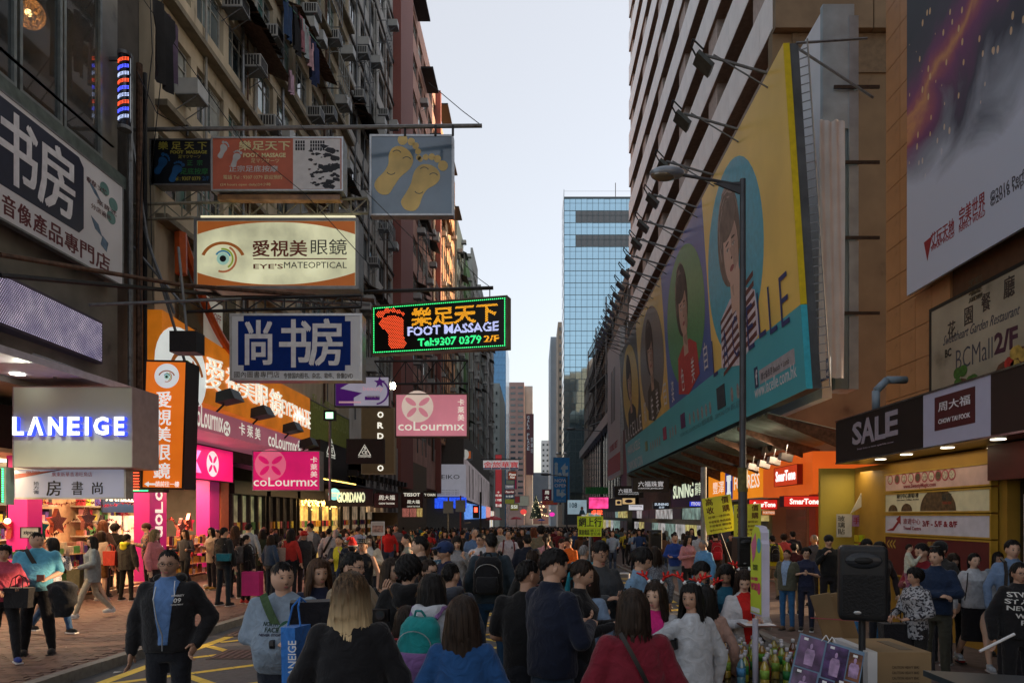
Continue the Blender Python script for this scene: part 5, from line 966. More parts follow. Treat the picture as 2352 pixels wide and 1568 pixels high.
for i,(y,z,c) in enumerate(((14.9,1.75,(.5,.12,.14)),(15.6,1.7,(.04,.25,.28)),(16.2,1.85,(.5,.15,.12)),(17.3,1.9,(.45,.2,.2)),(17.9,1.7,(.4,.35,.4)),(21.9,1.6,(.5,.2,.22)),(22.4,1.75,(.5,.16,.14)))):
    F=Fr(Vector((-11.35,y,z)),Vector((-11.35,y+1,z)),Vector((-11.35,y,z+1)));b=MB();b.fpoly(F,[((.32 if k%2==0 else .15)*cos(R(90+36*k)),(.32 if k%2==0 else .15)*sin(R(90+36*k))) for k in range(10)],-.05,.05)
    tag(b.build('foil_star',mat(c,.12,.2,5,metal=.9)),['rose','turquoise','coral','pink','silver','rosy','red'][i]+' foil star balloon in the cosmetics shop window','foil balloon','foil balloons')
# display racks with boxed goods in front of the shop
bx_d=[shared('product_box',MB().box(-.05,.05,-w_/2,w_/2,0,h_),GM[0]) for w_,h_ in ((.12,.22),(.16,.14),(.09,.28),(.2,.18))]
bw_=(.12,.16,.09,.2);npb=0
for k,(ya,yb,lab) in enumerate(((12.9,14.6,'wire rack of small goods under the pale violet sign'),(15.3,17.6,'stepped display of violet and red packets at the shop front'),(20.5,22.9,'glass display shelves packed with yellow and amber boxes'))):
    rk=thing('display_rack',lab,'display rack',(-11.0,(ya+yb)/2,.1),'racks in front of the cosmetics shop')
    for z in (.15,.48,.8,1.1):MB().box(-11.3,-10.86,ya,yb,z-.02,z).build('shelf',mat((.6,.35,.2),.5),rk)
    b=MB();[b.cyl((-10.87,y,.07),(-10.87,y,1.35),.012,n=5) for y in (ya,(ya+yb)/2,yb)];b.build('upright',STEEL,rk);MB().box(-11.35,-11.32,ya,yb,.07,1.35).build('back_panel',mat((.3,.15,.1),.5),rk)
    for li,z in enumerate((.15,.48,.8,1.1)):
        y=ya+.08
        while y<yb-.1:
            t=rr.randrange(4);c=rr.choice([0,7,0,4,2,8]) if k==2 else rr.choice([3,1,3,6,5,4,2])
            o=put('product_box',bx_d[t],None,(-10.97,y+bw_[t]/2,z));o.material_slots[0].link='OBJECT';o.material_slots[0].material=GM[c];tag(o,f"{cnames[c]} box {['tall', 'wide low', 'slim tall', 'broad'][t]}, {['near', 'middle', 'far'][min(2, int(3 * (y - ya) / (yb - ya)))]} part of the {['lowest', 'second', 'third', 'top'][li]} shelf, {['wire rack', 'stepped display', 'glass shelves'][k]} of the cosmetics shop",'box',f"{['goods on the wire rack', 'packets on the stepped display', 'boxes on the glass shelves'][k]}");y+=bw_[t]+.025;npb+=1
    area('rack_light',(-10.6,(ya+yb)/2,2.9),.6,yb-ya,42,(1,.62,.3))
z_=signboard('lighter_sign','small white sign reading zippo on the wire rack','sign',facing(*A4(-9999,0,0,0)[:0] or (47,1210,90,1235),13),mat((.5,.48,.45),.5),BLACK,.05,.01)
F=facing(47,1210,90,1235,13);MB().text(F,'zippo',F.w*.15,F.h*.25,F.w*.85,F.h*.7,.001,.003,.02).build('lettering',BLACK,z_)
bw2=thing('shop_bulb','warm bare bulb hanging in the leftmost shop','bulb',at(17,1196,13.2));MB().ball(bw2.location,.055,10,8).build('bulb_glass',lit((1,.7,.3),7),bw2,True);MB().cyl(bw2.location,bw2.location+Vector((0,0,1.2)),.012).build('cord',BLACK,bw2)
F=facing(-20,1072,14,1158,13);s=signboard('neon_sign','green and red LED sign cut off by the left edge','LED sign',F,BLACK,mat((.25,.35,.3),.5),.2,.03);b=MB();[b.foval(F,F.w-.06,.06+(F.h-.1)*k/14,.02,.02,.001,.012,0,6) for k in range(15)];b.build('led_border',lit((.05,1,.3),3),s)
F=facing(292,1012,328,1130,15.9);s=thing('led_sign','small red LED dot foot sign peeping out behind the orange sign','LED sign',F.o);MB().fbox(F,-.1,F.w+.5,0,F.h,-.2,-.01).build('panel',BLACK,s);b=MB();[b.foval(F,F.w*(.25+.06*i+.02*(j%2)),F.h*(.05+.055*j),.014,.014,0,.01,0,5) for i in range(9) for j in range(17)];b.build('led_dots',lit((1,.08,.03),3),s);b=MB();[b.foval(F,F.w*k/12-.1,.04,.015,.015,0,.01,0,5) for k in range(20)];b.build('led_border',lit((.05,1,.3),3),s)
F=along(-10.9,440,500,2.35,3.3);s=signboard('cosmetics_fascia','magenta shop fascia with a pink X and a white petal disc','fascia',Fr(Vector((-10.6,20.0,3.15)),Vector((-10.6,24.0,3.15)),Vector((-10.6,20.0,4.25))),PK,BLACK,.3,.02);F=Fr(Vector((-10.6,20.0,3.15)),Vector((-10.6,24.0,3.15)),Vector((-10.6,20.0,4.25)));MB().text(F,'X',F.w*.18,.2,F.w*.40,.9,.001,.06,.03).build('lettering',lit((.9,.3,.6),1),s);clogo(s,F,F.w*.62,F.h*.5,.42,CW,PK)
area('fascia_light',(-9.6,21.5,4.2),1.2,5,60,(1,.3,.5));area('front_spots',(-9.0,35,3.3),.8,14,160,(1,.62,.3))
# dark shop fronts further along, each with a lit opening
for k,(ya,yb,c,p_,lab) in enumerate(((24.8,27.8,(.5,.55,.3),.35,'dim shop with small goods beyond the cosmetics shop'),(28.2,31.4,(.05,.05,.05),.05,'black shop front with a gold framed doorway'),(31.8,38.5,(1,.55,.18),1.0,'clothes shop with warm strings of lights under the cream lettering'),(39,46.6,(.6,.45,.3),.5,'watch shop with lit windows under the poster building'))):
    so=thing('small_shop',lab,'shop',(-11,(ya+yb)/2,0),'shop fronts on the left');MB().box(-11.19,-11.1,ya,yb,-.5,2.75).build('interior_panel',lit(c,.35*p_+.05,.6,2.5),so);MB().box(-11.08,-10.9,ya,yb,2.8,3.3).build('head_board',BLACK,so)
    for y in np.linspace(ya,yb,5):MB().box(-11.1,-10.95,y-.05,y+.05,-.5,2.78).build('door_frame',DARKMETAL,so)
    b=MB();[b.box(-11.098,-11.0,y,y+.22,z,z+.3,rr.randrange(9)) for y in np.arange(ya+.2,yb-.4,.42) for z in (.35,.9,1.45)];tag(b.build('window_goods',GM,so),kind='stuff')
    if p_>.9:
        b=MB();[b.ball((-10.85,ya+(yb-ya)*rr.random(),2.75-abs(rr.gauss(0,.15))),.03,5,3) for _ in range(120)];tag(b.build('light_string',lit((1,.62,.15),7),so),kind='stuff');area('shop_light',(-10.9,(ya+yb)/2,2.6),.5,yb-ya,90,(1,.65,.3),(0,R(-50),0))
b=MB();b.raw([(-11.2,24.3,4.0),(-8.9,24.3,3.5),(-8.9,46,3.5),(-11.2,46,4.0),(-11.2,24.3,3.85),(-8.9,24.3,3.35),(-8.9,46,3.35),(-11.2,46,3.85)],_quadbox(0));tag(b.build('shop_canopy',DARKMETAL),'long dark canopy above the left shop fronts','canopy')
for k in range(12):# spotlights on canopy edge
    c0=Vector((-8.9,33+k*1.15,3.7));f=thing('canopy_spotlight',['nearest','second','third','fourth','fifth','sixth','seventh','eighth','ninth','tenth','eleventh','farthest'][k]+' small black spotlight on the edge of the dark canopy','spotlight',c0,'black spotlights along the dark canopy');MB().box(c0.x-.1,c0.x+.35,c0.y-.2,c0.y+.2,c0.z+.2,c0.z+.5).build('housing',BLACK,f);MB().cyl(c0,c0+Vector((0,0,.25)),.03).build('post',BLACK,f)
# far left street level: lit shop bands
for k,(ya,yb,c,e) in enumerate(((49,60,(1,.55,.2),.5),(119,132,(.9,.6,.3),.7),(132.5,150,(.3,.7,.4),.6),(150.5,188,(1,.6,.35),.8))):
    so=thing('shop_row',['warm lit shop row before the watch posters','row of small lit shops, middle distance','greenish lit shops, far left','lit shops at the end of the left row'][k],'shop',(-10,ya,-1));MB().box(-14,-9.9,ya,yb,-2,4.6).build('wall',BLACK,so)
    b=MB();y=ya
    while y<yb-3:b.box(-9.89,-9.8,y,y+2.6,-1.8,1.6,rr.randrange(3));b.box(-9.89,-9.5,y,y+2.8,1.9,3.0,rr.randrange(3));y+=3
    b.build('shop_window',[lit(c,e,.5,2),lit((.8,.25,.2),e*.8,.5,2),lit((.85,.8,.7),e,.5,2)],so)
for k,(ya,yb) in enumerate(((24.6,60),(62,124))):
    so=thing('shop_row',['lit shop fronts under the long billboard','lit shop fronts under the weathered block'][k],'shop',(8.3,ya,-1));b=MB();y=ya
    while y<yb-3:w_=rr.uniform(2,3.2);b.box(8.38,8.45,y,y+w_,-1.6,1.5,rr.randrange(4));b.box(8.2,8.45,y,y+w_,1.8,2.4,rr.randrange(4));y+=w_+.35
    b.build('shop_window',[lit((.9,.55,.2),.45,.7,2),lit((.75,.75,.7),.4,.7,2),lit((.05,.04,.04),.2),lit((.3,.45,.4),.4,.7,2)],so)
b=MB()
for k in range(30):y=rr.uniform(150,280);b.ball(at(rr.choice([rr.uniform(1190,1266),rr.uniform(1236,1250)]),rr.uniform(1150,1186),y),.17,6,4)
tag(b.build('distant_lights',lit((1,.68,.34),2.6)),kind='stuff')
area('box_sign_light',(-8.9,12.1,4.4),.5,.3,34,(1,1,.8),(R(-32),0,0))
# ---------------------------------------------------------------- things on the facades
ac=[];b=MB();b.box(0,.62,-.3,.3,0,.42);ACB=shared('casing',b,mat((.38,.39,.38),.5,.15,4,dirt=(.12,.11,.09)));b=MB();[b.box(.621,.632,-.26+k*.105,-.18+k*.105,.05,.37) for k in range(5)];ACG=shared('grille',b,DARKMETAL);b=MB();[b.cyl((.6,s_,-.02),(-.05,s_,-.45),.015,n=4) for s_ in (-.25,.25)];b.box(-.05,.64,-.3,.3,-.03,-.001);ACK=shared('bracket',b,STEEL)
b=MB();[b.box(.1+k*.1,.16+k*.1,-.311,-.301,.05,.37) for k in range(5)];ACS=shared('side_vent',b,DARKMETAL)
def aircon(px,py,X,k,where,side=1):
    y=X*FP/(px-CX);z=CH-(py-CY)*y/FP;r=thing('air_conditioner',f'window air conditioner on a bracket, {where}','air conditioner',(X,y,z),'air conditioners on the facades')
    if side<0:r.rotation_euler[2]=pi
    for nm,d in (('casing',ACB),('grille',ACG),('bracket',ACK),('side_vent',ACS)):o=bpy.data.objects.new(nm,d);COL.objects.link(o);o.parent=r
for k,(px,py,w_) in enumerate(((605,95,'high on the beige block, top left'),(565,165,'left of centre on the beige block'),(600,300,'just above the rust-orange sign'),(708,275,'left one of a pair above the gallery rail'),(740,272,'right one of the pair'),(752,98,'by the drying clothes'),(821,130,'on the pier of the grey concrete block'),(812,230,'beside the open casement'),(700,40,'near the top above the laundry'),(520,30,'topmost at the left'),(870,270,'on the grey block near the pillar'),(852,400,'beside the footprint sign'),(870,530,'on the grey block below the footprint sign'),(846,610,'low on the grey block'))):aircon(px,py,-9.8 if px<816 or True else -9.8,k,w_)
def part_of(r,nm,mb,m):return mb.build(nm,m,r)
for r,ya,yb,X in [(t,y0,y1,x_) for t,(y0,y1,x_) in zip(TEN+[bA,bB],((53,67,-9.8),(69,83,-9.8),(84.5,91,-9.6),(92.5,98,-9.3),(99.5,107,-9.0),(108.5,117,-9.6),(118.5,131,-9.3),(132.5,149,-9.0),(18.5,35,-9.8),(37,46.5,-9.8)))]:
    for k in range(7):y=rr.uniform(ya,yb);x_=X+.08;MB().path([(x_,y,7.2 if ya<80 and X==-9.8 and ya<60 else 10),(x_,y,22),(x_,y+.3,22.4),(x_,y+.3,33)],rr.uniform(.03,.06),6).build('wall_pipe',[STEEL,RUST,mat((.3,.3,.28),.6)][k%3],r)
    for k in range(24 if ya<80 else 9):
        y=rr.uniform(ya,yb);z=10.5+2.95*rr.randrange(0,10)+rr.uniform(-.2,.8);o=put('air_conditioner',ACB,r,(X,y,z));put('bracket',ACK,o,parent_origin(o))
    for k in range(9 if ya<80 else 5):
        y=rr.uniform(ya,yb-2);z=10.6+2.95*rr.randrange(0,9);b=MB();w_=1.8;X1=X+.6
        for i in range(7):b.cyl((X1,y+w_*i/6,z),(X1,y+w_*i/6,z+1.4),.018,n=4)
        for zz in (z,z+.7,z+1.4):b.cyl((X1,y,zz),(X1,y+w_,zz),.02,n=4)
        for yy in (y,y+w_):b.cyl((X1,yy,z),(X,yy,z),.02,n=4);b.cyl((X1,yy,z+1.4),(X,yy,z+1.4),.02,n=4)
        b.build('window_cage',[STEEL,mat((.3,.32,.3),.5)][k%2],r)
    for k in range(5 if ya<80 else 3):y=rr.uniform(ya,yb-3);z=12+2.95*rr.randrange(1,9);MB().raw([(X,y,z+.4),(X+.9,y,z),(X+.9,y+3,z),(X,y+3,z+.4)],[(0,1,2,3)]).build('tin_awning',[DARKMETAL,RUST][k%2],r)
for k,(ya,yb,z,d) in enumerate(((20,25,24.4,.9),(21.5,24.5,18.4,.8),(26,31,21.4,.9),(30,35.5,18.4,.9),(27,30,15.4,.8),(36.5,41,24,.7))):# awnings
    r=thing('metal_awning',['long rusty awning, top of the beige block','dark corrugated awning, upper left','corrugated awning above the drying clothes','ragged dark awning near the grey block','sagging metal awning low on the beige block','short dark awning on the grey block'][k],'awning',(-9.8,ya,z),'metal awnings');b=MB();n=int((yb-ya)/.12)
    for i in range(n):y=ya+i*.12;e=.03*(i%2);g=.03*((i+1)%2);b.raw([(-9.8,y,z+.35+e),(-9.8+d,y,z+e),(-9.8+d,y+.12,z+g),(-9.8,y+.12,z+.35+g)],[(0,1,2,3)])
    b.build('corrugated_sheet',RUST if k%2==0 else DARKMETAL,r);b=MB();[b.cyl((-9.8,y,z),(-9.8+d,y,z-.02),.025,n=4) for y in np.linspace(ya,yb,5)];b.build('strut',RUST,r)
# clothes drying
def garment(px,py,X,c,w_,h_,lab,kind='shirt'):
    y=X*FP/(px-CX);z=CH-(py-CY)*y/FP;v=[];f=[];nx_,nz_=7,9
    for j in range(nz_):
        for i in range(nx_):t=i/(nx_-1)-.5;u=j/(nz_-1);ww=w_*(1-.12*u if kind != 'shirt' else (1.0 if u<.3 else .72));v.append((X+.05*sin(i*2.2+px)*(1+u),y+t*ww,z-u*h_+(.05*abs(t)*-2 if j==0 else 0)))
    for j in range(nz_-1):
        for i in range(nx_-1):
            if kind=='trousers' and i==3 and j>2:continue
            f.append((j*nx_+i,j*nx_+i+1,(j+1)*nx_+i+1,(j+1)*nx_+i))
    tag(MB().raw(v,f).build('hanging_garment',cloth_(c),None,True),lab,kind)
def cloth_(c):return mat(c,.9,.25,5,.3)
for a in ((372,10,-8.7,(.01,.01,.012),1.0,1.9,'black coat hanging in the gap at the top left'),(392,40,-8.8,(.10,.07,.12),.7,1.5,'purple grey garment beside the black coat','trousers'),(664,8,-8.9,(.02,.05,.12),.9,1.3,'blue shirt on the drying pole, top'),(680,20,-8.9,(.012,.012,.014),1.0,1.6,'black top on the drying pole'),(693,40,-8.9,(.3,.12,.14),.8,1.2,'red striped shirt on the drying pole'),(703,56,-8.9,(.35,.4,.4),.9,1.3,'pale striped shirt on the drying pole'),(711,84,-8.9,(.5,.3,.32),.7,1.2,'pink top on the drying pole'),(718,92,-8.9,(.01,.02,.06),.8,1.7,'dark blue jeans on the drying pole','trousers'),(724,98,-8.9,(.02,.03,.09),.7,1.5,'second pair of dark jeans, lower end of the pole','trousers'),(667,162,-8.9,(.45,.30,.38),.45,.8,'small pink cloth on a bracket above the glass door sign')):garment(*a)
b=MB();b.cyl(at(640,-20,8.9*FP/(CX-640)),at(735,108,8.9*FP/(CX-735)),.025);tag(b.build('drying_pole',mat((.05,.2,.12),.5)),'green bamboo drying pole carrying the clothes','pole')
# beams, trusses and wires carrying the signs
def beam(name,lab,pts,r_,m=STEEL,cat='beam'):tag(MB().path(pts,r_,6).build(name,m),lab,cat)
beam('sign_beam','long steel beam carrying the foot massage signs, running out over the street',[at(300,298,17.3),at(1107,289,18.2)],.055);beam('sign_beam','dark beam from which the LED foot massage sign hangs',[at(0,632,12),at(540,680,18),at(1133,661,18.6)],.05,DARKMETAL);beam('sign_beam','rusty tube running out above the bookshop sign',[at(0,585,12),at(420,655,16),at(860,690,17)],.05,RUST);beam('sign_beam','thin tube below the rusty one',[at(205,700,14),at(560,686,16.5),at(850,700,17)],.035,STEEL)
def truss(lab,a,c,h_,n,m):
    a,c=Vector(a),Vector(c);b=MB();up=Vector((0,0,h_));b.cyl(a,c,.04,n=5);b.cyl(a+up,c+up,.04,n=5)
    for i in range(n):p=a.lerp(c,i/n);q=a.lerp(c,(i+1)/n);b.cyl(p,q+up,.02,n=4) if i%2 else b.cyl(p+up,q,.02,n=4);b.cyl(q,q+up,.02,n=4)
    tag(b.build('sign_truss',m),lab,'truss')
truss('rusty steel truss between the orange foot sign and the cream eyewear sign',at(300,505,17.2),at(845,490,17.4),.38,14,mat((.22,.21,.16),.7,.4,6,.3));truss('thin truss above the bookshop sign',at(430,716,16.4),at(830,705,16.6),.28,9,DARKMETAL);truss('dark truss behind the rose pink sign',at(860,882,24),at(1075,880,24),.8,6,DARKMETAL)
b=MB()
for p in (((300,300),(340,560),(400,720)),((330,520),(455,930)),((300,560),(420,700))):b.path([at(x,y,16.8) for x,y in p],.035,5)
tag(b.build('leaning_tubes',STEEL),'leaning steel tubes behind the dark foot sign','scaffold tubes')
for lab,pts,Y in (('thin stay wire from the red building to the end of the long beam',((985,190),(1062,255),(1107,289)),18.3),('thin stay wire to the LED sign beam',((1060,600),(1100,640),(1130,662)),18.6),('long sagging wire crossing the tenement and the signs',((330,0),(560,330),(700,445),(850,610)),16.5),('wire looping down the corner pier',((345,0),(350,120),(330,300),(318,560),(325,740)),16.3),('pale cable drooping from the barber pole',((315,165),(360,260),(430,298)),16.2),('thin wire across the grey block',((480,0),(700,300),(1000,600)),17.5),('cable running beside the gap',((372,0),(368,200),(345,420),(352,700)),17)):tag(MB().path([at(x,y,Y) for x,y in pts],.012,4).build('wire',BLACK),lab,'wire')
b=MB()
for px in (200,430,640,760,930,1000,1040):b.cyl(at(px,288,18),at(px,312,18),.035,n=5)
for px in (880,1010,1125):b.cyl(at(px,662,18.8),at(px,690,18.8),.02,n=4)
b.build('sign_hook',BLACK);tag(bpy.data.objects['sign_hook'],'black hooks by which the signs hang from the beams','hooks',kind='stuff')
bxm=thing('black_spotlight','large black box spotlight above the orange vertical sign','spotlight',at(430,790,15.5));c0=bxm.location;MB().box(c0.x-.3,c0.x+.3,c0.y-.2,c0.y+.2,c0.z-.22,c0.z+.25).build('housing',BLACK,bxm);MB().cyl(c0+Vector((0,0,.2)),c0+Vector((-.2,0,2.2)),.03).build('arm',STEEL,bxm)
# upstairs shop window with orange curved frame
up=thing('upstairs_window','upstairs shop window with an orange curved frame behind the eyewear sign','window',(-9.7,20,8));F=along(-9.68,398,545,6.9,9.6);MB().fbox(F,.3,F.w-.1,.2,F.h,-.02,0).build('pane',glass((.10,.09,.05),.1),up);b=MB();n=16
pts=[F.p(.15+(F.w-.2)*t,F.h*.95*(1-t) ** 2.0+.15,.15) for t in np.linspace(0,1,n)];b.path(pts,.12,6);b.cyl(F.p(.1,F.h,.15),F.p(.12,1.6,.15),.16,n=6);b.build('orange_frame',mat((.55,.10,.02),.4),up);x,y=F.w*.55,F.h*.4;MB().fbox(F,x-.5,x+.7,y-.9,y+.5,.001,.01).build('sale_notice',lit((.5,.48,.4),.25),up);MB().text(F,'50% OFF',x-.4,y-.1,x+.6,y+.15,.011,.003,.01).build('lettering',RD,up)
# ---------------------------------------------------------------- street furniture, right
LP=mat((.07,.075,.085),.45,.2,3,.05,.3);lx,ly=(1706-CX)*12.9/FP,12.9;zt=CH+(CY-412)*ly/FP;lm=thing('street_lamp','tall grey street lamp with one arm reaching over the road','street lamp',(lx,ly,gz(4,ly)))
MB().cyl((lx,ly,-.2),(lx,ly,2.6),.085,n=14).build('lower_pole',LP,lm);MB().cyl((lx,ly,2.6),(lx,ly,zt),.065,.055,14).build('pole',LP,lm);MB().cyl((lx,ly,2.45),(lx,ly,2.9),.095,n=14).build('yellow_collar',mat((.12,.11,.03),.6,.5,9),lm)
e=at(1535,398,12.9);MB().path([(lx,ly,zt-.12),(e.x+.25,ly,e.z-.03)],.03,8).build('arm',LP,lm);MB().raw([(lx,ly-.02,zt-.3),(lx-.55,ly-.02,zt-.08),(lx,ly-.02,zt-.05),(lx,ly+.02,zt-.3),(lx-.55,ly+.02,zt-.08),(lx,ly+.02,zt-.05)],[(0,1,2),(5,4,3),(0,3,4,1),(1,4,5,2),(2,5,3,0)]).build('gusset',LP,lm)
hd=MB();hd.ball((e.x-.02,ly,e.z),(.34,.16,.12),18,10);hd.build('lamp_head',mat((.25,.28,.32),.35,.1,3,0,.4),lm,True);MB().ball((e.x-.09,ly-.01,e.z-.05),(.25,.135,.10),16,8).build('diffuser',glass((.14,.11,.07),.1),lm,True)
pp2=thing('grey_post','grey metal post standing behind the tilted yellow banner','post',(at(1616,1200,15.5).x,15.5,-.1));c0=pp2.location;MB().cyl((c0.x,c0.y,-.3),(c0.x,c0.y,3.1),.065,n=12).build('shaft',mat((.18,.19,.2),.5,.2),pp2)
YB_=mat((.8,.76,.06),.6,.08,4,.2);RB=mat((.10,.015,.01),.6)
for lab,q,Y,tx in (('tilted bright yellow banner with dark red characters',((1624,1228),(1690,1217),(1612,1145)),14.2,6),('second yellow banner, upright, partly behind the placard',((1686,1233),(1748,1231),(1686,1158)),14.0,5)):
    F=Fr(at(*q[0],Y),at(*q[1],Y),at(*q[2],Y));s=thing('yellow_banner',lab,'banner',F.o,'yellow buying banners');MB().fbox(F,0,F.w,0,F.h,-.02,0).build('sheet',YB_,s);w,h=F.w,F.h
    for st,bx in (('高',(.1,.78,.35,.97)),('價',(.65,.78,.9,.97)),('收',(.1,.55,.35,.74)),('購',(.65,.55,.9,.74))):MB().text(F,st,bx[0]*w,bx[1]*h,bx[2]*w,bx[3]*h,.001,.002,.03).build('lettering',RB,s)
    for st,a,c in (('好壞一律照收',.42,.49),('手提電腦 數碼相機',.29,.36),('手提電話 攝錄機',.18,.25),('iphone. ipad',.06,.13)):MB().text(F,st,w*.12,a*h,w*.88,c*h,.001,.002,.01).build('lettering',RB,s)
b=MB();b.path([at(1655,1225,14.3),at(1690,1320,14.3),at(1700,1440,14.3)],.02,5);tag(b.build('banner_stand',DARKMETAL),'thin dark stand holding the tilted yellow banner','stand')
for lab,bx,Y,tx in (('upper lime placard with three large black characters',C4(2145,900,2470,1050)[:0] or (1326,1185,1385,1212),12,[('網上行',(1329,1188,1382,1209),BLACK,dict(bold=.03))]),('lower lime placard with smaller black characters',(1328,1212,1381,1231),12,[('家居電話',(1330,1215,1354,1228),BLACK,dict(bold=.02)),('網上行',(1356,1215,1379,1221),BLACK),('登記處',(1356,1222,1379,1229),BLACK)])):F=facing(*bx,Y);s=signboard('placard',lab,'placard',F,mat((.66,.84,.03),.6,.05),YB_,.03,.006,'lime placards');letters(s,F,tx)
tag(MB().cyl(at(1355,1231,12.03),(at(1355,1231,12.03).x,12.03,-.1),.025).build('placard_pole',STEEL),'pole under the lime placards','pole')
F=facing(*crop(470.4,1176,4)(1530,85,1650,210),15.5);s=signboard('placard','white placard with a group picture, on a thin pole on the left pavement','placard',F,mat((.5,.45,.42),.6,.1),WHITE,.02,.01);MB().fbox(F,F.w*.08,F.w*.92,F.h*.22,F.h*.72,.001,.003).build('group_picture',mat((.35,.2,.16),.6,.7,16),s);MB().cyl(F.p(F.w*.75,0,-.03),F.p(F.w*.75,-1.2,-.03),.012).build('pole',STEEL,s)
# thumb-shaped lime sign on a white pole
T=crop(1364,1176,4);F=Fr(at(*T(1437,925),5.3),at(*T(1540,960),5.05),at(*T(1437,255),5.3));s=thing('hand_shaped_sign','lime green cut-out sign with pink writing on a white pole','sign',F.o);w,h=F.w,F.h
ol=[(0,0),(w,0),(w,h*.95),(w*.93,h*1.0),(w*.93,h*1.1),(w*.75,h*1.18),(w*.4,h*1.2),(w*.15,h*1.13),(w*.08,h*.97),(0,h*.95)]
MB().fpoly(F,ol,-.06,-.003).build('white_edge',mat((.5,.48,.6),.6),s);MB().fpoly(F,[(x*.93+.01,y*.97+.015) for x,y in ol],-.002,.001).build('print',mat((.5,.62,.04),.5,.1,3),s)
PN=mat((.5,.03,.12),.5);MB().text(F,'WORD',w*.1,h*.33,w*.72,h*.43,.003,.002,.02).build('lettering',PN,s);MB().text(F,'LIKE 無線',w*.1,h*.46,w*.7,h*.51,.003,.002,.01).build('lettering',PN,s);MB().foval(F,w*.8,h*.36,w*.14,h*.08,.0015,.003).build('pink_ball',PN,s);MB().foval(F,w*.8,h*.93,w*.16,h*.10,.0015,.003).build('blue_oval',mat((.02,.3,.4),.5),s);MB().fpoly(F,[(w*.1,h*.95),(w*.5,h*1.1),(w*.6,h*.95),(w*.45,h*.78),(w*.25,h*.7),(w*.2,h*.8)],.0015,.003).build('pink_patch',mat((.5,.12,.25),.5),s);MB().text(F,'智醒',w*.3,h*.6,w*.7,h*.68,.003,.002,.02).build('lettering',mat((.1,.15,.02),.5),s);MB().fbox(F,w*.1,w*.85,h*.04,h*.1,.0015,.003).build('white_strip',WHITE,s)
MB().cyl(at(1735,1420,5.25),(at(1735,1420,5.25).x,5.25,.02),.022,n=12).build('pole',mat((.5,.5,.62),.4),s);MB().cyl((at(1735,1420,5.25).x,5.25,0),(at(1735,1420,5.25).x,5.25,.05),.2,n=16).build('foot_plate',BLACK,s)
# round table crowded with tea bottles
tx_,ty_,tz=1.86,5.55,.72;tb=thing('round_table','round table with a chrome rim crowded with tea bottles','table',(tx_,ty_,0));MB().lathe((tx_,ty_,0),[(.50,tz-.05),(.53,tz-.045),(.53,tz-.002),(.50,tz)],40).build('tabletop',mat((.2,.2,.2),.2,.1,3,0,.9),tb,False)
for a_ in range(4):MB().cyl((tx_+.4*cos(a_*1.57+.8),ty_+.4*sin(a_*1.57+.8),0),(tx_+.36*cos(a_*1.57+.8),ty_+.36*sin(a_*1.57+.8),tz-.05),.018).build('leg',STEEL,tb)
TEAS=[('amber',(.32,.16,.02),(.10,.30,.02),'green label'),('green',(.25,.28,.03),(.02,.16,.04),'dark green label'),('pale yellow',(.42,.32,.05),(.22,.38,.05),'lime label'),('dark red',(.16,.015,.015),(.40,.02,.08),'red label'),('blue',(.08,.22,.3),(.05,.2,.4),'blue label'),('brown',(.10,.03,.01),(.25,.03,.02),'maroon label')]
prof=[(.030,0),(.033,.01),(.033,.055),(.030,.065),(.033,.075),(.033,.135),(.028,.155),(.013,.185),(.0125,.20)]
BD=[shared('bottle_body',MB().lathe((0,0,0),prof,12),mat(t[1],.08,.15,20,spec=.9,coat=.6)) for t in TEAS];BL=[shared('label',MB().lathe((0,0,0),[(.0338,.062),(.0342,.128)],12),mat(t[2],.5,.5,45)) for t in TEAS];BC_=shared('cap',MB().lathe((0,0,0),[(.0155,.195),(.0155,.222),(.013,.224)],12),mat((.55,.55,.6),.4));k=0;seen={}
for ring,n_b in ((.47,17),(.38,14),(.285,10),(.185,7),(.09,3)):
    for i in range(n_b):
        a_=2*pi*i/n_b+ring*7;t=rr.choices(range(6),(5,4,5,3,1,2))[0];x=tx_+ring*cos(a_)+rr.uniform(-.006,.006);y=ty_+ring*sin(a_)
        fr='front' if sin(a_)<-.4 else 'back' if sin(a_)>.4 else ('left' if cos(a_)<0 else 'right');wh=['outermost ring','second ring','third ring','inner ring','centre'][(.47,.38,.285,.185,.09).index(ring)]
        o=thing('tea_bottle',f'{TEAS[t][0]} tea bottle with {TEAS[t][3]}, {wh}, {fr} of the round table','bottle',(x,y,tz+.001),'tea bottles on the round table',rr.uniform(0,6))
        for nm,d in (('bottle_body',BD[t]),('label',BL[t]),('cap',BC_)):c=bpy.data.objects.new(nm,d);COL.objects.link(c);c.parent=o;[setattr(p_,'use_smooth',True) for p_ in d.polygons]
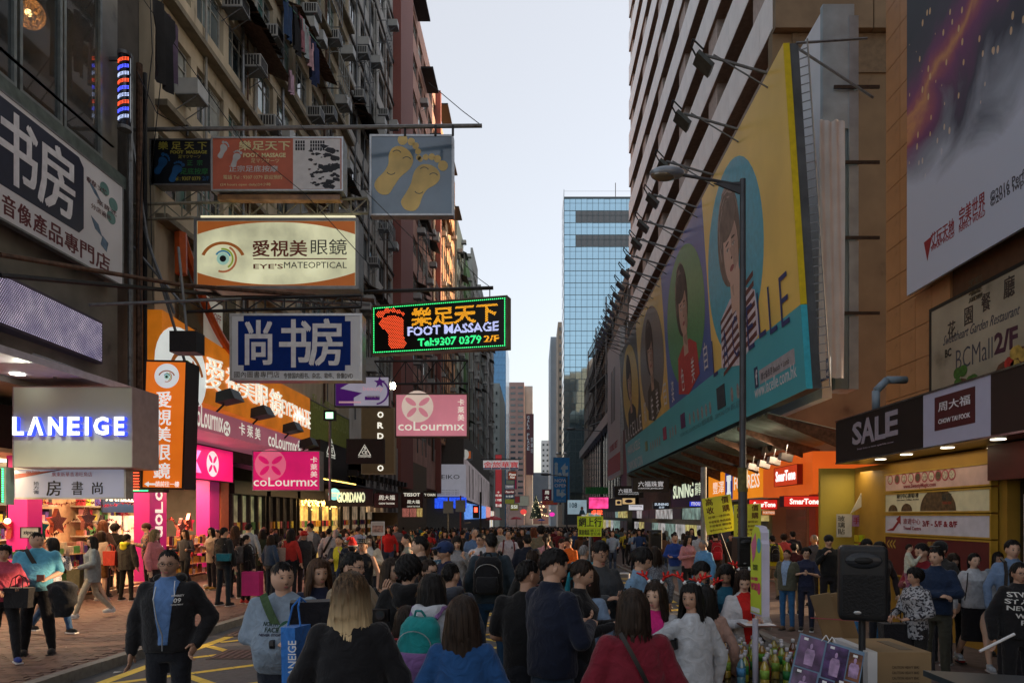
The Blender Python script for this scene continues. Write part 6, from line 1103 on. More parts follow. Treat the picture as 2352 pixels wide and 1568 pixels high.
# loudspeakers
def speaker(lab,px,ptop,pbot,Y,rz=0,pole=True):
    top,bot=at(px,ptop,Y),at(px,pbot,Y);h_=top.z-bot.z;w_=h_*.60;d_=h_*.52;o=thing('loudspeaker',lab,'loudspeaker',bot,'loudspeakers',rz);bp_=MB();pts=[(-w_/2,-d_/2),(w_/2,-d_/2),(w_*.42,d_/2),(-w_*.42,d_/2)]
    me=MB();me.box(-w_/2,w_/2,-d_/2,d_/2,0,h_);x=me.build('cabinet',mat((.011,.012,.014),.5,.3,5,.2));x.parent=o;bv=x.modifiers.new('b','BEVEL');bv.width=h_*.07;bv.segments=4
    for nm,mb,m_ in (('grille',MB().box(-w_*.42,w_*.42,-d_/2-.012,-d_/2-.001,h_*.08,h_*.62),mat((.006,.006,.007),.7,.4,60,.6)),('horn',MB().ball((0,-d_/2-.0,h_*.81),(w_*.38,.03,h_*.11),18,8),mat((.02,.022,.026),.35)),('horn_throat',MB().ball((0,-d_/2-.022,h_*.81),(w_*.2,.02,h_*.05),14,6),mat((.003,.003,.003),.6)),('badge',MB().ball((-w_*.12,-d_/2-.013,h_*.12),(w_*.08,.004,h_*.025),12,6),ALU),('side_handle',MB().box(w_/2,w_/2+.012,-d_*.15,d_*.15,h_*.4,h_*.6),BLACK)):x=mb.build(nm,m_);x.parent=o
    if pole:
        p_=thing('speaker_stand','tripod stand under the '+lab,'stand',(bot.x,Y,gz(bot.x,Y)));g_=gz(bot.x,Y);MB().cyl((bot.x,Y,g_+.1),(bot.x,Y,bot.z),.028 if Y<8 else .02,n=10).build('pole',mat((.03,.032,.035),.4),p_)
        for k in range(3):a_=k*2.09+.5;MB().cyl((bot.x,Y,g_+.5),(bot.x+.5*cos(a_),Y+.5*sin(a_),g_+.02),.014).build('leg',BLACK,p_)
speaker('big black loudspeaker on a pole, lower right',1980,1252,1421,5.8,R(-22));speaker('black loudspeaker behind the upright yellow banner',1706,1232,1300,11,R(10));speaker('small black loudspeaker by the kerb crowd',1505,1216,1262,15.5)
# boxes, photo board, flight case
CBD=mat((.30,.20,.10),.8,.12,3,.1);q=crop(1834.6,1176,4)
bx_=thing('cardboard_box','large brown cardboard box with white straps beside the loudspeaker pole','box',at(2050,1568,5.7));x0=at(2000,1568,5.7).x;x1=at(2139,1568,5.7).x;zt=at(0,1497,5.7).z;MB().box(x0,x1,5.7,6.35,.0,zt).build('carton',CBD,bx_);MB().box(x0-.03,x0+.05,5.69,6.36,.0,zt+.004).build('white_strap',WHITE,bx_);MB().box(x0+.3,x1-.1,5.8,6.2,zt,zt+.003).build('top_tape',mat((.12,.09,.06),.5),bx_)
F=Fr(Vector((x0,5.7,.1)),Vector((x1,5.7,.1)),Vector((x0,5.7,zt)));b=MB();[b.text(F,'CAUTION HEAVY 8842',F.w*.35,F.h*.82-k*.045,F.w*.8,F.h*.85-k*.045,.001,.001) for k in range(5)];b.build('printed_text',mat((.08,.05,.03),.8),bx_)
fb_=thing('flattened_cartons','bundle of flattened cardboard cartons tied with pink string, leaning right','cardboard',at(1900,1430,6.6))
for k in range(5):p0=at(1862+k*9,1368+(k%2)*8,6.5+k*.05);p1=at(1905+k*9,1500,6.5+k*.05);d=Vector((.19,.02,.03));MB().raw([p1,p1+d,p0+d,p0,p1+Vector((0,.025,0)),p1+d+Vector((0,.025,0)),p0+d+Vector((0,.025,0)),p0+Vector((0,.025,0))],_quadbox(0)).build('carton_sheet',CBD,fb_)
MB().path([at(1862,1418,6.45),at(1975,1425,6.45)],.006,4).build('string',mat((.5,.1,.12),.6),fb_)
F=Fr(at(1795,1640,4.6),at(1945,1690,4.5),at(1838,1452,4.9));pb=thing('photo_board','tilted board covered with glossy concert photographs, bottom right','display board',F.o);MB().fbox(F,0,F.w*1.05,0,F.h,-.02,0).build('board',mat((.12,.2,.3),.4),pb);ph=[mat((.10,.05,.12),.15,.8,9,spec=.8),mat((.06,.03,.10),.15,.8,14,spec=.8),mat((.16,.07,.04),.15,.8,12,spec=.8)]
for k,(a_,c_,d_,e_) in enumerate(((.02,.60,.42,.98),(.45,.56,.80,.97),(.82,.62,1.03,.95),(.02,.20,.40,.58),(.43,.22,.66,.54),(.68,.24,1.03,.60))):MB().fbox(F,F.w*a_,F.w*d_,F.h*c_,F.h*e_,.001,.004).build('photograph',ph[k%3],pb);MB().fbox(F,F.w*(a_+.06),F.w*(a_+.13),F.h*(e_-.05),F.h*(e_-.02),.005,.006).build('price_tag',WHITE,pb);(MB().foval(F,F.w*(a_+d_)/2,F.h*(c_+(e_-c_)*.72),F.w*.022,F.h*.035,.0045,.0055).fpoly(F,[(F.w*((a_+d_)/2+u),F.h*(c_+(e_-c_)*v_)) for u,v_ in ((-.07,.1),(.07,.1),(.08,.5),(.055,.62),(-.055,.62),(-.08,.5))],.0045,.0055).build('figure_picture',mat((.30,.20,.34),.3,.5,20),pb))
for px in (.35,.45):MB().path([F.p(F.w*px,F.h*.97,.01),F.p(F.w*px+.02,F.h*1.05,.02),F.p(F.w*px+.05,F.h*1.0,.01)],.004,4).build('clip',ALU,pb)
fc=thing('flight_case','black flight case with aluminium edges at the bottom right corner','flight case',at(2240,1550,4.6));a_=at(2131,1534,4.7);MB().box(a_.x,a_.x+1.4,4.3,4.72,.2,a_.z-.12).build('case',mat((.012,.015,.02),.4),fc);MB().raw([(a_.x-.01,4.28,a_.z-.06),(a_.x+1.4,4.28,a_.z-.14),(a_.x+1.4,4.74,a_.z-.14),(a_.x-.01,4.74,a_.z-.06),(a_.x-.01,4.28,a_.z-.02),(a_.x+1.4,4.28,a_.z-.10),(a_.x+1.4,4.74,a_.z-.10),(a_.x-.01,4.74,a_.z-.02)],_quadbox(0)).build('edge_rail',mat((.12,.16,.2),.3,.1,3,0,.8),fc)
for x in (a_.x,a_.x+.35):MB().box(x,x+.05,4.26,4.3,a_.z-.2,a_.z-.1).build('latch',ALU,fc)
tr=thing('hand_trolley','white tubular trolley with an orange box beside the road','trolley',at(1420,1297,14));c0=tr.location;g_=gz(0,14);MB().path([(c0.x-.25,14,g_+.1),(c0.x-.25,14,g_+.95),(c0.x+.22,14,g_+.95),(c0.x+.22,14,g_+.1)],.02).build('handle',WHITE,tr);MB().box(c0.x-.35,c0.x+.3,13.6,14.2,g_+.08,g_+.13).build('platform',STEEL,tr);MB().box(c0.x-.12,c0.x+.28,13.7,14.1,g_+.14,g_+.55).build('orange_box',mat((.5,.22,.02),.5,.3,4),tr)
for k,(bx,Y,c,lab) in enumerate(((C4(970,825,1185,880),48,(.5,.015,.03),'large red umbrella above the crowd, left of the road centre'),(C4(1285,833,1435,872),60,(.45,.02,.04),'second red umbrella further down the street'),(C4(1635,853,1735,890),68,(.02,.06,.4),'blue and red umbrella, right of the road centre'))):
    p=at((bx[0]+bx[2])/2,bx[3],Y);r_=(bx[2]-bx[0])/2*Y/FP;u=thing('umbrella',lab,'umbrella',(p.x,Y,gz(0,Y)),'umbrellas above the crowd');MB().lathe((p.x,Y,p.z),[(r_,0),(r_*.8,r_*.2),(r_*.45,r_*.38),(.05,r_*.47)],8).build('canopy',mat(c,.5),u);MB().cyl((p.x,Y,gz(0,Y)),(p.x,Y,p.z+r_*.5),.03).build('pole',STEEL,u)
for k,(px,py0,py1,Y,lab,kind) in enumerate(((1030,1150,1178,42,'grey back of a square road sign on a pole, in front of the watch posters',0),(1058,1148,1175,42,'two grey sign backs stacked on a dark red pole',1))):c0=at(px,py1,Y);r=thing('road_sign',lab,'road sign',(c0.x,Y,gz(0,Y)));MB().cyl((c0.x,Y,-1),(c0.x,Y,c0.z+1),.05).build('pole',STEEL if not kind else mat((.2,.02,.03),.5),r);w_=(py1-py0)*Y/FP;MB().box(c0.x-w_*.42,c0.x+w_*.42,Y-.1,Y-.06,c0.z,c0.z+w_).build('plate',mat((.16,.19,.21),.5,.1),r)
tl=thing('traffic_light','traffic light showing a red man, left of the road','traffic light',at(1093,1172,44));c0=tl.location;MB().box(c0.x-.2,c0.x+.2,44,44.3,c0.z-.5,c0.z+.35).build('housing',BLACK,tl);MB().box(c0.x-.1,c0.x+.1,43.95,43.99,c0.z-.1,c0.z+.2).build('red_lens',lit((1,.06,.03),5),tl);MB().cyl((c0.x+.3,44.1,-1),(c0.x+.3,44.1,c0.z+1.2),.06).build('pole',DARKMETAL,tl)
for k,(px,py,Y,arm) in enumerate(((1302,1094,62,1.9),(1382,990,66,3.0))):r=thing('street_lamp',['slim street lamp in front of the tall blue sign','street lamp arm against the weathered block'][k],'street lamp',at(px,1200,Y));p=at(px,py,Y);MB().cyl((p.x,Y,-1),p,.07).build('pole',LP,r);MB().cyl(p,p+Vector((-arm,0,.2)),.04).build('arm',LP,r);MB().ball(p+Vector((-arm,0,.2)),(.5,.2,.12)).build('lamp_head',LP,r,True)
xt=thing('christmas_tree','distant lit cone-shaped Christmas tree at the street end','Christmas tree',at(1231,1190,160));c0=xt.location;MB().lathe(c0,[(1.5,0),(1.1,1.5),(.6,3.4),(.05,5.6)],10).build('foliage',mat((.06,.08,.05),.8),xt);b=MB();[b.ball(c0+Vector((cos(t_)*1.5*(1-z_/5.7),sin(t_)*1.5*(1-z_/5.7),z_)),.05,4,3) for t_,z_ in [(rr.uniform(0,6.28),rr.uniform(.1,5.4)) for _ in range(60)]];b.build('fairy_light',lit((1,.85,.5),2),xt)
# canopy roof, air-con boxes and spotlights below the long billboard
r=thing('corrugated_canopy','corrugated translucent canopy under the long billboard','canopy',(7,25,4.5));b=MB()
for i in range(160):y=17.5+i*.17;e=.05*(i%2);g=.05-e;b.raw([(6.0,y,4.62+e),(8.4,y,4.05+e),(8.4,y+.17,4.05+g),(6.0,y+.17,4.62+g)],[(0,1,2,3)])
b.build('corrugated_sheet',mat((.13,.20,.20),.4,.3,3),r);[MB().raw([(8.4,y,3.5),(6.0,y,4.5),(6.0,y,4.6),(8.4,y,3.95),(8.4,y+.1,3.5),(6.0,y+.1,4.5),(6.0,y+.1,4.6),(8.4,y+.1,3.95)],_quadbox(0)).build('canopy_rib',RUST,r) for y in np.arange(17.5,44,2.6)]
for k,(px,py,Y) in enumerate(((1725,1070,21.5),(1750,1064,20.6),(1773,1056,19.8),(1800,1047,19.0))):c0=at(px,py,Y);f=thing('box_spotlight',['farthest','second','third','nearest'][k]+' white box spotlight in the row over the phone shop fascias','spotlight',c0,'white box spotlights');MB().raw([c0+Vector(p) for p in ((-.12,-.1,-.08),(.2,-.1,-.17),(.2,.14,-.17),(-.12,.14,-.08),(-.08,-.1,.1),(.24,-.1,.02),(.24,.14,.02),(-.08,.14,.1))],_quadbox(0)).build('housing',mat((.45,.42,.4),.5),f);MB().cyl(c0+Vector((.05,0,.05)),c0+Vector((.1,0,.32)),.015).build('bracket',STEEL,f)
area('fascia_spot',(7.1,21,3.95),.2,4.5,70,(1,.75,.5),(0,R(60),0))
for k in range(3):c0=Vector((7.9,20.6+k*.95,4.0));f=thing('condenser',['nearest','middle','farthest'][k]+' pale condenser unit standing above the phone shop','air conditioner',c0,'condenser units above the phone shop');MB().box(c0.x-.35,c0.x+.1,c0.y,c0.y+.85,4.0,4.62).build('casing',mat((.35,.33,.27),.5,.15),f);MB().cyl((c0.x-.36,c0.y+.35,4.3),(c0.x-.35,c0.y+.35,4.3),.24,n=18).build('fan_grille',DARKMETAL,f)
MB_=MB().path([(6.3,12.6,3.95),(6.3,12.6,4.3),(6.5,12.6,4.5),(6.9,12.7,4.52)],.07,12);tag(MB_.build('grey_pipe',mat((.2,.26,.32),.4),None,True),'bent grey pipe rising from the jeweller canopy','pipe')
# stall at the yellow corner
st_=thing('phone_case_stall','tiny stall of phone cases with handwritten cards beside the yellow wall','stall',(6.9,14.3,0));MB().box(6.05,7.4,14.45,14.55,0,3.0).build('yellow_wall',mat((.45,.34,.05),.6,.12,1),st_)
for lab_,bx,c,tx in (('card',R8(672,1060,800,1255),(.5,.47,.4),[('玻璃貼',R8(680,1070,740,1235),BLACK,dict(vert=True))]),('case_banner',R8(805,1068,1000,1165),(.3,.15,.28),[('手機套',R8(812,1085,985,1145),RD,dict(bold=.02))]),('red_cloth',R8(880,860,1065,1060),(.42,.07,.02),[('谷',R8(900,925,1010,1040),mat((.4,.5,.05),.5),dict(bold=.03)),('彡',R8(1030,925,1066,1040),mat((.4,.5,.05),.5),dict(bold=.02))])):
    F=facing(*bx,14.2);MB().fbox(F,0,F.w,0,F.h,-.02,0).build(lab_,mat(c,.6,.1),st_);letters(st_,F,tx)
b=MB();F=facing(*R8(790,1060,950,858),14.1) if False else facing(*R8(790,858,950,1055),14.1);b.fpoly(F,[(0,0),(F.w,F.h*.5),(F.w*.65,F.h)],-.02,0);b.build('folded_corner',mat((.5,.46,.36),.6),st_)
b=MB();[b.box(6.55+i*.09,6.62+i*.09,13.95,14.0,.75+j*.18,.88+j*.18,rr.randrange(9)) for i in range(8) for j in range(5)];tag(b.build('phone_cases',[mat(c,.3) for c in ((.4,.5,.02),(.02,.02,.02),(.5,.05,.05),(.3,.3,.3),(.4,.5,.02),(.02,.02,.02),(.5,.4,.02),(.1,.3,.1),(.5,.5,.5))],st_),kind='stuff');MB().box(7.0,7.2,13.9,14.0,.9,1.7).build('light_box',lit((.6,.7,.4),1.0),st_)
area('canopy_light',(6.4,11.5,2.98),.6,3,4,(1,.8,.5));area('stall_light',(6.6,13.9,2.9),.8,.5,5,(1,.8,.5))
# ---------------------------------------------------------------- people
SKIN=[mat((.52,.32,.225),.55,.08,9,spec=.35),mat((.43,.25,.17),.55,.08,9,spec=.35),mat((.6,.39,.28),.55,.08,9,spec=.35)]
EYEW=mat((.36,.33,.31),.3,.02);IRIS=mat((.012,.01,.008),.2,.1);LIP=mat((.30,.10,.085),.45,.05);LIPW=mat((.36,.13,.11),.45,.05);BROW=mat((.02,.015,.012),.8,.2)
def hairmat(c,tip=None):
    m=bpy.data.materials.new('hair');m.use_nodes=True;n=m.node_tree;b=n.nodes['Principled BSDF'];L=n.links.new
    tc=n.nodes.new('ShaderNodeTexCoord');mp=n.nodes.new('ShaderNodeMapping');mp.inputs['Scale'].default_value=(60,60,2.5)
    nz=n.nodes.new('ShaderNodeTexNoise');nz.inputs['Scale'].default_value=1.6;nz.inputs['Detail'].default_value=3
    L(tc.outputs['Object'],mp.inputs[0]);L(mp.outputs[0],nz.inputs[0])
    cr=n.nodes.new('ShaderNodeValToRGB');e=cr.color_ramp.elements;e[0].position=.32;e[1].position=.72
    e[0].color=tuple(x*.45 for x in c)+(1,);e[1].color=tuple(min(1,x*1.7) for x in c)+(1,);L(nz.outputs[0],cr.inputs[0]);out=cr.outputs[0]
    if tip:
        sp=n.nodes.new('ShaderNodeSeparateXYZ');L(tc.outputs['Generated'],sp.inputs[0])
        ad=n.nodes.new('ShaderNodeMath');ad.operation='MULTIPLY_ADD';ad.inputs[1].default_value=.5;L(nz.outputs[0],ad.inputs[0]);L(sp.outputs['Z'],ad.inputs[2])
        c2=n.nodes.new('ShaderNodeValToRGB');k=c2.color_ramp.elements;k[0].position=.38;k[0].color=(1,1,1,1);k[1].position=1.0;k[1].color=(0,0,0,1);L(ad.outputs[0],c2.inputs[0])
        mx=n.nodes.new('ShaderNodeMix');mx.data_type='RGBA';L(c2.outputs[0],mx.inputs[0]);L(out,mx.inputs[6]);mx.inputs[7].default_value=tuple(tip)+(1,)
        m2=n.nodes.new('ShaderNodeMix');m2.data_type='RGBA';m2.blend_type='MULTIPLY';m2.inputs[0].default_value=.8;L(mx.outputs[2],m2.inputs[6])
        c3=n.nodes.new('ShaderNodeValToRGB');c3.color_ramp.elements[0].position=.3;c3.color_ramp.elements[0].color=(.35,.35,.35,1);c3.color_ramp.elements[1].position=.65;L(nz.outputs[0],c3.inputs[0]);L(c3.outputs[0],m2.inputs[7]);out=m2.outputs[2]
    L(out,b.inputs['Base Color']);b.inputs['Roughness'].default_value=.5;b.inputs['Specular IOR Level'].default_value=.16
    bp=n.nodes.new('ShaderNodeBump');bp.inputs['Strength'].default_value=.6;bp.inputs['Distance'].default_value=.01;L(nz.outputs[0],bp.inputs['Height']);L(bp.outputs[0],b.inputs['Normal'])
    return m
HM=dict(black=hairmat((.010,.009,.009)),dark=hairmat((.022,.014,.010)),brown=hairmat((.055,.028,.016)),red=hairmat((.10,.035,.018)),blonde=hairmat((.085,.052,.028),(.80,.60,.34)),olive=hairmat((.16,.12,.06)),grey=hairmat((.22,.22,.22)))
_cm={}
def cloth(c,pat=None,c2=None,sc=1.):
    """woven cloth: colour, fold relief and, if asked, stripes, dots, checks or patches"""
    k=(tuple(c),pat,c2,sc)
    if k in _cm:return _cm[k]
    m=bpy.data.materials.new('cloth');m.use_nodes=True;n=m.node_tree;b=n.nodes['Principled BSDF'];L=n.links.new
    tc=n.nodes.new('ShaderNodeTexCoord');nz=n.nodes.new('ShaderNodeTexNoise');nz.inputs['Scale'].default_value=9;nz.inputs['Detail'].default_value=4;nz.inputs['Distortion'].default_value=2.2
    L(tc.outputs['Object'],nz.inputs[0])
    cr=n.nodes.new('ShaderNodeValToRGB');e=cr.color_ramp.elements;e[0].position=.3;e[1].position=.7
    e[0].color=tuple(x*.82 for x in c)+(1,);e[1].color=tuple(min(1,x*1.12) for x in c)+(1,);L(nz.outputs[0],cr.inputs[0]);out=cr.outputs[0]
    if pat:
        if pat in ('stripe','vstripe','check'):
            t=n.nodes.new('ShaderNodeTexWave');t.bands_direction='Z' if pat != 'vstripe' else 'X';t.inputs['Scale'].default_value=13*sc;t.inputs['Distortion'].default_value=.3;src=t.outputs['Fac'];L(tc.outputs['Object'],t.inputs[0]);th=.5
        elif pat=='dots':
            t=n.nodes.new('ShaderNodeTexVoronoi');t.inputs['Scale'].default_value=38*sc;t.inputs['Randomness'].default_value=.5;src=t.outputs['Distance'];L(tc.outputs['Object'],t.inputs[0]);th=.38
        elif pat=='camo':
            t=n.nodes.new('ShaderNodeTexNoise');t.inputs['Scale'].default_value=12*sc;t.inputs['Detail'].default_value=3;src=t.outputs[0];L(tc.outputs['Object'],t.inputs[0]);th=.52
        c2r=n.nodes.new('ShaderNodeValToRGB');c2r.color_ramp.interpolation='CONSTANT';q=c2r.color_ramp.elements;q[0].color=(0,0,0,1);q[1].position=th;q[1].color=(1,1,1,1);L(src,c2r.inputs[0])
        mx=n.nodes.new('ShaderNodeMix');mx.data_type='RGBA';L(c2r.outputs[0],mx.inputs[0]);L(out,mx.inputs[6]);mx.inputs[7].default_value=tuple(c2 or (.7,.7,.7))+(1,);out=mx.outputs[2]
    L(out,b.inputs['Base Color']);b.inputs['Roughness'].default_value=.85;b.inputs['Specular IOR Level'].default_value=.2;b.inputs['Sheen Weight'].default_value=.15
    bp=n.nodes.new('ShaderNodeBump');bp.inputs['Strength'].default_value=.8;bp.inputs["Distance"].default_value=.018;L(nz.outputs[0],bp.inputs['Height']);L(bp.outputs[0],b.inputs['Normal'])
    _cm[k]=m;return m
def ring_loft(b,rings,n=20,m=0,cap=True):
    """rings: (cx, cy, z, rx, ry[, tiltpower])"""
    v=[];f=[]
    for cx,cy,z,rx,ry in rings:
        for i in range(n):
            t=2*pi*i/n;c,s_=cos(t),sin(t)
            c=math.copysign(abs(c) ** .85,c);s_=math.copysign(abs(s_) ** .9,s_);v.append((cx+rx*c,cy+ry*s_,z))
    for j in range(len(rings)-1):
        for i in range(n):f.append((j*n+i,j*n+(i+1)%n,(j+1)*n+(i+1)%n,(j+1)*n+i))
    if cap:f+=[tuple(range(n))[::-1],tuple(range((len(rings)-1)*n,len(rings)*n))]
    return b.raw(v,f,m)
def limb(b,pts,rs,n=12):
    """tapered tube with ball joints"""
    for i in range(len(pts)-1):b.cyl(pts[i],pts[i+1],rs[i],rs[i+1],n)
    for p,r in zip(pts,rs):b.ball(p,r,12,8)
    return b
def remesh(mb,vox,smooth=2,wrinkle=0,seed=0,zc=None):
    me=bpy.data.meshes.new('r');me.from_pydata([tuple(p) for p in mb.v],[],mb.f);o=bpy.data.objects.new('r',me);TMP.collection.objects.link(o)
    md=o.modifiers.new('r','REMESH');md.mode='VOXEL';md.voxel_size=vox;md.adaptivity=0
    if smooth:ms=o.modifiers.new('s','SMOOTH');ms.iterations=smooth;ms.factor=.6
    e=scratch_eval(o);m2=e.to_mesh()
    v=np.zeros(len(m2.vertices)*3);m2.vertices.foreach_get('co',v);v=v.reshape(-1,3);nr=np.zeros_like(v).ravel();m2.vertices.foreach_get('normal',nr);nr=nr.reshape(-1,3)
    f=[tuple(p.vertices) for p in m2.polygons];e.to_mesh_clear();bpy.data.objects.remove(o);bpy.data.meshes.remove(me)
    if wrinkle:
        s=seed*3.7
        d=np.sin(v[:,2]*34+3.2*np.sin(v[:,0]*11+s)+2*np.sin(v[:,1]*13+s*.7))*.6+np.sin(v[:,2]*61+v[:,0]*27+2*np.sin(v[:,1]*19+s))*.4
        v=v+nr*(d*wrinkle)[:,None]
    return v,f
def mk(name,v,f,mats,parent,mi=None,smooth=True):
    me=bpy.data.meshes.new(name);me.from_pydata(v.tolist() if hasattr(v,'tolist') else v,[],f)
    for k in (mats if hasattr(mats,'__len__') else [mats]):me.materials.append(k)
    if mi is not None:me.polygons.foreach_set('material_index',mi)
    if smooth:me.polygons.foreach_set('use_smooth',[True]*len(f))
    me.update();o=bpy.data.objects.new(name,me);COL.objects.link(o);o.parent=parent;return o
def head_geo(fem,fine=True,fat=0.):
    """head around the origin (ear level), face towards -Y, with eyes, nose, mouth, ears"""
    b=MB();nu,nv=(30,24) if fine else (14,10)
    v=[];f=[]
    for j in range(nv+1):
        ph=pi*j/nv
        for i in range(nu):
            t=2*pi*i/nu;x,y,z=sin(ph)*sin(t),-sin(ph)*cos(t),cos(ph)
            X,Yy,Z=x*.074,y*.094,z*.118
            if Z<0:k=1-.30*(-z) ** 1.5*(1 if not fem else 1.1)+fat*.25*(-z);X *= k;Yy=Yy*(1-.12*-z) if y<0 else Yy*(1-.45*-z)
            front=max(0,-y)
            if front>.2:
                g=lambda a,bb,sa,sb:math.exp(-((X-a)/sa) ** 2-((Z-bb)/sb) ** 2)
                Yy-=.020*g(0,-.034,.011,.016)+.010*g(0,-.012,.008,.022)+.005*g(0,.022,.04,.010)
                Yy+=.010*(g(.03,.0,.015,.012)+g(-.03,.0,.015,.012))*front
                Yy-=.006*g(0,-.062,.022,.009)+.007*g(0,-.092,.02,.012);Yy+=.003*g(0,-.078,.02,.005)
                Yy-=.004*(g(.038,-.032,.016,.016)+g(-.038,-.032,.016,.016))
            v.append((X*(1+fat*.15),Yy,Z))
    for j in range(nv):
        for i in range(nu):f.append((j*nu+i,(j+1)*nu+i,(j+1)*nu+(i+1)%nu,j*nu+(i+1)%nu))
    b.raw(v,f,0)
    for s in (1,-1):
        b.ball((s*.074,.006,-.012),(.010,.017,.030),8,6,0,Matrix.Rotation(s*.3,3,'Z'))
        if fine:
            b.ball((s*.030,-.0805,.001),(.0130,.009,.0050),10,6,1);b.ball((s*.030,-.0885,.001),(.0056,.0045,.0048),8,6,2)
            b.raw([(s*.012,-.0935,.021),(s*.044,-.0825,.0195),(s*.044,-.0840,.0235),(s*.012,-.0950,.0245)],[(0,1,2,3) if s<0 else (3,2,1,0)],3)
            b.ball((s*.030,-.0875,.0075),(.0150,.006,.0020),8,4,3)
    if fine:
        b.ball((0,-.0945,-.0655),(.023,.007,.0042),10,5,4);b.ball((0,-.0930,-.0725),(.018,.007,.0048),10,5,4)
        for s in (1,-1):b.ball((s*.008,-.103,-.043),(.005,.004,.003),6,4,4 if False else 3)
    return b
def hair_geo(style,fine=True,seed=0):
    """hair shell; crown above, face side at -Y"""
    nu,nv=(72,20) if fine else (18,8);r=random.Random(seed)
    P=dict(short=dict(front=.056,side=.022,back=-.055,vol=.013),crop=dict(front=.066,side=.032,back=-.045,vol=.007),bowl=dict(front=.030,side=-.02,back=-.07,vol=.02),quiff=dict(front=.068,side=.03,back=-.045,vol=.020),
             bob=dict(front=.045,side=-.13,back=-.145,vol=.024),long=dict(front=.058,side=-.24,back=-.36,vol=.022),verylong=dict(front=.06,side=-.30,back=-.56,vol=.026),tail=dict(front=.062,side=.0,back=-.05,vol=.012),mid=dict(front=.055,side=-.215,back=-.215,vol=.028),bangs=dict(front=.018,side=-.17,back=-.25,vol=.022),bald=dict(front=.095,side=-.0,back=-.055,vol=.006),perm=dict(front=.05,side=-.02,back=-.07,vol=.035))[style]
    v=[];f=[];ph0=[r.uniform(0,6.28) for _ in range(5)]
    for j in range(nv+1):
        for i in range(nu):
            a=2*pi*i/nu-pi;aa=abs(a)         # 0 = face, pi = back
            w1=min(1,max(0,(aa-R(38))/R(26)));w1=w1*w1*(3-2*w1);w2=min(1,max(0,(aa-R(95))/R(50)));w2=w2*w2*(3-2*w2)
            hem=P['front']+(P['side']-P['front'])*w1;hem=hem+(P['back']-hem)*w2+(.010 if fine else 0)*sin(a*9+ph0[0])*(1 if hem<0 else .5)+(.006*sin(a*23+ph0[1]))
            top=.118+P['vol']*.8;t=j/nv
            vo=P['vol']*(1-.8*t ** 5) if P['side']>-.1 else P['vol']*(1-.25*t ** 3)
            z=top+(hem-top)*(t ** 1.25 if hem>-.1 else t ** 1.1)
            zz=max(-1,min(1,z/top));k=sqrt(max(0,1-zz*zz)) if z>0 else 1
            rx=(.076+vo)*k;ry=(.097+vo*.8)*k
            if z<0:
                d=-z
                if hem>-.1:rx *= 1-d*2.6;ry *= 1-d*3.6
                else:q=min(1,d/.2);rx *= 1+.28*q-.1*max(0,d-.25);ry *= (1+.05*q) if aa>R(90) else 1.0
            if z<0 and hem<=-.1 and aa<R(60):rx *= .93
            g=1+(.03 if fine else 0)*sin(a*17+ph0[2]+z*9)*(1-k*.3)+.03*sin(a*5+ph0[3]+z*14)+(.09*sin(a*13+z*90) if style=='perm' else 0)
            if fine and P['side']>-.1:g+=.035*sin(a*31+z*55+ph0[4])*sin(z*80+a*7)+.03*max(0,z)/.1*sin(a*11+ph0[1])
            yy=-cos(a)*ry*g+.006
            if z<-.12:yy=yy*.8+(.012 if aa>1.5 else -.0)
            v.append((sin(a)*rx*g,yy,z))
    for j in range(nv):
        for i in range(nu):f.append((j*nu+i,(j+1)*nu+i,(j+1)*nu+(i+1)%nu,j*nu+(i+1)%nu))
    n0=len(v);base=nv*nu                                           # tuck the hem inwards
    for i in range(nu):x,y,z=v[base+i];v.append((x*.80,y*.80,z+.012))
    for i in range(nu):f.append((base+i,n0+i,n0+(i+1)%nu,base+(i+1)%nu))
    b=MB().raw(v,f);lg=P['side']<-.1
    if fine:                                                              # loose locks at the hem and over the crown
        for k in range(150 if lg else 120):
            j=nv if (lg and k%3) else r.randrange(2,nv);i=r.randrange(nu);p=Vector(v[j*nu+i])
            if abs(2*pi*i/nu-pi)<.7 and j>nv*.7:continue
            n_=Vector((p.x,p.y,0));n_=n_.normalized() if n_.length>1e-4 else Vector((0,1,0));sd=Vector((-n_.y,n_.x,0));L_=r.uniform(.03,.09) if lg else r.uniform(.014,.03);d=(Vector((0,0,-1))+n_*r.uniform(0,.10)+sd*r.uniform(-.12,.12)) if lg else (Vector((0,0,.2 if p.z>.06 else -1))+n_*.35+sd*r.uniform(-.8,.8));w_=r.uniform(.004,.009)
            p=p+n_*.002+Vector((0,0,.012 if lg else 0));b.raw([p-sd*w_,p+sd*w_,p+d*L_*.55+sd*w_*.6+n_*.004,p+d*L_*.55-sd*w_*.6+n_*.004,p+d*L_],[(0,1,2,3),(3,2,4)])
    if style=='tail':
        b.ball((0,.115,.02),(.035,.035,.035),10,7);limb(b,[(0,.12,.03),(0,.15,-.03),(0,.135,-.14),(0,.12,-.26)],[.026,.034,.028,.008],10)
    return b
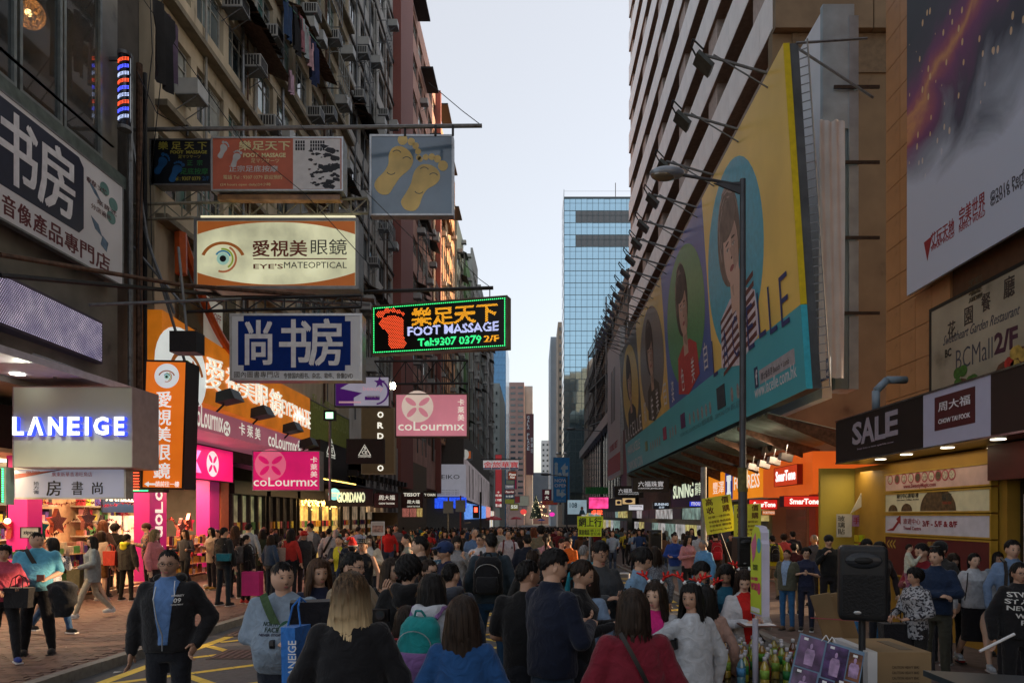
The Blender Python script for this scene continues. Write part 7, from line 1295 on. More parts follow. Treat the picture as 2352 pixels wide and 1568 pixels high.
def hand_geo(b,w,d,up,s=1,curl=.5,m=0):
    """palm and five fingers from the wrist w, pointing along d, palm normal up; s = side of the thumb"""
    d=Vector(d).normalized();up=Vector(up);up=(up-d*up.dot(d)).normalized();sd_=d.cross(up)*s
    rot=Matrix((sd_,d,up)).transposed();w=Vector(w)
    b.ball(w+d*.045,(.040,.052,.017),12,8,m,rot)
    for k,(o,L_) in enumerate(((-.027,.066),(-.009,.076),(.009,.072),(.026,.056))):
        p=w+d*.085+sd_*-o;dd=d.copy();r=.0088-.0006*k;q=p
        for sg in range(3):
            dd=(Matrix.Rotation(curl*(.55+.2*sg),3,sd_*(-s if False else 1)) @ dd) if sg or curl else dd
            q2=q+dd*L_*(.45,.32,.25)[sg];b.cyl(q,q2,r*(1-.1*sg),r*(.92-.1*sg),6,m);b.ball(q2,r*(.95-.1*sg),6,4,m);q=q2
    p=w+d*.022+sd_*.028;q=p+(d*.6+sd_*.75-up*.2).normalized()*.038;q3=q+(d*.95+sd_*.2-up*.3).normalized()*.032
    b.cyl(p,q,.012,.010,6,m);b.ball(q,.0102,6,4,m);b.cyl(q,q3,.0100,.008,6,m);b.ball(q3,.008,6,4,m)
ARM=dict(   # elbow, hand (right arm, x>0, facing -Y, on a 1.7 m body)
    down=((.255,.03,1.12),(.265,-.03,.87)),pocket=((.30,.06,1.13),(.225,-.09,.93)),phone=((.235,-.04,1.12),(.07,-.27,1.18)),cross=((.245,-.06,1.14),(-.06,-.19,1.12)),
    carry=((.25,.02,1.12),(.24,-.12,.90)),hip=((.26,-.01,1.12),(.14,-.24,1.05)),strap=((.25,-.05,1.12),(.13,-.19,1.32)),reach=((.30,-.16,1.20),(.42,-.42,1.02)),face=((.23,-.12,1.14),(.09,-.26,1.36)),back=((.27,.13,1.13),(.04,.17,.98)),swingf=((.25,-.07,1.13),(.25,-.26,1.0)),swingb=((.25,.15,1.13),(.25,.24,.92)))
LEG=dict(stand=(((.095,-.005,.50),(.10,.02,.09)),((.095,-.005,.50),(.10,.02,.09))),walk=(((.09,-.18,.52),(.09,-.30,.11)),((.09,.06,.49),(.09,.34,.16))),wide=(((.13,-.02,.50),(.17,.0,.09)),((.12,.0,.50),(.15,.03,.09))))
def person(label,hx=None,hy=None,Y=6,pose=('down','down'),leg='stand',face=0,look=None,hair='short',hc='black',skin=0,fem=False,top=(.02,.02,.02),tpat=None,bot=(.012,.014,.02),shoe=(.02,.02,.02),coat=0.,sleeve=1.,build=1.,belly=0.,H=None,fine=True,hem=.0,skirt=0,shorts=False,hood=None,collar=None,group=None,nod=0.,extra=None,X=None,dress=None,vox=None,legs=True,openj=None,hands=True):
    """face: degrees the body turns (0 = to the camera, 90 = picture right, 180 = away); look: head turn in the same measure"""
    if X is None:X=(hx-CX)*Y/FP;H=CH-(hy-CY)*Y/FP-gz(X,Y)
    g=gz(X,Y);S=H/1.70;look=face if look is None else look
    r=thing('person',label,'person',(X,Y,g),group,R(face));r.scale=(S,S,S)
    sh=(.175 if fem else .198)*build;vx=vox or (.017 if fine else .026);nseg=14
    AR=[ARM[pose[0]],ARM[pose[1]]];LG=LEG[leg]
    core=MB()
    ring_loft(core,[(0,0,.88,.13,.09),(0,0,1.0,.13,.09),(0,.0,1.2,.13,.085),(0,0,1.38,.12,.07),(0,.01,1.44,.055,.05)],14)
    limb(core,[(0,.012,1.36),(0,-.004,1.53)],[.062 if not fem else .052,.054 if not fem else .046],12)
    bits=[];armp=[]
    for s,(el,ha) in ((1,AR[0]),(-1,AR[1])):
        P=lambda p:Vector((p[0]*s,p[1],p[2]));shp=Vector((s*(sh-.04),.01,1.365));e,h=P(el),P(ha);armp.append((shp,e,h,s))
        limb(core,[shp,e,h],[.045*build,.037*build,.025*(1 if not fem else .9)],10)
    legp=[]
    if legs:
        for s,(kn,an) in ((1,LG[0]),(-1,LG[1])):
            hp=Vector((s*.085,0,.90));k,a_=Vector((s*kn[0],kn[1],kn[2])),Vector((s*an[0],an[1],an[2]));legp.append((hp,k,a_,s))
            if skirt or shorts or dress:limb(core,[hp,k,k.lerp(a_,.35),a_],[.075,.052,.052,.034],12)
            else:limb(core,[hp,a_],[.05,.03],6)
    v,f=remesh(core,vx*1.1 if fine else .03,1)
    b=MB();b.raw(v.tolist(),f,0)
    hd=head_geo(fem,fine,belly);hz=1.566;rot=(Matrix.Rotation(R(look-face),3,'Z') @ Matrix.Rotation(nod,3,'X'))*.93
    hc_=Vector((0,-.012,hz));n0=len(b.v)
    b.v+=[tuple(rot @ Vector(p)+hc_) for p in hd.v];b.f+=[tuple(i+n0 for i in q) for q in hd.f];b.m+=hd.m
    if hands:
        for (shp,e,h,s),ps in zip(armp,pose):
            d=(h-e).normalized();up=Vector((s,0,.3)) if ps in ('down','swingf','swingb','carry','pocket') else Vector((0,-.4,1))
            if fine:hand_geo(b,h-d*.01,d,up,-s if ps in ('down','carry') else s,.35 if ps in ('down','reach') else .75)
            else:b.ball(h+d*.05,(.035,.035,.055),8,6,0)
    mats=[SKIN[skin],EYEW,IRIS,BROW,LIPW if fem else LIP]
    body=mk('body',np.array(b.v),b.f,mats,r,b.m)
    hg=hair_geo(hair,fine,int(abs(X*100))%97);hv=np.array([tuple(rot @ Vector(p)+hc_) for p in hg.v])
    mk('hair',hv,hg.f,HM[hc] if isinstance(hc,str) else hc,r)
    # upper garment
    t=MB();c=coat;w_=sh-.018
    zb=.88-hem;bl=belly*.07
    if dress:zb=.62-hem
    ring_loft(t,[(0,0,zb,.155*build+c+(.05 if dress else 0),.115+c+(.03 if dress else 0)),(0,-bl*.6,.95,.158*build+c,.118+c+bl*.5),(0,-bl,1.06,(.148 if fem else .158)*build+c,.112+c+bl),(0,-.005-bl*.5,1.20,(.148 if fem else .168)*build+c,.118+c+bl*.4),(0,-.01 if not fem else -.022,1.29,w_*.98+c*.6,.118+c*.6+(.012 if fem else 0)),(0,.005,1.365,w_*.92,.088+c*.5),(0,.010,1.405,w_*.70,.072+c*.3),(0,.012,1.435,w_*.46,.062+c*.3),(0,.014,1.46,.064+c*.2,.056+c*.2)],22)
    for shp,e,h,s in armp:
        if sleeve<=0:continue
        ra=.053*build+c*.45
        if sleeve>=1:wr=h-(h-e).normalized()*.015;mid=shp.lerp(e,.5);limb(t,[shp,mid,e,e.lerp(h,.5),wr],[ra,ra*.93,.050*build+c*.6,.046+c*.55,.037+c*.4],12)
        else:limb(t,[shp,shp.lerp(e,sleeve)],[ra,ra*1.02],12)
    if collar:t.cyl((0,.012,1.43),(0,.008,1.475),.072+c*.3,.066+c*.2,14)
    if hood:pass
    v,f=remesh(t,vx,1 if fine else 2,.0032 if fine else 0,X*3+Y)
    tm=cloth(top,*(tpat or ()))
    if openj is None:to=mk('dress' if dress else ('jacket' if coat>.015 else 'shirt'),v,f,tm,r)
    else:
        bw=.035+np.clip(v[:,2]-1.0,0,.5)*.13;nr_=(np.abs(np.abs(v[:,0])-bw)<vx*.62) & (v[:,1]<-.03) & (v[:,2]>.93);v[:,0]=np.where(nr_,np.sign(v[:,0])*bw,v[:,0])
        fc=np.array([v[list(q)].mean(0) for q in f]);wid=.035+np.clip(fc[:,2]-1.0,0,.5)*.13
        mi=((np.abs(fc[:,0])<wid) & (fc[:,1]<-.03) & (fc[:,2]>.95)).astype(int).tolist();to=mk('jacket',v,f,[tm,cloth(openj)],r,mi)
    if hood:
        hb=MB();limb(hb,[(-.09,.02,1.45),(-.06,.10,1.44),(0,.13,1.41),(.06,.10,1.44),(.09,.02,1.45)],[.035,.05,.06,.05,.035],10);hb.ball((0,.12,1.36),(.10,.045,.085),12,8)
        v,f=remesh(hb,vx,2,.003 if fine else 0,1);mk('hood',v,f,cloth(hood),r)
    if legs:
        q=MB()
        if skirt or dress:
            if not dress:ring_loft(q,[(0,0,.95-skirt,.165,.125),(0,0,.90,.165,.12),(0,0,1.0,.142,.105)],20)
        else:
            ring_loft(q,[(0,.004,.80,.13*build,.10),(0,.008,.90,.155*build,.115),(0,0,1.0,.142*build,.108)],20)
            for hp,k,a_,s in legp:
                if shorts:limb(q,[hp,hp.lerp(k,.8)],[.088*build,.085],12)
                else:limb(q,[hp,k,k.lerp(a_,.35),a_+Vector((0,0,.0))],[.086*build,.062*build,.060*build,.048],12)
        if q.v:
            v,f=remesh(q,vx*1.1,1,.003 if fine else 0,Y);mk('skirt' if skirt else ('shorts' if shorts else 'trousers'),v,f,cloth(bot),r)
        for hp,k,a_,s in legp:
            fb_=MB();z=a_.z-.09;fb_.ball((a_.x,a_.y-.045,z+.042),(.045,.125,.048),12,8);fb_.ball((a_.x,a_.y+.01,z+.065),(.042,.055,.065),10,7)
            so=mk('shoe',np.array([(x,y,max(zz,z+.012)) for x,y,zz in fb_.v]),fb_.f,cloth(shoe),r)
            if fine or Y<20:mk('sole',np.array(MB().box(a_.x-.042,a_.x+.042,a_.y-.16,a_.y+.06,z,z+.02).v),MB().box(0,1,0,1,0,1).f,mat((.5,.5,.5) if sum(shoe)>.5 or hash(label)%2 else (.03,.03,.03),.7),so,smooth=False)
    r['_w']=0;del r['_w']
    PEOPLE.append(r)
    return r
PEOPLE=[]
bpy.context.view_layer.update()
def wl(r,p):                                       # a point on a person's body -> world
    S=r.scale[0];a=r.rotation_euler[2];x,y,z=p
    return Vector((r.location.x+S*(x*cos(a)-y*sin(a)),r.location.y+S*(x*sin(a)+y*cos(a)),r.location.z+S*z))
def child_mesh(r,name,mb,m,smooth=False):        # a mesh given in body coordinates
    return mk(name,np.array([tuple(p) for p in mb.v]),mb.f,m,r,mb.m if hasattr(m,'__len__') else None,smooth)
def glasses(r,look=0,face=0,c=None):
    rot=Matrix.Rotation(R(look-face),3,'Z')*.93;o=Vector((0,-.012,1.566));b=MB()
    for s in (1,-1):
        pts=[o+rot @ Vector((s*.031+.022*cos(t),-.101,.0+.016*sin(t))) for t in np.linspace(0,2*pi,13)]
        b.path(pts,.0018,4);b.path([o+rot @ Vector((s*.053,-.100,.006)),o+rot @ Vector((s*.078,-.02,.004)),o+rot @ Vector((s*.078,.01,-.004))],.0018,4)
    b.path([o+rot @ Vector((-.009,-.104,.004)),o+rot @ Vector((.009,-.104,.004))],.0018,4)
    return child_mesh(r,'glasses',b,c or DARKMETAL)
def strap(r,side,m,bagpos=None,w=.03,front=True):
    """a strap from one shoulder across the body to the other hip"""
    b=MB();pts=[]
    for t in np.linspace(0,1,15):pts.append(((side*(.10-.25*t)),(-.150 if front else .150)*sin(pi*min(1,.12+t*.9)) ** .35,1.455-.48*t))
    for a,c in zip(pts,pts[1:]):
        a,c=Vector(a),Vector(c);u=(c-a).cross(Vector((0,1,0))).normalized()*w;nn=Vector((0,-.005 if front else .005,0));b.raw([a-u,a+u,c+u,c-u,a-u+nn,a+u+nn,c+u+nn,c-u+nn],_quadbox(0))
    return child_mesh(r,'strap',b,m)
def backpack(r,label,c,c2=None,s=1.,front=False,group=None,w=.15):
    """a rucksack hanging on a person's back, a thing of its own"""
    o=thing('backpack',label,'backpack',r.location,group,r.rotation_euler[2]);o.scale=r.scale
    b=MB();y=.20
    ring_loft(b,[(0,y,1.0,w,.075),(0,y+.01,1.03,w*1.05,.095),(0,y+.01,1.2,w*1.03,.10),(0,y-.005,1.36,w*.9,.08),(0,y-.02,1.42,w*.6,.05)],16)
    v,f=remesh(b,.016,1,.003);mk('main_bag',v,f,cloth(c),o)
    p=MB();ring_loft(p,[(0,y+.09,1.02,w*.75,.05),(0,y+.10,1.1,w*.8,.055),(0,y+.09,1.20,w*.75,.045)],14);v,f=remesh(p,.016,1);mk('front_pocket',v,f,cloth(c2 or tuple(x*1.3 for x in c)),o)
    for sx in (1,-1):
        q=MB();pts=[(sx*.09,y-.05,1.40),(sx*.105,.07,1.46),(sx*.115,-.03,1.455),(sx*.125,-.125,1.36),(sx*.14,-.13,1.2),(sx*.165,-.03,1.08),(sx*.13,.12,1.04)];q.path(pts,.016,6);child_mesh(o,'strap',q,cloth(c2 or c))
    h=MB();h.path([(-.04,y+.0,1.42),(-.02,y+.02,1.46),(.02,y+.02,1.46),(.04,y,1.42)],.008,5);child_mesh(o,'handle',h,cloth(c))
    z=MB();z.path([(w*cos(t)*.8,y+.105-.01*abs(cos(t)),1.24+.10*sin(t)) for t in np.linspace(0,pi,11)],.004,4);child_mesh(o,'zip',z,ALU)
    return o
def bag(label,pos,c,w=.3,h=.34,d=.12,handles=True,cat='bag',name='shopping_bag',rz=0,group=None,taper=.9,hc=None):
    o=thing(name,label,cat,pos,group,rz);b=MB()
    b.raw([(-w/2*taper,-d/2,0),(w/2*taper,-d/2,0),(w/2*taper,d/2,0),(-w/2*taper,d/2,0),(-w/2,-d/2,h),(w/2,-d/2,h),(w/2,d/2,h),(-w/2,d/2,h)],_quadbox(0))
    me=shared('bag_body',b,cloth(c));put('bag_body',me,o,o.location).location=(0,0,0)
    if handles:
        for s in (1,-1):
            q=MB().path([(-w*.25,s*d*.45,h),(-w*.2,s*d*.2,h+.12),(0,0,h+.17),(w*.2,s*d*.2,h+.12),(w*.25,s*d*.45,h)],.006,5);me=shared('handle',q,cloth(hc or c));put('handle',me,o,o.location).location=(0,0,0)
    return o
def on_chest(r,texts,front=True,w0=.16,z0=1.15,z1=1.3,m=None,obj=None,x0=None):
    """flat print laid on the cloth of the chest or back"""
    from mathutils.bvhtree import BVHTree
    gar=[c for c in r.children if c.name.split('.')[0] in ('shirt','jacket','dress')][0];me=gar.data
    bv=BVHTree.FromPolygons([v.co for v in me.vertices],[tuple(p.vertices) for p in me.polygons])
    for st,xa,za,xb,zb,mm in texts:
        if isinstance(st,str):v,f=textmesh(st,.015)
        else:v,f=st
        lo,hi=v.min(0),v.max(0);sz=np.maximum(hi-lo,1e-4);s=-1 if front else 1;out=[]
        for p in v:
            x=xa+(p[0]-lo[0])/sz[0]*(xb-xa);z=za+(p[1]-lo[1])/sz[1]*(zb-za)
            if not front:x=-x
            hit=bv.ray_cast(Vector((x,s*.6,z)),Vector((0,-s,0)))
            y=hit[0].y if hit[0] else s*.12;out.append((x,y+s*(.004 if p[2]>0 else .002),z))
        mk('print',np.array(out),f,mm,r,smooth=False)
# ---------------------------------------------------------------- the people in front
def hat(r,kind,c,face=0,look=0,name='cap',c2=None):
    rot=Matrix.Rotation(R(look-face),3,'Z')*.93;o=Vector((0,-.012,1.566));b=MB()
    if kind=='cap':
        b.ball((0,.004,.045),(.095,.115,.098),16,10);b.raw([(-.07,-.09,.055),(.07,-.09,.055),(.055,-.175,.035),(0,-.19,.036),(-.055,-.175,.035),(-.07,-.09,.066),(.07,-.09,.066),(.055,-.175,.043),(0,-.19,.044),(-.055,-.175,.043)],[(4,3,2,1,0),(5,6,7,8,9),(0,1,6,5),(1,2,7,6),(2,3,8,7),(3,4,9,8),(4,0,5,9)])
    elif kind=='back':
        b.ball((0,.006,.045),(.095,.116,.095),16,10);b.ball((0,.13,.02),(.06,.05,.012),10,6)
    elif kind=='santa':
        b.ball((0,.004,.075),(.098,.118,.05),16,8);limb(b,[(0,0,.10),(.01,.03,.19),(.07,.06,.22),(.12,.07,.17)],[.085,.05,.03,.02],12)
    elif kind=='flat':
        b.cyl((0,0,.05),(0,.005,.125),.098,.105,20);b.ball((0,-.10,.055),(.07,.055,.01),12,6)
    f=[]
    v=np.array([tuple(rot @ Vector(p)+o) for p in b.v]);h=mk(name,v,b.f,cloth(c),r)
    if c2:
        b=MB()
        if kind=='santa':b.ball((0,.002,.062),(.104,.124,.022),18,6);b.ball((.125,.07,.155),.03,10,7)
        elif kind=='flat':
            for t in np.linspace(0,2*pi,22):b.ball((.1*cos(t),.1*sin(t),.075),.008,6,4);b.ball((.103*cos(t),.103*sin(t),.108),.006,6,4)
        mk('trim',np.array([tuple(rot @ Vector(p)+o) for p in b.v]),b.f,cloth(c2) if kind != 'flat' else mat((.7,.7,.7),.3),h)
def antlers(label,r,face,look):
    rot=Matrix.Rotation(R(look-face),3,'Z')*.93;o=Vector((0,-.012,1.566));red=mat((.55,.02,.015),.15,.2,4,metal=.5)
    h=thing('antler_headband',label,'headband',r.location,'red antler headbands',r.rotation_euler[2]);h.scale=r.scale;b=MB()
    b.path([tuple(rot @ Vector((.098*cos(t),.01,.02+.125*sin(t)))+o) for t in np.linspace(.1,pi-.1,14)],.006,5);child_mesh(h,'band',b,BLACK)
    for s in (1,-1):
        b=MB();Q=lambda*p:tuple(rot @ Vector((p[0]*s,p[1],p[2]))+o)
        limb(b,[Q(.06,.01,.125),Q(.085,0,.165),Q(.13,-.005,.185)],[.011,.012,.010],8);limb(b,[Q(.085,0,.165),Q(.075,0,.205)],[.011,.009],8);limb(b,[Q(.105,0,.175),Q(.12,0,.215)],[.011,.009],8);limb(b,[Q(.13,-.005,.185),Q(.165,0,.195)],[.010,.008],8)
        child_mesh(h,'antler',b,red,True)
        b=MB().ball(Q(.06,.01,.128),.017,8,6);child_mesh(h,'fluffy_base',b,WHITE,True)
def phone(label,r,pos,c=(.5,.5,.52)):
    p=wl(r,pos);o=thing('mobile_phone',label,'phone',p,'phones in hands',r.rotation_euler[2]);b=MB().box(-.036,.036,-.07,.07,-.004,.004)
    d=shared('phone_body',b,mat(c,.3,.05));k=put('phone_body',d,o,p,(R(-50),0,0));d=shared('screen',MB().box(-.032,.032,-.062,.062,.0041,.0052),lit((.35,.4,.5),.8));put('screen',d,o,p,(R(-50),0,0));return o
WT=mat((.6,.6,.58),.8,.05);DKP=mat((.01,.03,.025),.8,.05)
P=person
# nearest row, left to right
a=P('man in black zip hoodie over a blue shirt, glasses, standing alone on the road',388,1255,5.6,('pocket','down'),'stand',10,18,'crop','black',1,top=(.012,.012,.014),openj=(.10,.20,.42),coat=.02,collar=1,hood=(.012,.012,.014),build=1.05)
glasses(a,18,10);on_chest(a,[('09',.075,1.27,.125,1.305,WT),('UNIVERSITY',.055,1.315,.14,1.33,WT),('DEPARTMENT',.06,1.25,.14,1.26,WT)])
z=MB().path([(-.045,-.148,1.4),(-.06,-.16,1.3),(-.035,-.165,1.15),(.005,-.16,1.02),(.0,-.15,.9)],.005,5);child_mesh(a,'zip',z,ALU)
q=MB().path([(.08,-.11,1.44),(.085,-.145,1.38),(.09,-.155,1.33)],.003,4);child_mesh(a,'drawstring',q,WHITE)
a=P('stocky young man in grey long-sleeved shirt with green strap, arm folded over',650,1283,4.95,('down','cross'),'stand',-2,38,'short','black',0,top=(.20,.26,.33),bot=(.012,.016,.026),build=1.2,belly=.9)
on_chest(a,[('NORTH',-.08,1.235,.03,1.265,DKP),('FACE',-.06,1.195,.04,1.228,DKP),('NEVER STOP',-.10,1.17,.06,1.185,mat((.02,.02,.05),.8))]);strap(a,-1,cloth((.05,.09,.04)))
q=MB().foval(Fr((0,0,0),(1,0,0),(0,0,1)),0,0,1,.75,0,.01,n=16,a0=0,a1=180);on_chest(a,[((np.array([(p[0],p[2],0) for p in q.v]),q.f),.03,1.195,.13,1.27,cloth((.03,.10,.06)))])
w=MB().cyl((-.0,-.215,1.115),(.03,-.215,1.118),.032,.032,10);child_mesh(a,'watch',w,BLACK)
P('woman in navy top with long brown hair, smiling sideways behind the blonde woman',733,1278,5.5,('down','down'),'stand',10,35,'mid','brown',0,True,top=(.012,.016,.04),build=1.05)
a=P('woman in loose black blouse seen from behind with dip-dyed blonde hair',805,1307,3.6,('down','hip'),'stand',182,178,'mid','blonde',2,True,top=(.008,.008,.010),build=1.08,coat=.014,hem=.08,vox=.014)
bag('dark rucksack with pink badge carried between the grey shirt and the black blouse',at(716,1500,4.4),(.012,.012,.016),.26,.34,.16,False,'backpack','backpack',.3,taper=1)
bag('bright blue paper shopping bag with white letters beside the grey-shirted man',at(690,1568,4.3)+Vector((0,0,-.05)),(.03,.16,.5),.26,.42,.1,True,rz=1.3)
F=Fr(at(681,1560,4.1),at(681,1470,4.1),at(672,1560,4.1));tag(MB().text(F,'LANEIGE',0,0,F.w,.05,bold=.01).build('bag_print',WHITE),'white vertical lettering on the blue shopping bag','print')
a=P('man in beige jacket with dark cap of hair raising a camera, behind the blonde woman',808,1261,5.3,('face','down'),'stand',60,70,'short','black',0,top=(.30,.24,.16),coat=.02);glasses(a,70,60)
cm=thing('camera_body','black camera held up beside the blonde hair','camera',at(872,1412,5.0));c0=cm.location;MB().box(c0.x-.07,c0.x+.07,c0.y-.03,c0.y+.03,c0.z-.045,c0.z+.045).build('body',BLACK,cm);MB().cyl(c0,c0+Vector((.03,-.13,.02)),.035,n=16).build('lens',BLACK,cm);MB().cyl(c0+Vector((.03,-.13,.02)),c0+Vector((.031,-.133,.02)),.028,n=16).build('lens_glass',GL,cm)
a=P('person in black hoodie with short black bob and brown crossed straps, from behind',938,1270,5.2,('down','down'),'stand',175,170,'perm','black',0,True,top=(.008,.008,.009),coat=.03,hood=(.008,.008,.009),build=1.1)
for s in (1,-1):strap(a,s,cloth((.10,.06,.03)),front=False,w=.02)
a=P('woman in glasses with dark hair looking right, left of the black hoodie',898,1276,6.2,('down','down'),'stand',30,50,'long','dark',2,True,top=(.02,.02,.02));glasses(a,50,30)
a=P('child in red and blue striped top with long hair and red rucksack',932,1386,4.5,('down','down'),'stand',172,172,'long','dark',2,True,top=(.16,.02,.03),tpat=('stripe',(.03,.03,.16),1.5));backpack(a,'coral red child rucksack with round white badge, bottom of the crowd',(.35,.03,.04),(.30,.025,.04),w=.13)
a=P('woman with black bob and quilted grey hood, seen from behind',993,1312,4.5,('down','down'),'stand',165,140,'bob','black',0,True,top=(.40,.42,.46),hood=(.44,.46,.50),coat=.03,build=1.05);backpack(a,'turquoise rucksack with lilac zips under the grey hood',(.01,.22,.22),(.20,.10,.26),w=.15)
P('woman with very long straight dark hair and blue jacket, from behind, centre foreground',1062,1362,3.6,('down','down'),'stand',178,180,'verylong','dark',0,True,top=(.012,.06,.18),coat=.012,vox=.014)
a=P('girl in glasses with pulled-back dark hair looking right, behind the grey hood',985,1279,6.3,('down','down'),'stand',20,45,'tail','dark',0,True,top=(.03,.03,.04));glasses(a,45,20)
P('boy in dark grey hooded top with cropped black hair, from behind',1035,1286,5.7,('down','down'),'stand',170,150,'crop','black',0,top=(.05,.06,.08),hood=(.06,.07,.09),coat=.02)
P('young man in black polo looking left, past the navy-capped man',966,1227,8.4,('down','down'),'stand',-70,-80,'quiff','black',2,top=(.012,.012,.014))
P('man behind him in blue camouflage shirt, only shoulder showing',1006,1243,9.4,('down','down'),'stand',180,180,'short','black',2,top=(.06,.12,.18),tpat=('camo',(.3,.36,.4),1))
a=P('older man in navy cap and navy sweater looking down to the left',1024,1240,8.3,('down','down'),'stand',-50,-60,'crop','dark',1,top=(.015,.018,.05),nod=.15,bot=(.02,.02,.03));hat(a,'cap',(.02,.04,.12),-50,-60)
a=P('man in slate denim jacket walking away with a large black rucksack',1127,1219,8.6,('down','down'),'wide',176,200,'crop','black',1,top=(.035,.055,.075),coat=.02,bot=(.015,.05,.11),build=1.08);backpack(a,'large black rucksack on the slate denim jacket',(.008,.008,.010),(.012,.012,.014),w=.165)
a=P('man in white T-shirt printed with I and a red ball, wearing glasses',1104,1222,12.3,('down','strap'),'walk',-12,-30,'short','black',0,top=(.55,.56,.60),sleeve=.8,bot=(.03,.03,.04));glasses(a,-30,-12);on_chest(a,[('I',-.12,1.22,-.07,1.34,mat((.03,.02,.02),.8))])
q=MB().foval(Fr((0,0,0),(1,0,0),(0,0,1)),0,0,1,1,0,.01,n=16);on_chest(a,[((np.array([(p[0],p[2],0) for p in q.v]),q.f),-.02,1.24,.09,1.34,mat((.5,.03,.02),.8))])
a=P('man in white polo and pink-red shorts walking towards us with sandals',1168,1216,17.2,('swingf','swingb'),'walk',5,-8,'bald','dark',0,top=(.50,.47,.52),sleeve=.7,bot=(.42,.06,.08),shorts=True,shoe=(.05,.03,.02),collar=1);backpack(a,'maroon rucksack straps on the white polo',(.12,.01,.02),w=.12);on_chest(a,[('¥',.05,1.26,.10,1.32,BLACK)])
a=P('man in navy bomber jacket with cropped sides looking down at his hands',1268,1253,4.6,('phone','phone'),'stand',128,105,'quiff','black',0,top=(.008,.012,.028),coat=.02,bot=(.02,.04,.07),nod=.35,build=1.03,vox=.014,collar=1)
P('man in black T-shirt with bare forearm, behind the bomber jacket',1212,1278,4.9,('hip','hip'),'stand',160,120,'crop','black',1,top=(.008,.008,.009),sleeve=.8,build=1.15,nod=.1)
a=P('girl with ponytail and fringe in black top reading a white phone',1333,1278,5.3,('phone','phone'),'stand',75,72,'tail','dark',0,True,top=(.008,.008,.010),nod=.3);phone('white phone held by the girl with the ponytail',a,(.05,-.36,1.24))
P('woman in pale blue knitted top beside the ponytail girl, face hidden',1352,1300,5.9,('phone','down'),'stand',140,160,'bob','dark',0,True,top=(.20,.28,.40),hem=.25,build=1.02)
a=P('tall man in glasses and dark grey jacket bent over his phone',1376,1236,6.6,('phone','phone'),'stand',25,30,'short','black',1,top=(.05,.055,.06),coat=.02,nod=.4);glasses(a,30,25);phone('black phone held by the tall man in glasses',a,(.03,-.36,1.22),(.02,.02,.02))
P('boy in pale denim shirt looking down, right of the road',1472,1251,6.3,('down','down'),'stand',55,58,'bowl','black',0,top=(.16,.28,.42),coat=.012,nod=.3,collar=1)
P('woman in dotted grey top behind the denim shirt boy',1504,1252,9.5,('down','down'),'stand',200,200,'bob','dark',0,True,top=(.30,.32,.36),tpat=('dots',(.12,.13,.16),1.6))
a=P('woman in maroon dress coat with dark bob, from behind, with shoulder strap',1454,1346,3.7,('down','down'),'stand',186,190,'bob','dark',0,True,top=(.15,.010,.022),coat=.024,hem=.3,build=1.08,vox=.014);strap(a,1,BLACK,front=False,w=.012)
a1=P('smiling woman in pink top and white sleeves wearing red antlers',1505,1330,5.0,('down','down'),'stand',-18,-30,'verylong','dark',2,True,top=(.50,.50,.52),openj=(.55,.02,.18),coat=.01,bot=(.5,.02,.2));antlers('red antlers on the smiling woman in pink',a1,-18,-30)
a2=P('woman in white cardigan looking back over her shoulder, wearing red antlers',1590,1334,4.8,('reach','down'),'stand',205,330,'long','black',1,True,top=(.46,.49,.53),coat=.015,hem=.12,bot=(.45,.01,.12),skirt=.5);antlers('red antlers on the woman looking back',a2,205,330)
a=P('dark-haired woman in blush top behind the white cardigan, wearing red antlers',1622,1342,5.5,('down','down'),'stand',170,160,'verylong','black',0,True,top=(.40,.26,.22));antlers('red antlers on the woman in blush top',a,170,160)
P('man in navy hooded jacket stooping among the antlers',1607,1283,6.4,('down','down'),'stand',100,100,'short','black',1,top=(.015,.02,.035),coat=.025,nod=.4,hood=(.03,.12,.16))
a=P('woman in dark cardigan looking down, holding a green tea bottle',1668,1292,6.6,('phone','phone'),'stand',-20,-20,'mid','black',1,True,top=(.02,.02,.025),openj=(.02,.12,.20),coat=.015,nod=.3)
a=P('woman in red dress and white cardigan writing on a clipboard, red antlers',1708,1303,6.3,('phone','phone'),'stand',5,-12,'long','dark',2,True,top=(.50,.50,.52),openj=(.50,.015,.012),coat=.01,bot=(.5,.015,.012),skirt=.45,nod=.4);antlers('red antlers on the woman with the clipboard',a,5,-12)
cb=thing('clipboard','clipboard with white form held by the woman in red','clipboard',wl(a,(0,-.36,1.18)));c0=cb.location;MB().box(c0.x-.16,c0.x+.16,c0.y-.1,c0.y+.1,c0.z-.01,c0.z).build('board',mat((.12,.05,.03),.6),cb);MB().box(c0.x-.13,c0.x+.13,c0.y-.08,c0.y+.08,c0.z+.001,c0.z+.004).build('paper',WHITE,cb);MB().cyl(c0+Vector((-.03,0,0)),c0+Vector((-.06,.02,.14)),.005).build('pen',BLACK,cb)
for aa,nm in ((a1,'smiling woman'),(a2,'woman looking back')):
    F=Fr((0,0,0),(1,0,0),(0,0,1));on_chest(aa,[]);b=MB();b.cyl((.228,.02,1.20),(.236,.02,1.27),.066,.066,16,cap=False);child_mesh(aa,'armband',b,BLACK);t=MB()
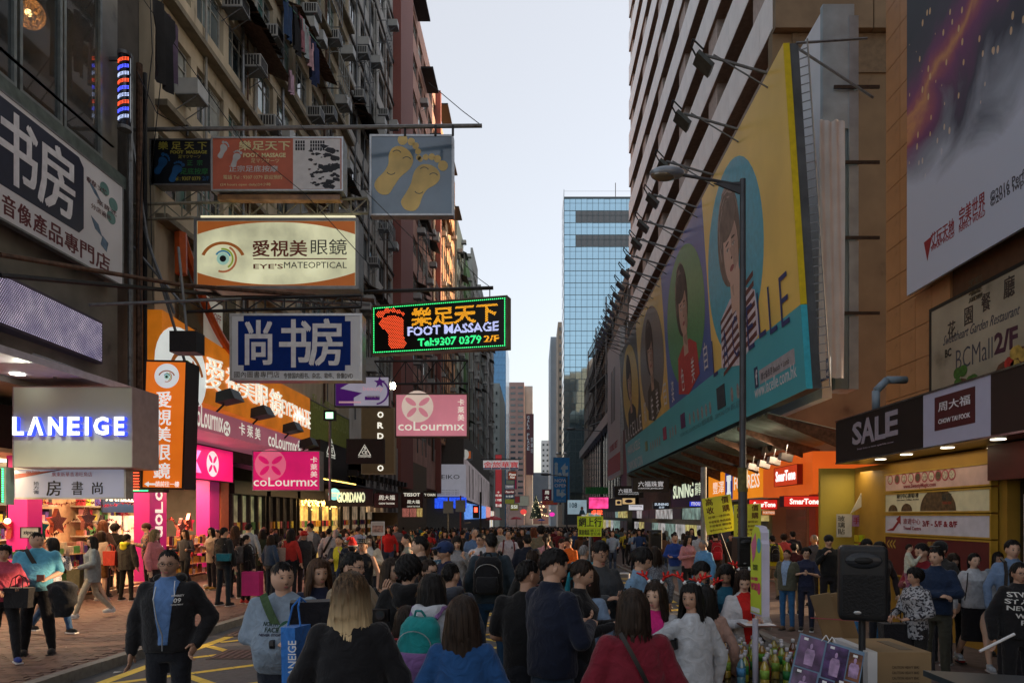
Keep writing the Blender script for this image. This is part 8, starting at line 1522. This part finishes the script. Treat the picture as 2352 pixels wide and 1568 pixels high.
# left pavement
a=P('woman in pink top with dark bag cut off by the left edge',8,1249,9.0,('hip','hip'),'walk',50,40,'perm','black',1,True,top=(.42,.06,.10),bot=(.01,.01,.012),shoe=(.02,.04,.2),build=1.12);bag('black handbag at the far left edge',wl(a,(.12,-.28,.8)),(.012,.012,.014),.34,.26,.12,cat='handbag',name='handbag')
a=P('stout man in sky blue polo with black strap, dark jacket over his arm',85,1218,9.5,('hip','down'),'wide',25,62,'short','black',0,top=(.10,.36,.52),bot=(.010,.010,.012),sleeve=.85,build=1.22,belly=1.3,collar=1);strap(a,-1,BLACK,w=.026)
b=MB();ring_loft(b,[(.0,0,-.42,.10,.08),(.02,0,-.2,.17,.12),(0,0,0,.19,.13),(0,0,.06,.10,.08)],14);v,f=remesh(b,.03,2,.012,3);o=mk('folded_jacket',v,f,cloth((.012,.013,.016)),None);o.location=at(143,1345,9.2);tag(o,'dark jacket folded over the arm of the man in sky blue polo','jacket')
o=thing('wallet','small brown wallet in the hand of the man in sky blue polo','wallet',at(97,1326,9.2));c0=o.location;MB().box(c0.x-.07,c0.x+.03,c0.y-.01,c0.y+.01,c0.z-.04,c0.z+.04).build('wallet_body',mat((.16,.06,.04),.5),o)
P('person in headscarf and polka-dot sleeve stepping forward in blue jeans and black trainers',118,1232,11.3,('face','down'),'walk',75,-60,'bob','black',0,True,top=(.02,.02,.03),tpat=('dots',(.5,.5,.55),1.2),bot=(.02,.06,.14),shoe=(.012,.012,.012))
a=P('woman in grey cardigan and cream trousers striding left, long black hair',213,1229,13.4,('hip','down'),'walk',-55,-35,'long','black',2,True,top=(.20,.23,.25),bot=(.38,.34,.27),shoe=(.6,.6,.6),coat=.03,hem=.15);glasses(a,-35,-55)
bag('olive paper bag carried by the woman in grey',wl(a,(-.1,-.3,.62)),(.16,.13,.06),.26,.38,.12)
P('woman with long chestnut hair facing the shelves of the cosmetics shop',236,1192,17.2,('down','down'),'stand',185,185,'long','red',2,True,top=(.04,.02,.02))
a=P('woman in shiny cream jacket and brown skirt with a red bag',232,1217,16.4,('down','down'),'stand',170,185,'mid','dark',2,True,top=(.42,.34,.28),bot=(.16,.07,.02),skirt=.4,coat=.02,shoe=(.5,.5,.5));bag('red tote bag hanging from the cream jacket',wl(a,(-.28,.02,.86)),(.5,.06,.04),.30,.34,.14)
P('person in black coat facing the cosmetics shelves',264,1200,18,('down','down'),'stand',180,180,'perm','black',1,top=(.012,.01,.01),coat=.03,hem=.1)
P('boy in black raincoat with yellow hood and sleeves, from behind',291,1224,16.4,('down','down'),'wide',172,150,'bowl','black',2,top=(.03,.028,.026),tpat=('vstripe',(.04,.04,.036),.2),bot=(.01,.01,.01),coat=.04,hood=(.65,.62,.03),hem=.1)
a=P('person in flowered jacket and brown cap behind the pink jacket',337,1199,18.5,('phone','phone'),'stand',-60,-60,'short','dark',0,top=(.3,.16,.1),tpat=('camo',(.03,.05,.10),2),bot=(.012,.012,.014));hat(a,'back',(.06,.03,.02),-60,-60)
P('woman in pink satin jacket with olive-blonde bob, looking right',355,1213,14.2,('down','down'),'stand',95,88,'bob','olive',2,True,top=(.52,.18,.20),coat=.035,bot=(.02,.02,.03))
P('woman in pale blouse with long black hair and tan boots at the shop display',486,1209,19.2,('down','phone'),'stand',-30,-20,'long','black',2,True,top=(.45,.36,.28),bot=(.02,.02,.03),shoe=(.35,.22,.05),hem=.15)
a=P('man in black jacket with white printed square on the back',514,1208,15.3,('phone','down'),'wide',160,150,'short','black',0,top=(.012,.014,.016),coat=.03,bot=(.012,.02,.03),shoe=(.02,.02,.02));sq=MB().box(0,1,0,1,0,.01);on_chest(a,[((np.array(sq.v),sq.f),-.12,1.06,.12,1.33,WT),('DUCK',-.07,1.28,.07,1.31,BLACK),('506',-.1,1.16,.1,1.27,BLACK),('MILITIA',-.10,1.08,.10,1.13,BLACK)],front=False)
bag('shiny teal shoulder bag behind the printed black jacket',wl(a,(-.2,.2,.98)),(.01,.15,.22),.3,.16,.1,False,'handbag','handbag')
P('woman with auburn long hair beside the printed jacket',540,1205,17,('down','down'),'stand',180,170,'long','brown',2,True,top=(.03,.02,.02))
a=P('girl in black with grey rucksack and pink suitcase',565,1226,15.8,('phone','down'),'stand',150,120,'tail','black',2,True,top=(.014,.014,.016),bot=(.012,.012,.014),shoe=(.5,.05,.05));backpack(a,'grey rucksack on the girl with the pink suitcase',(.09,.08,.08),w=.12)
sc_=thing('suitcase','bright pink suitcase on the left pavement','suitcase',at(580,1372,15.6));c0=sc_.location;MB().box(c0.x-.2,c0.x+.2,c0.y-.12,c0.y+.12,c0.z+.06,c0.z+.6).build('shell',mat((.55,.01,.18),.4,.1),sc_);MB().path([c0+Vector((-.1,0,.6)),c0+Vector((-.1,0,1.0)),c0+Vector((.1,0,1.0)),c0+Vector((.1,0,.6))],.012).build('handle',BLACK,sc_)
for s in (-.15,.15):MB().cyl(c0+Vector((s,-.02,.03)),c0+Vector((s,.02,.03)),.03).build('wheel',BLACK,sc_)
P('man in pale blue shirt facing away between the long-haired women',571,1199,18.2,('down','down'),'stand',178,178,'short','black',2,top=(.35,.42,.5),bot=(.02,.02,.03))
P('woman in dark green parka with long hair',603,1213,19,('down','down'),'stand',200,190,'long','black',2,True,top=(.02,.03,.018),coat=.03,hem=.2)
P('girl in denim jacket and white trainers facing away',622,1226,16.8,('down','down'),'stand',150,150,'long','dark',2,True,top=(.03,.06,.12),coat=.02,bot=(.02,.03,.05),shoe=(.6,.6,.6))
a=P('woman in red top with beige shoulder bag, from behind',668,1213,17,('down','down'),'stand',165,165,'mid','black',2,True,top=(.42,.03,.025));bag('beige tote bag on the red top',wl(a,(.2,.1,.9)),(.45,.33,.27),.26,.34,.1)
a=P('elderly man in red cap and long dark jacket, hands behind him',698,1217,17.2,('back','back'),'stand',35,45,'crop','grey',1,top=(.025,.025,.03),coat=.035,hem=.15,bot=(.03,.015,.02));hat(a,'cap',(.5,.02,.015),35,45)
P('tall youth in grey hooded sweatshirt',712,1199,20,('pocket','pocket'),'stand',20,-20,'bowl','black',0,top=(.14,.15,.17),openj=(.4,.4,.4),coat=.025,hood=(.14,.15,.17))
a=P('man in white shirt with dark crossbody strap, from behind',756,1211,19.5,('down','down'),'stand',185,175,'short','black',0,top=(.46,.45,.48),bot=(.02,.02,.03));strap(a,-1,BLACK,front=False)
P('man in navy jacket with yellow lining fiddling with his chest',779,1227,14.6,('strap','phone'),'stand',-10,-5,'crop','black',0,top=(.015,.02,.035),openj=(.55,.5,.03),coat=.03)
a=P('person wearing a red Santa hat with white trim',810,1243,12.4,('down','down'),'stand',190,190,'short','black',0,top=(.02,.03,.06));hat(a,'santa',(.55,.02,.015),190,190,'santa_hat',(.6,.6,.6))
a=P('bare-armed man in black vest and studded cap with chain necklace',835,1234,11.2,('down','down'),'stand',-15,-20,'crop','dark',1,top=(.01,.01,.012),sleeve=0);hat(a,'flat',(.01,.01,.01),-15,-20,'cap',1)
P('young woman in cream cardigan with long wavy hair',851,1226,14,('phone','down'),'walk',0,-10,'long','black',2,True,top=(.5,.45,.36),openj=(.5,.5,.48),coat=.02)
P('woman in bright red sweater and jeans far along the left pavement',893,1206,24,('down','down'),'walk',10,0,'mid','dark',2,True,top=(.5,.02,.02),bot=(.03,.05,.1),fine=False)
P('man in grey cardigan beside the red sweater',909,1202,24.5,('phone','down'),'walk',0,10,'short','black',0,top=(.12,.12,.13),coat=.02,fine=False)
P('man in olive printed shirt facing left near the placard',936,1222,12.5,('down','down'),'stand',-80,-85,'crop','black',0,top=(.22,.24,.2),tpat=('camo',(.35,.2,.16),.8))
P('woman in black and white striped top with bag strap and glasses',1050,1227,11.5,('strap','down'),'walk',5,12,'bangs','black',2,True,top=(.5,.5,.52),tpat=('stripe',(.02,.02,.03),1.9))
a=P('balding man in blue shirt and braces walking towards us',1090,1211,16,('down','down'),'walk',20,15,'bald','grey',0,top=(.10,.18,.34),bot=(.05,.05,.07))
P('man in striped rugby shirt with crossed strap, centre distance',1149,1206,20.5,('down','down'),'walk',0,0,'crop','dark',0,top=(.5,.5,.5),tpat=('stripe',(.03,.06,.05),1.2))
P('woman in plain black top walking towards us, centre distance',1200,1210,22,('down','down'),'walk',0,-8,'long','dark',2,True,top=(.012,.012,.014))
P('man in dark navy jacket walking away, right of the white polo',1211,1223,12.6,('down','down'),'walk',182,190,'short','black',0,top=(.012,.016,.03),coat=.03)
P('bald-topped man behind the bomber jacket, from behind',1223,1257,8.0,('down','down'),'stand',180,190,'bald','dark',1,top=(.02,.02,.02))
P('person in khaki jacket walking away with green shoulder bag',1243,1205,17,('down','down'),'walk',180,185,'perm','black',0,top=(.16,.14,.09),coat=.03)
P('woman in pink top with long ponytail, from behind',1255,1222,13.6,('down','down'),'stand',178,175,'tail','dark',2,True,top=(.48,.24,.27))
P('woman in crimson top walking away, centre distance',1226,1209,22.5,('down','down'),'walk',182,180,'mid','red',2,True,top=(.35,.02,.04))
P('youth in orange shirt leaning over the street table',1306,1230,14.2,('phone','phone'),'stand',-40,-45,'short','black',1,top=(.6,.14,.02),nod=.4)
P('youth in purple and white football shirt at the street table',1290,1234,14.8,('face','face'),'stand',30,40,'short','dark',2,top=(.12,.05,.3),tpat=('vstripe',(.5,.5,.55),.35),nod=.3)
P('grey-haired man in turquoise top beside the yellow placard',1341,1248,10.4,('down','down'),'stand',170,150,'crop','grey',0,top=(.02,.25,.35))
# right pavement
P('man in royal blue jumper with folded arms and pale jeans',1550,1223,17.3,('cross','cross'),'wide',-10,-5,'crop','black',0,top=(.02,.06,.28),bot=(.20,.28,.38))
P('woman in pink blouse looking at her phone beside the blue jumper',1580,1226,16.8,('phone','phone'),'stand',20,25,'long','black',2,True,top=(.5,.24,.28),nod=.1)
P('man in light blue shirt sitting low and looking left',1616,1236,14,('down','down'),'stand',-60,-80,'crop','grey',1,top=(.10,.28,.52),coat=.02)
P('man in white shirt facing away by the lamp post',1608,1213,18,('down','down'),'stand',180,175,'short','black',0,top=(.42,.46,.52))
a=P('person in brown jacket, facing away with red rucksack',1643,1217,17,('down','down'),'stand',175,175,'short','black',0,top=(.04,.02,.015),bot=(.03,.03,.04));backpack(a,'bright red rucksack by the lamp post',(.35,.01,.02),w=.13)
a=P('man in lime yellow jacket and khaki trousers facing away',1774,1227,17.5,('down','down'),'wide',178,180,'short','black',0,top=(.52,.5,.03),bot=(.28,.24,.16),coat=.03);backpack(a,'small black rucksack on the lime yellow jacket',(.01,.01,.012),w=.12)
P('man in coral red top walking to the phone shop',1801,1224,19,('down','down'),'walk',170,160,'perm','dark',0,top=(.55,.08,.08))
P('tall man in dark top ahead of the coral red top',1821,1217,19.5,('down','down'),'stand',185,180,'short','black',0,top=(.02,.02,.03))
P('boy in dark red checked shirt facing away',1824,1244,14.5,('down','down'),'stand',160,160,'bowl','black',0,top=(.10,.01,.015),tpat=('check',(.02,.01,.01),1),bot=(.3,.22,.12))
P('elderly man in olive jacket and blue jeans, hands behind his back, looking left',1808,1259,12.3,('back','back'),'stand',-42,-50,'crop','dark',1,top=(.085,.09,.065),openj=(.25,.36,.55),coat=.035,bot=(.03,.12,.28),shoe=(.16,.1,.06),hem=.05)
a=P('woman in navy printed T-shirt and glasses holding a pink cup',1852,1255,12.2,('phone','phone'),'stand',-25,-15,'perm','black',2,True,top=(.02,.025,.06),bot=(.02,.025,.05),sleeve=.9);glasses(a,-15,-25)
P('balding man in slate shirt looking left at the phone shop',1870,1225,16,('down','down'),'stand',-70,-80,'bald','grey',1,top=(.06,.065,.09))
a=P('young man in black sweatshirt and backwards cap',1903,1226,13.2,('down','strap'),'stand',-5,-8,'crop','black',0,top=(.012,.014,.016),bot=(.02,.02,.025));hat(a,'back',(.012,.012,.014),-5,-8)
P('person in blue jeans hidden behind the loudspeaker',1990,1234,10.6,('down','down'),'wide',0,-10,'bowl','black',0,top=(.03,.03,.03),bot=(.04,.16,.33))
P('dark-haired person just right of the loudspeaker top',2020,1241,10.2,('down','down'),'stand',0,20,'mid','black',2,True,top=(.03,.02,.02))
a=P('man in maroon and white top carrying a baby, facing left',2118,1243,8.7,('hip','phone'),'stand',-55,-75,'short','black',0,top=(.22,.015,.025),bot=(.05,.05,.06),nod=.15)
bb_=person('baby in a pale romper leaning on the man in maroon',X=wl(a,(-.02,-.30,0)).x,Y=wl(a,(-.02,-.30,0)).y,H=.80,pose=('face','face'),face=60,look=80,hair='crop',hc='dark',skin=2,top=(.5,.5,.4),bot=(.3,.1,.16),fine=True,build=1.2,vox=.03);bb_.location.z+=.86
P('man in navy jumper with folded arms looking left',2150,1254,8.0,('cross','cross'),'stand',-35,-60,'quiff','black',0,top=(.012,.025,.06),coat=.02,bot=(.06,.06,.045),collar=1)
a=P('man in black sports cap behind the navy jumper',2160,1240,9.3,('down','down'),'stand',-60,-70,'crop','black',0,top=(.03,.03,.03));hat(a,'cap',(.01,.01,.012),-60,-70)
a=P('elderly woman in grey floral blouse clasping her hands, facing left',2103,1301,7.5,('hip','hip'),'stand',-75,-85,'perm','black',1,True,top=(.36,.37,.40),tpat=('camo',(.03,.03,.04),2.6),hem=.12,bot=(.02,.02,.02),build=1.1);bag('black woven handbag hanging beside the floral blouse',wl(a,(-.12,-.2,.62)),(.014,.014,.018),.34,.28,.14,cat='handbag',name='handbag')
P('girl with a straight fringe behind the navy jumper, right',2189,1267,9.4,('down','down'),'stand',-10,0,'bangs','dark',1,True,top=(.012,.012,.014),bot=(.012,.012,.012),shoe=(.4,.02,.02))
a=P('smiling woman in white top and long black skirt',2237,1266,9.0,('down','down'),'walk',-12,-5,'tail','black',2,True,top=(.46,.48,.52),bot=(.010,.010,.014),skirt=.55,coat=.012,shoe=(.4,.45,.5));
q=MB().path([(-.12,-.11,1.4),(-.145,-.14,1.2),(-.165,-.12,1.0)],.008,5);child_mesh(a,'strap',q,BLACK)
P('woman with long black hair behind the white top, peering left',2291,1265,9.9,('down','down'),'stand',-10,-10,'mid','black',1,True,top=(.2,.26,.34))
a=P('man in light blue shirt with dark shoulder strap, right edge',2325,1236,8.2,('down','down'),'stand',-12,-12,'quiff','black',0,top=(.15,.23,.38),bot=(.02,.02,.025),collar=1);
q=MB().path([(-.10,.04,1.46),(-.11,-.09,1.42),(-.12,-.145,1.3),(-.13,-.15,1.15)],.02,5);child_mesh(a,'strap',q,BLACK)
a=P('girl in glasses and black top covered with white capital letters, right edge',2340,1286,6.6,('hip','down'),'stand',-8,-8,'tail','black',1,True,top=(.010,.010,.012),coat=.03,bot=(.012,.012,.014));glasses(a,-8,-8)
on_chest(a,[('STWAR',-.15,1.32,.15,1.37,WT),('ST ARTN',-.17,1.25,.16,1.30,WT),('NEW FO',-.16,1.18,.15,1.23,WT),('WAR',-.10,1.10,.10,1.15,WT),('PT',-.05,1.03,.06,1.08,WT)])
q=thing('paper_roll','rolled white leaflet held at the right edge','leaflet',at(2265,1485,6.4));tag(q);MB().cyl(at(2250,1495,6.3),at(2330,1455,6.3),.013,n=12).build('roll',WHITE,q)
# ---------------------------------------------------------------- the crowd further down the street
def small_person(seed):
    """one of a dozen low-detail walkers: a single body with hair, top, legs"""
    r=random.Random(seed);st=seed%2;aw=seed%4<2;b=MB();lean=.1
    ring_loft(b,[(0,0,.85,.13,.10),(0,0,1.0,.145,.10),(0,0,1.2,.165,.12),(0,0,1.36,.185,.10),(0,0,1.44,.07,.06)],10,1)
    for s in (1,-1):
        e=Vector((s*.24,.02,1.13));h=Vector((s*.23,-.08-.1*(seed%3),.92+.12*(seed%3)))
        b.cyl((s*.175,0,1.38),e,.055,.045,7,1);b.cyl(e,h,.045,.035,7,1);b.ball(h,.04,6,4,0)
        d=(.22 if st else .04)*s;b.cyl((s*.08,0,.95),(s*.09,-d*.4,.5),.085,.06,7,2);b.cyl((s*.09,-d*.4,.5),(s*.09,d,.06),.06,.045,7,2);b.box(s*.09-.04,s*.09+.04,d-.17,d+.06,0,.07,3)
    b.cyl((0,0,1.42),(0,-.01,1.52),.05,.05,7,0);b.ball((0,-.015,1.585),(.074,.092,.116),12,9,0)
    h=hair_geo(['short','bowl','crop','mid','short','long','bob','quiff'][seed%8],False,seed);n=len(b.v)
    b.v+=[(x,y-.012,z+1.585) for x,y,z in h.v];b.f+=[tuple(i+n for i in q) for q in h.f];b.m+=[4]*len(h.f)
    me=bpy.data.meshes.new('person');me.from_pydata([tuple(p) for p in b.v],[],b.f);me.polygons.foreach_set('material_index',b.m);me.polygons.foreach_set('use_smooth',[True]*len(b.f))
    for k in range(5):me.materials.append(None)
    me.update();return me
SM=[small_person(i) for i in range(12)]
TOPS=[('black',(.012,.012,.014)),('navy',(.015,.02,.05)),('charcoal',(.04,.04,.045)),('grey',(.15,.16,.17)),('white',(.5,.5,.52)),('dark blue',(.02,.05,.14)),('red',(.38,.025,.025)),('pale blue',(.25,.34,.46)),('beige',(.35,.28,.2)),('brown',(.09,.05,.03)),('olive',(.09,.09,.05)),('pink',(.48,.2,.24)),('maroon',(.12,.012,.02)),('teal',(.02,.16,.18)),('black',(.02,.02,.02)),('dark grey',(.06,.06,.07)),('yellow',(.5,.42,.04))]
SMM={n:cloth(c) for n,c in TOPS};BOT=[cloth((.012,.014,.02)),cloth((.03,.05,.09)),cloth((.1,.09,.07)),cloth((.02,.02,.02))];SHO=[cloth((.02,.02,.02)),cloth((.4,.4,.4))]
HS=['black','black','dark','dark','black','brown','grey']
ST=['short hair','rounded hair','cropped hair','shoulder-length hair','short hair','long hair','a bob','swept-up hair','short hair','rounded hair','cropped hair','shoulder-length hair']
def walker(x,y,h,i,r):
    me=SM[r.randrange(12)];k=SM.index(me);tn,_=r.choice(TOPS);toward=r.random()<.5
    o=bpy.data.objects.new('person',me);COL.objects.link(o);o.location=(x,y,gz(x,y));s=h/1.70;o.scale=(s*r.uniform(.95,1.08),s,s)
    rz=r.uniform(-25,25)+(0 if toward else 180);o.rotation_euler[2]=R(rz);hn=r.choice(HS)
    for sl,m in zip(o.material_slots,(SKIN[r.randrange(3)],SMM[tn],r.choice(BOT),r.choice(SHO),HM[hn])):sl.link='OBJECT';sl.material=m
    side='on the left pavement' if x<-5.7 else 'on the right pavement' if x>3.9 else 'on the left lane' if x<-2.6 else 'on the right lane' if x>.8 else 'mid-road'
    dist='behind the front crowd' if y<24 else 'in the middle crowd' if y<31 else 'by the phone shops' if y<40 else 'beyond the shops' if y<50 else 'far off'
    tag(o,f"{'facing' if toward else 'walking away'}, {tn} top, {hn} {ST[k]}, {side}, {dist}",'person','people in the crowd down the street');return o
r=random.Random(11);taken=[(p.location.x,p.location.y) for p in PEOPLE];pts=[];tries=0
def dens(x,y):
    if y<22:return -11<x<-6 and y>17.5 or (-5<x<-3.2 and y>19)
    if y<26:return x<-1 or x>4.4
    return True
while len(pts)<205 and tries<40000:
    tries+=1;y=17.5+40*r.random() ** 1.15;x=r.uniform(-10.6,8.2)
    if x>3.2 and y<22:continue
    if not dens(x,y) or any((x-a) ** 2+(y-b_) ** 2<(.50 if y<30 else .42) for a,b_ in taken):continue
    taken.append((x,y));pts.append((x,y))
pts.sort(key=lambda p:p[1])
for i,(x,y) in enumerate(pts):walker(x,y,r.uniform(1.52,1.80),i,r)
# beyond, the crowd reads as one mass
b=MB();cm_=[cloth(c) for _,c in TOPS[:8]]+[HM['black'],HM['dark'],SKIN[0]]
y=57.0
while y<150:
    for k in range(15):
        x=r.uniform(-9.5,8);yy=y+r.uniform(-.6,.6);h=r.uniform(1.5,1.8);z=gz(0,yy);m=r.randrange(8)
        b.cyl((x,yy,z+.0),(x,yy,z+h*.55),.16,.17,5,m,False);b.ball((x,yy,z+h*.68),(.22,.13,h*.18),6,5,m);b.ball((x,yy,z+h*.925),(.085,.10,.13),6,5,8 if r.random()<.6 else 9 if r.random()<.6 else 10)
    y+=1.0
tag(b.build('distant_crowd',cm_,None,True),kind='stuff')
bpy.data.scenes.remove(TMP)
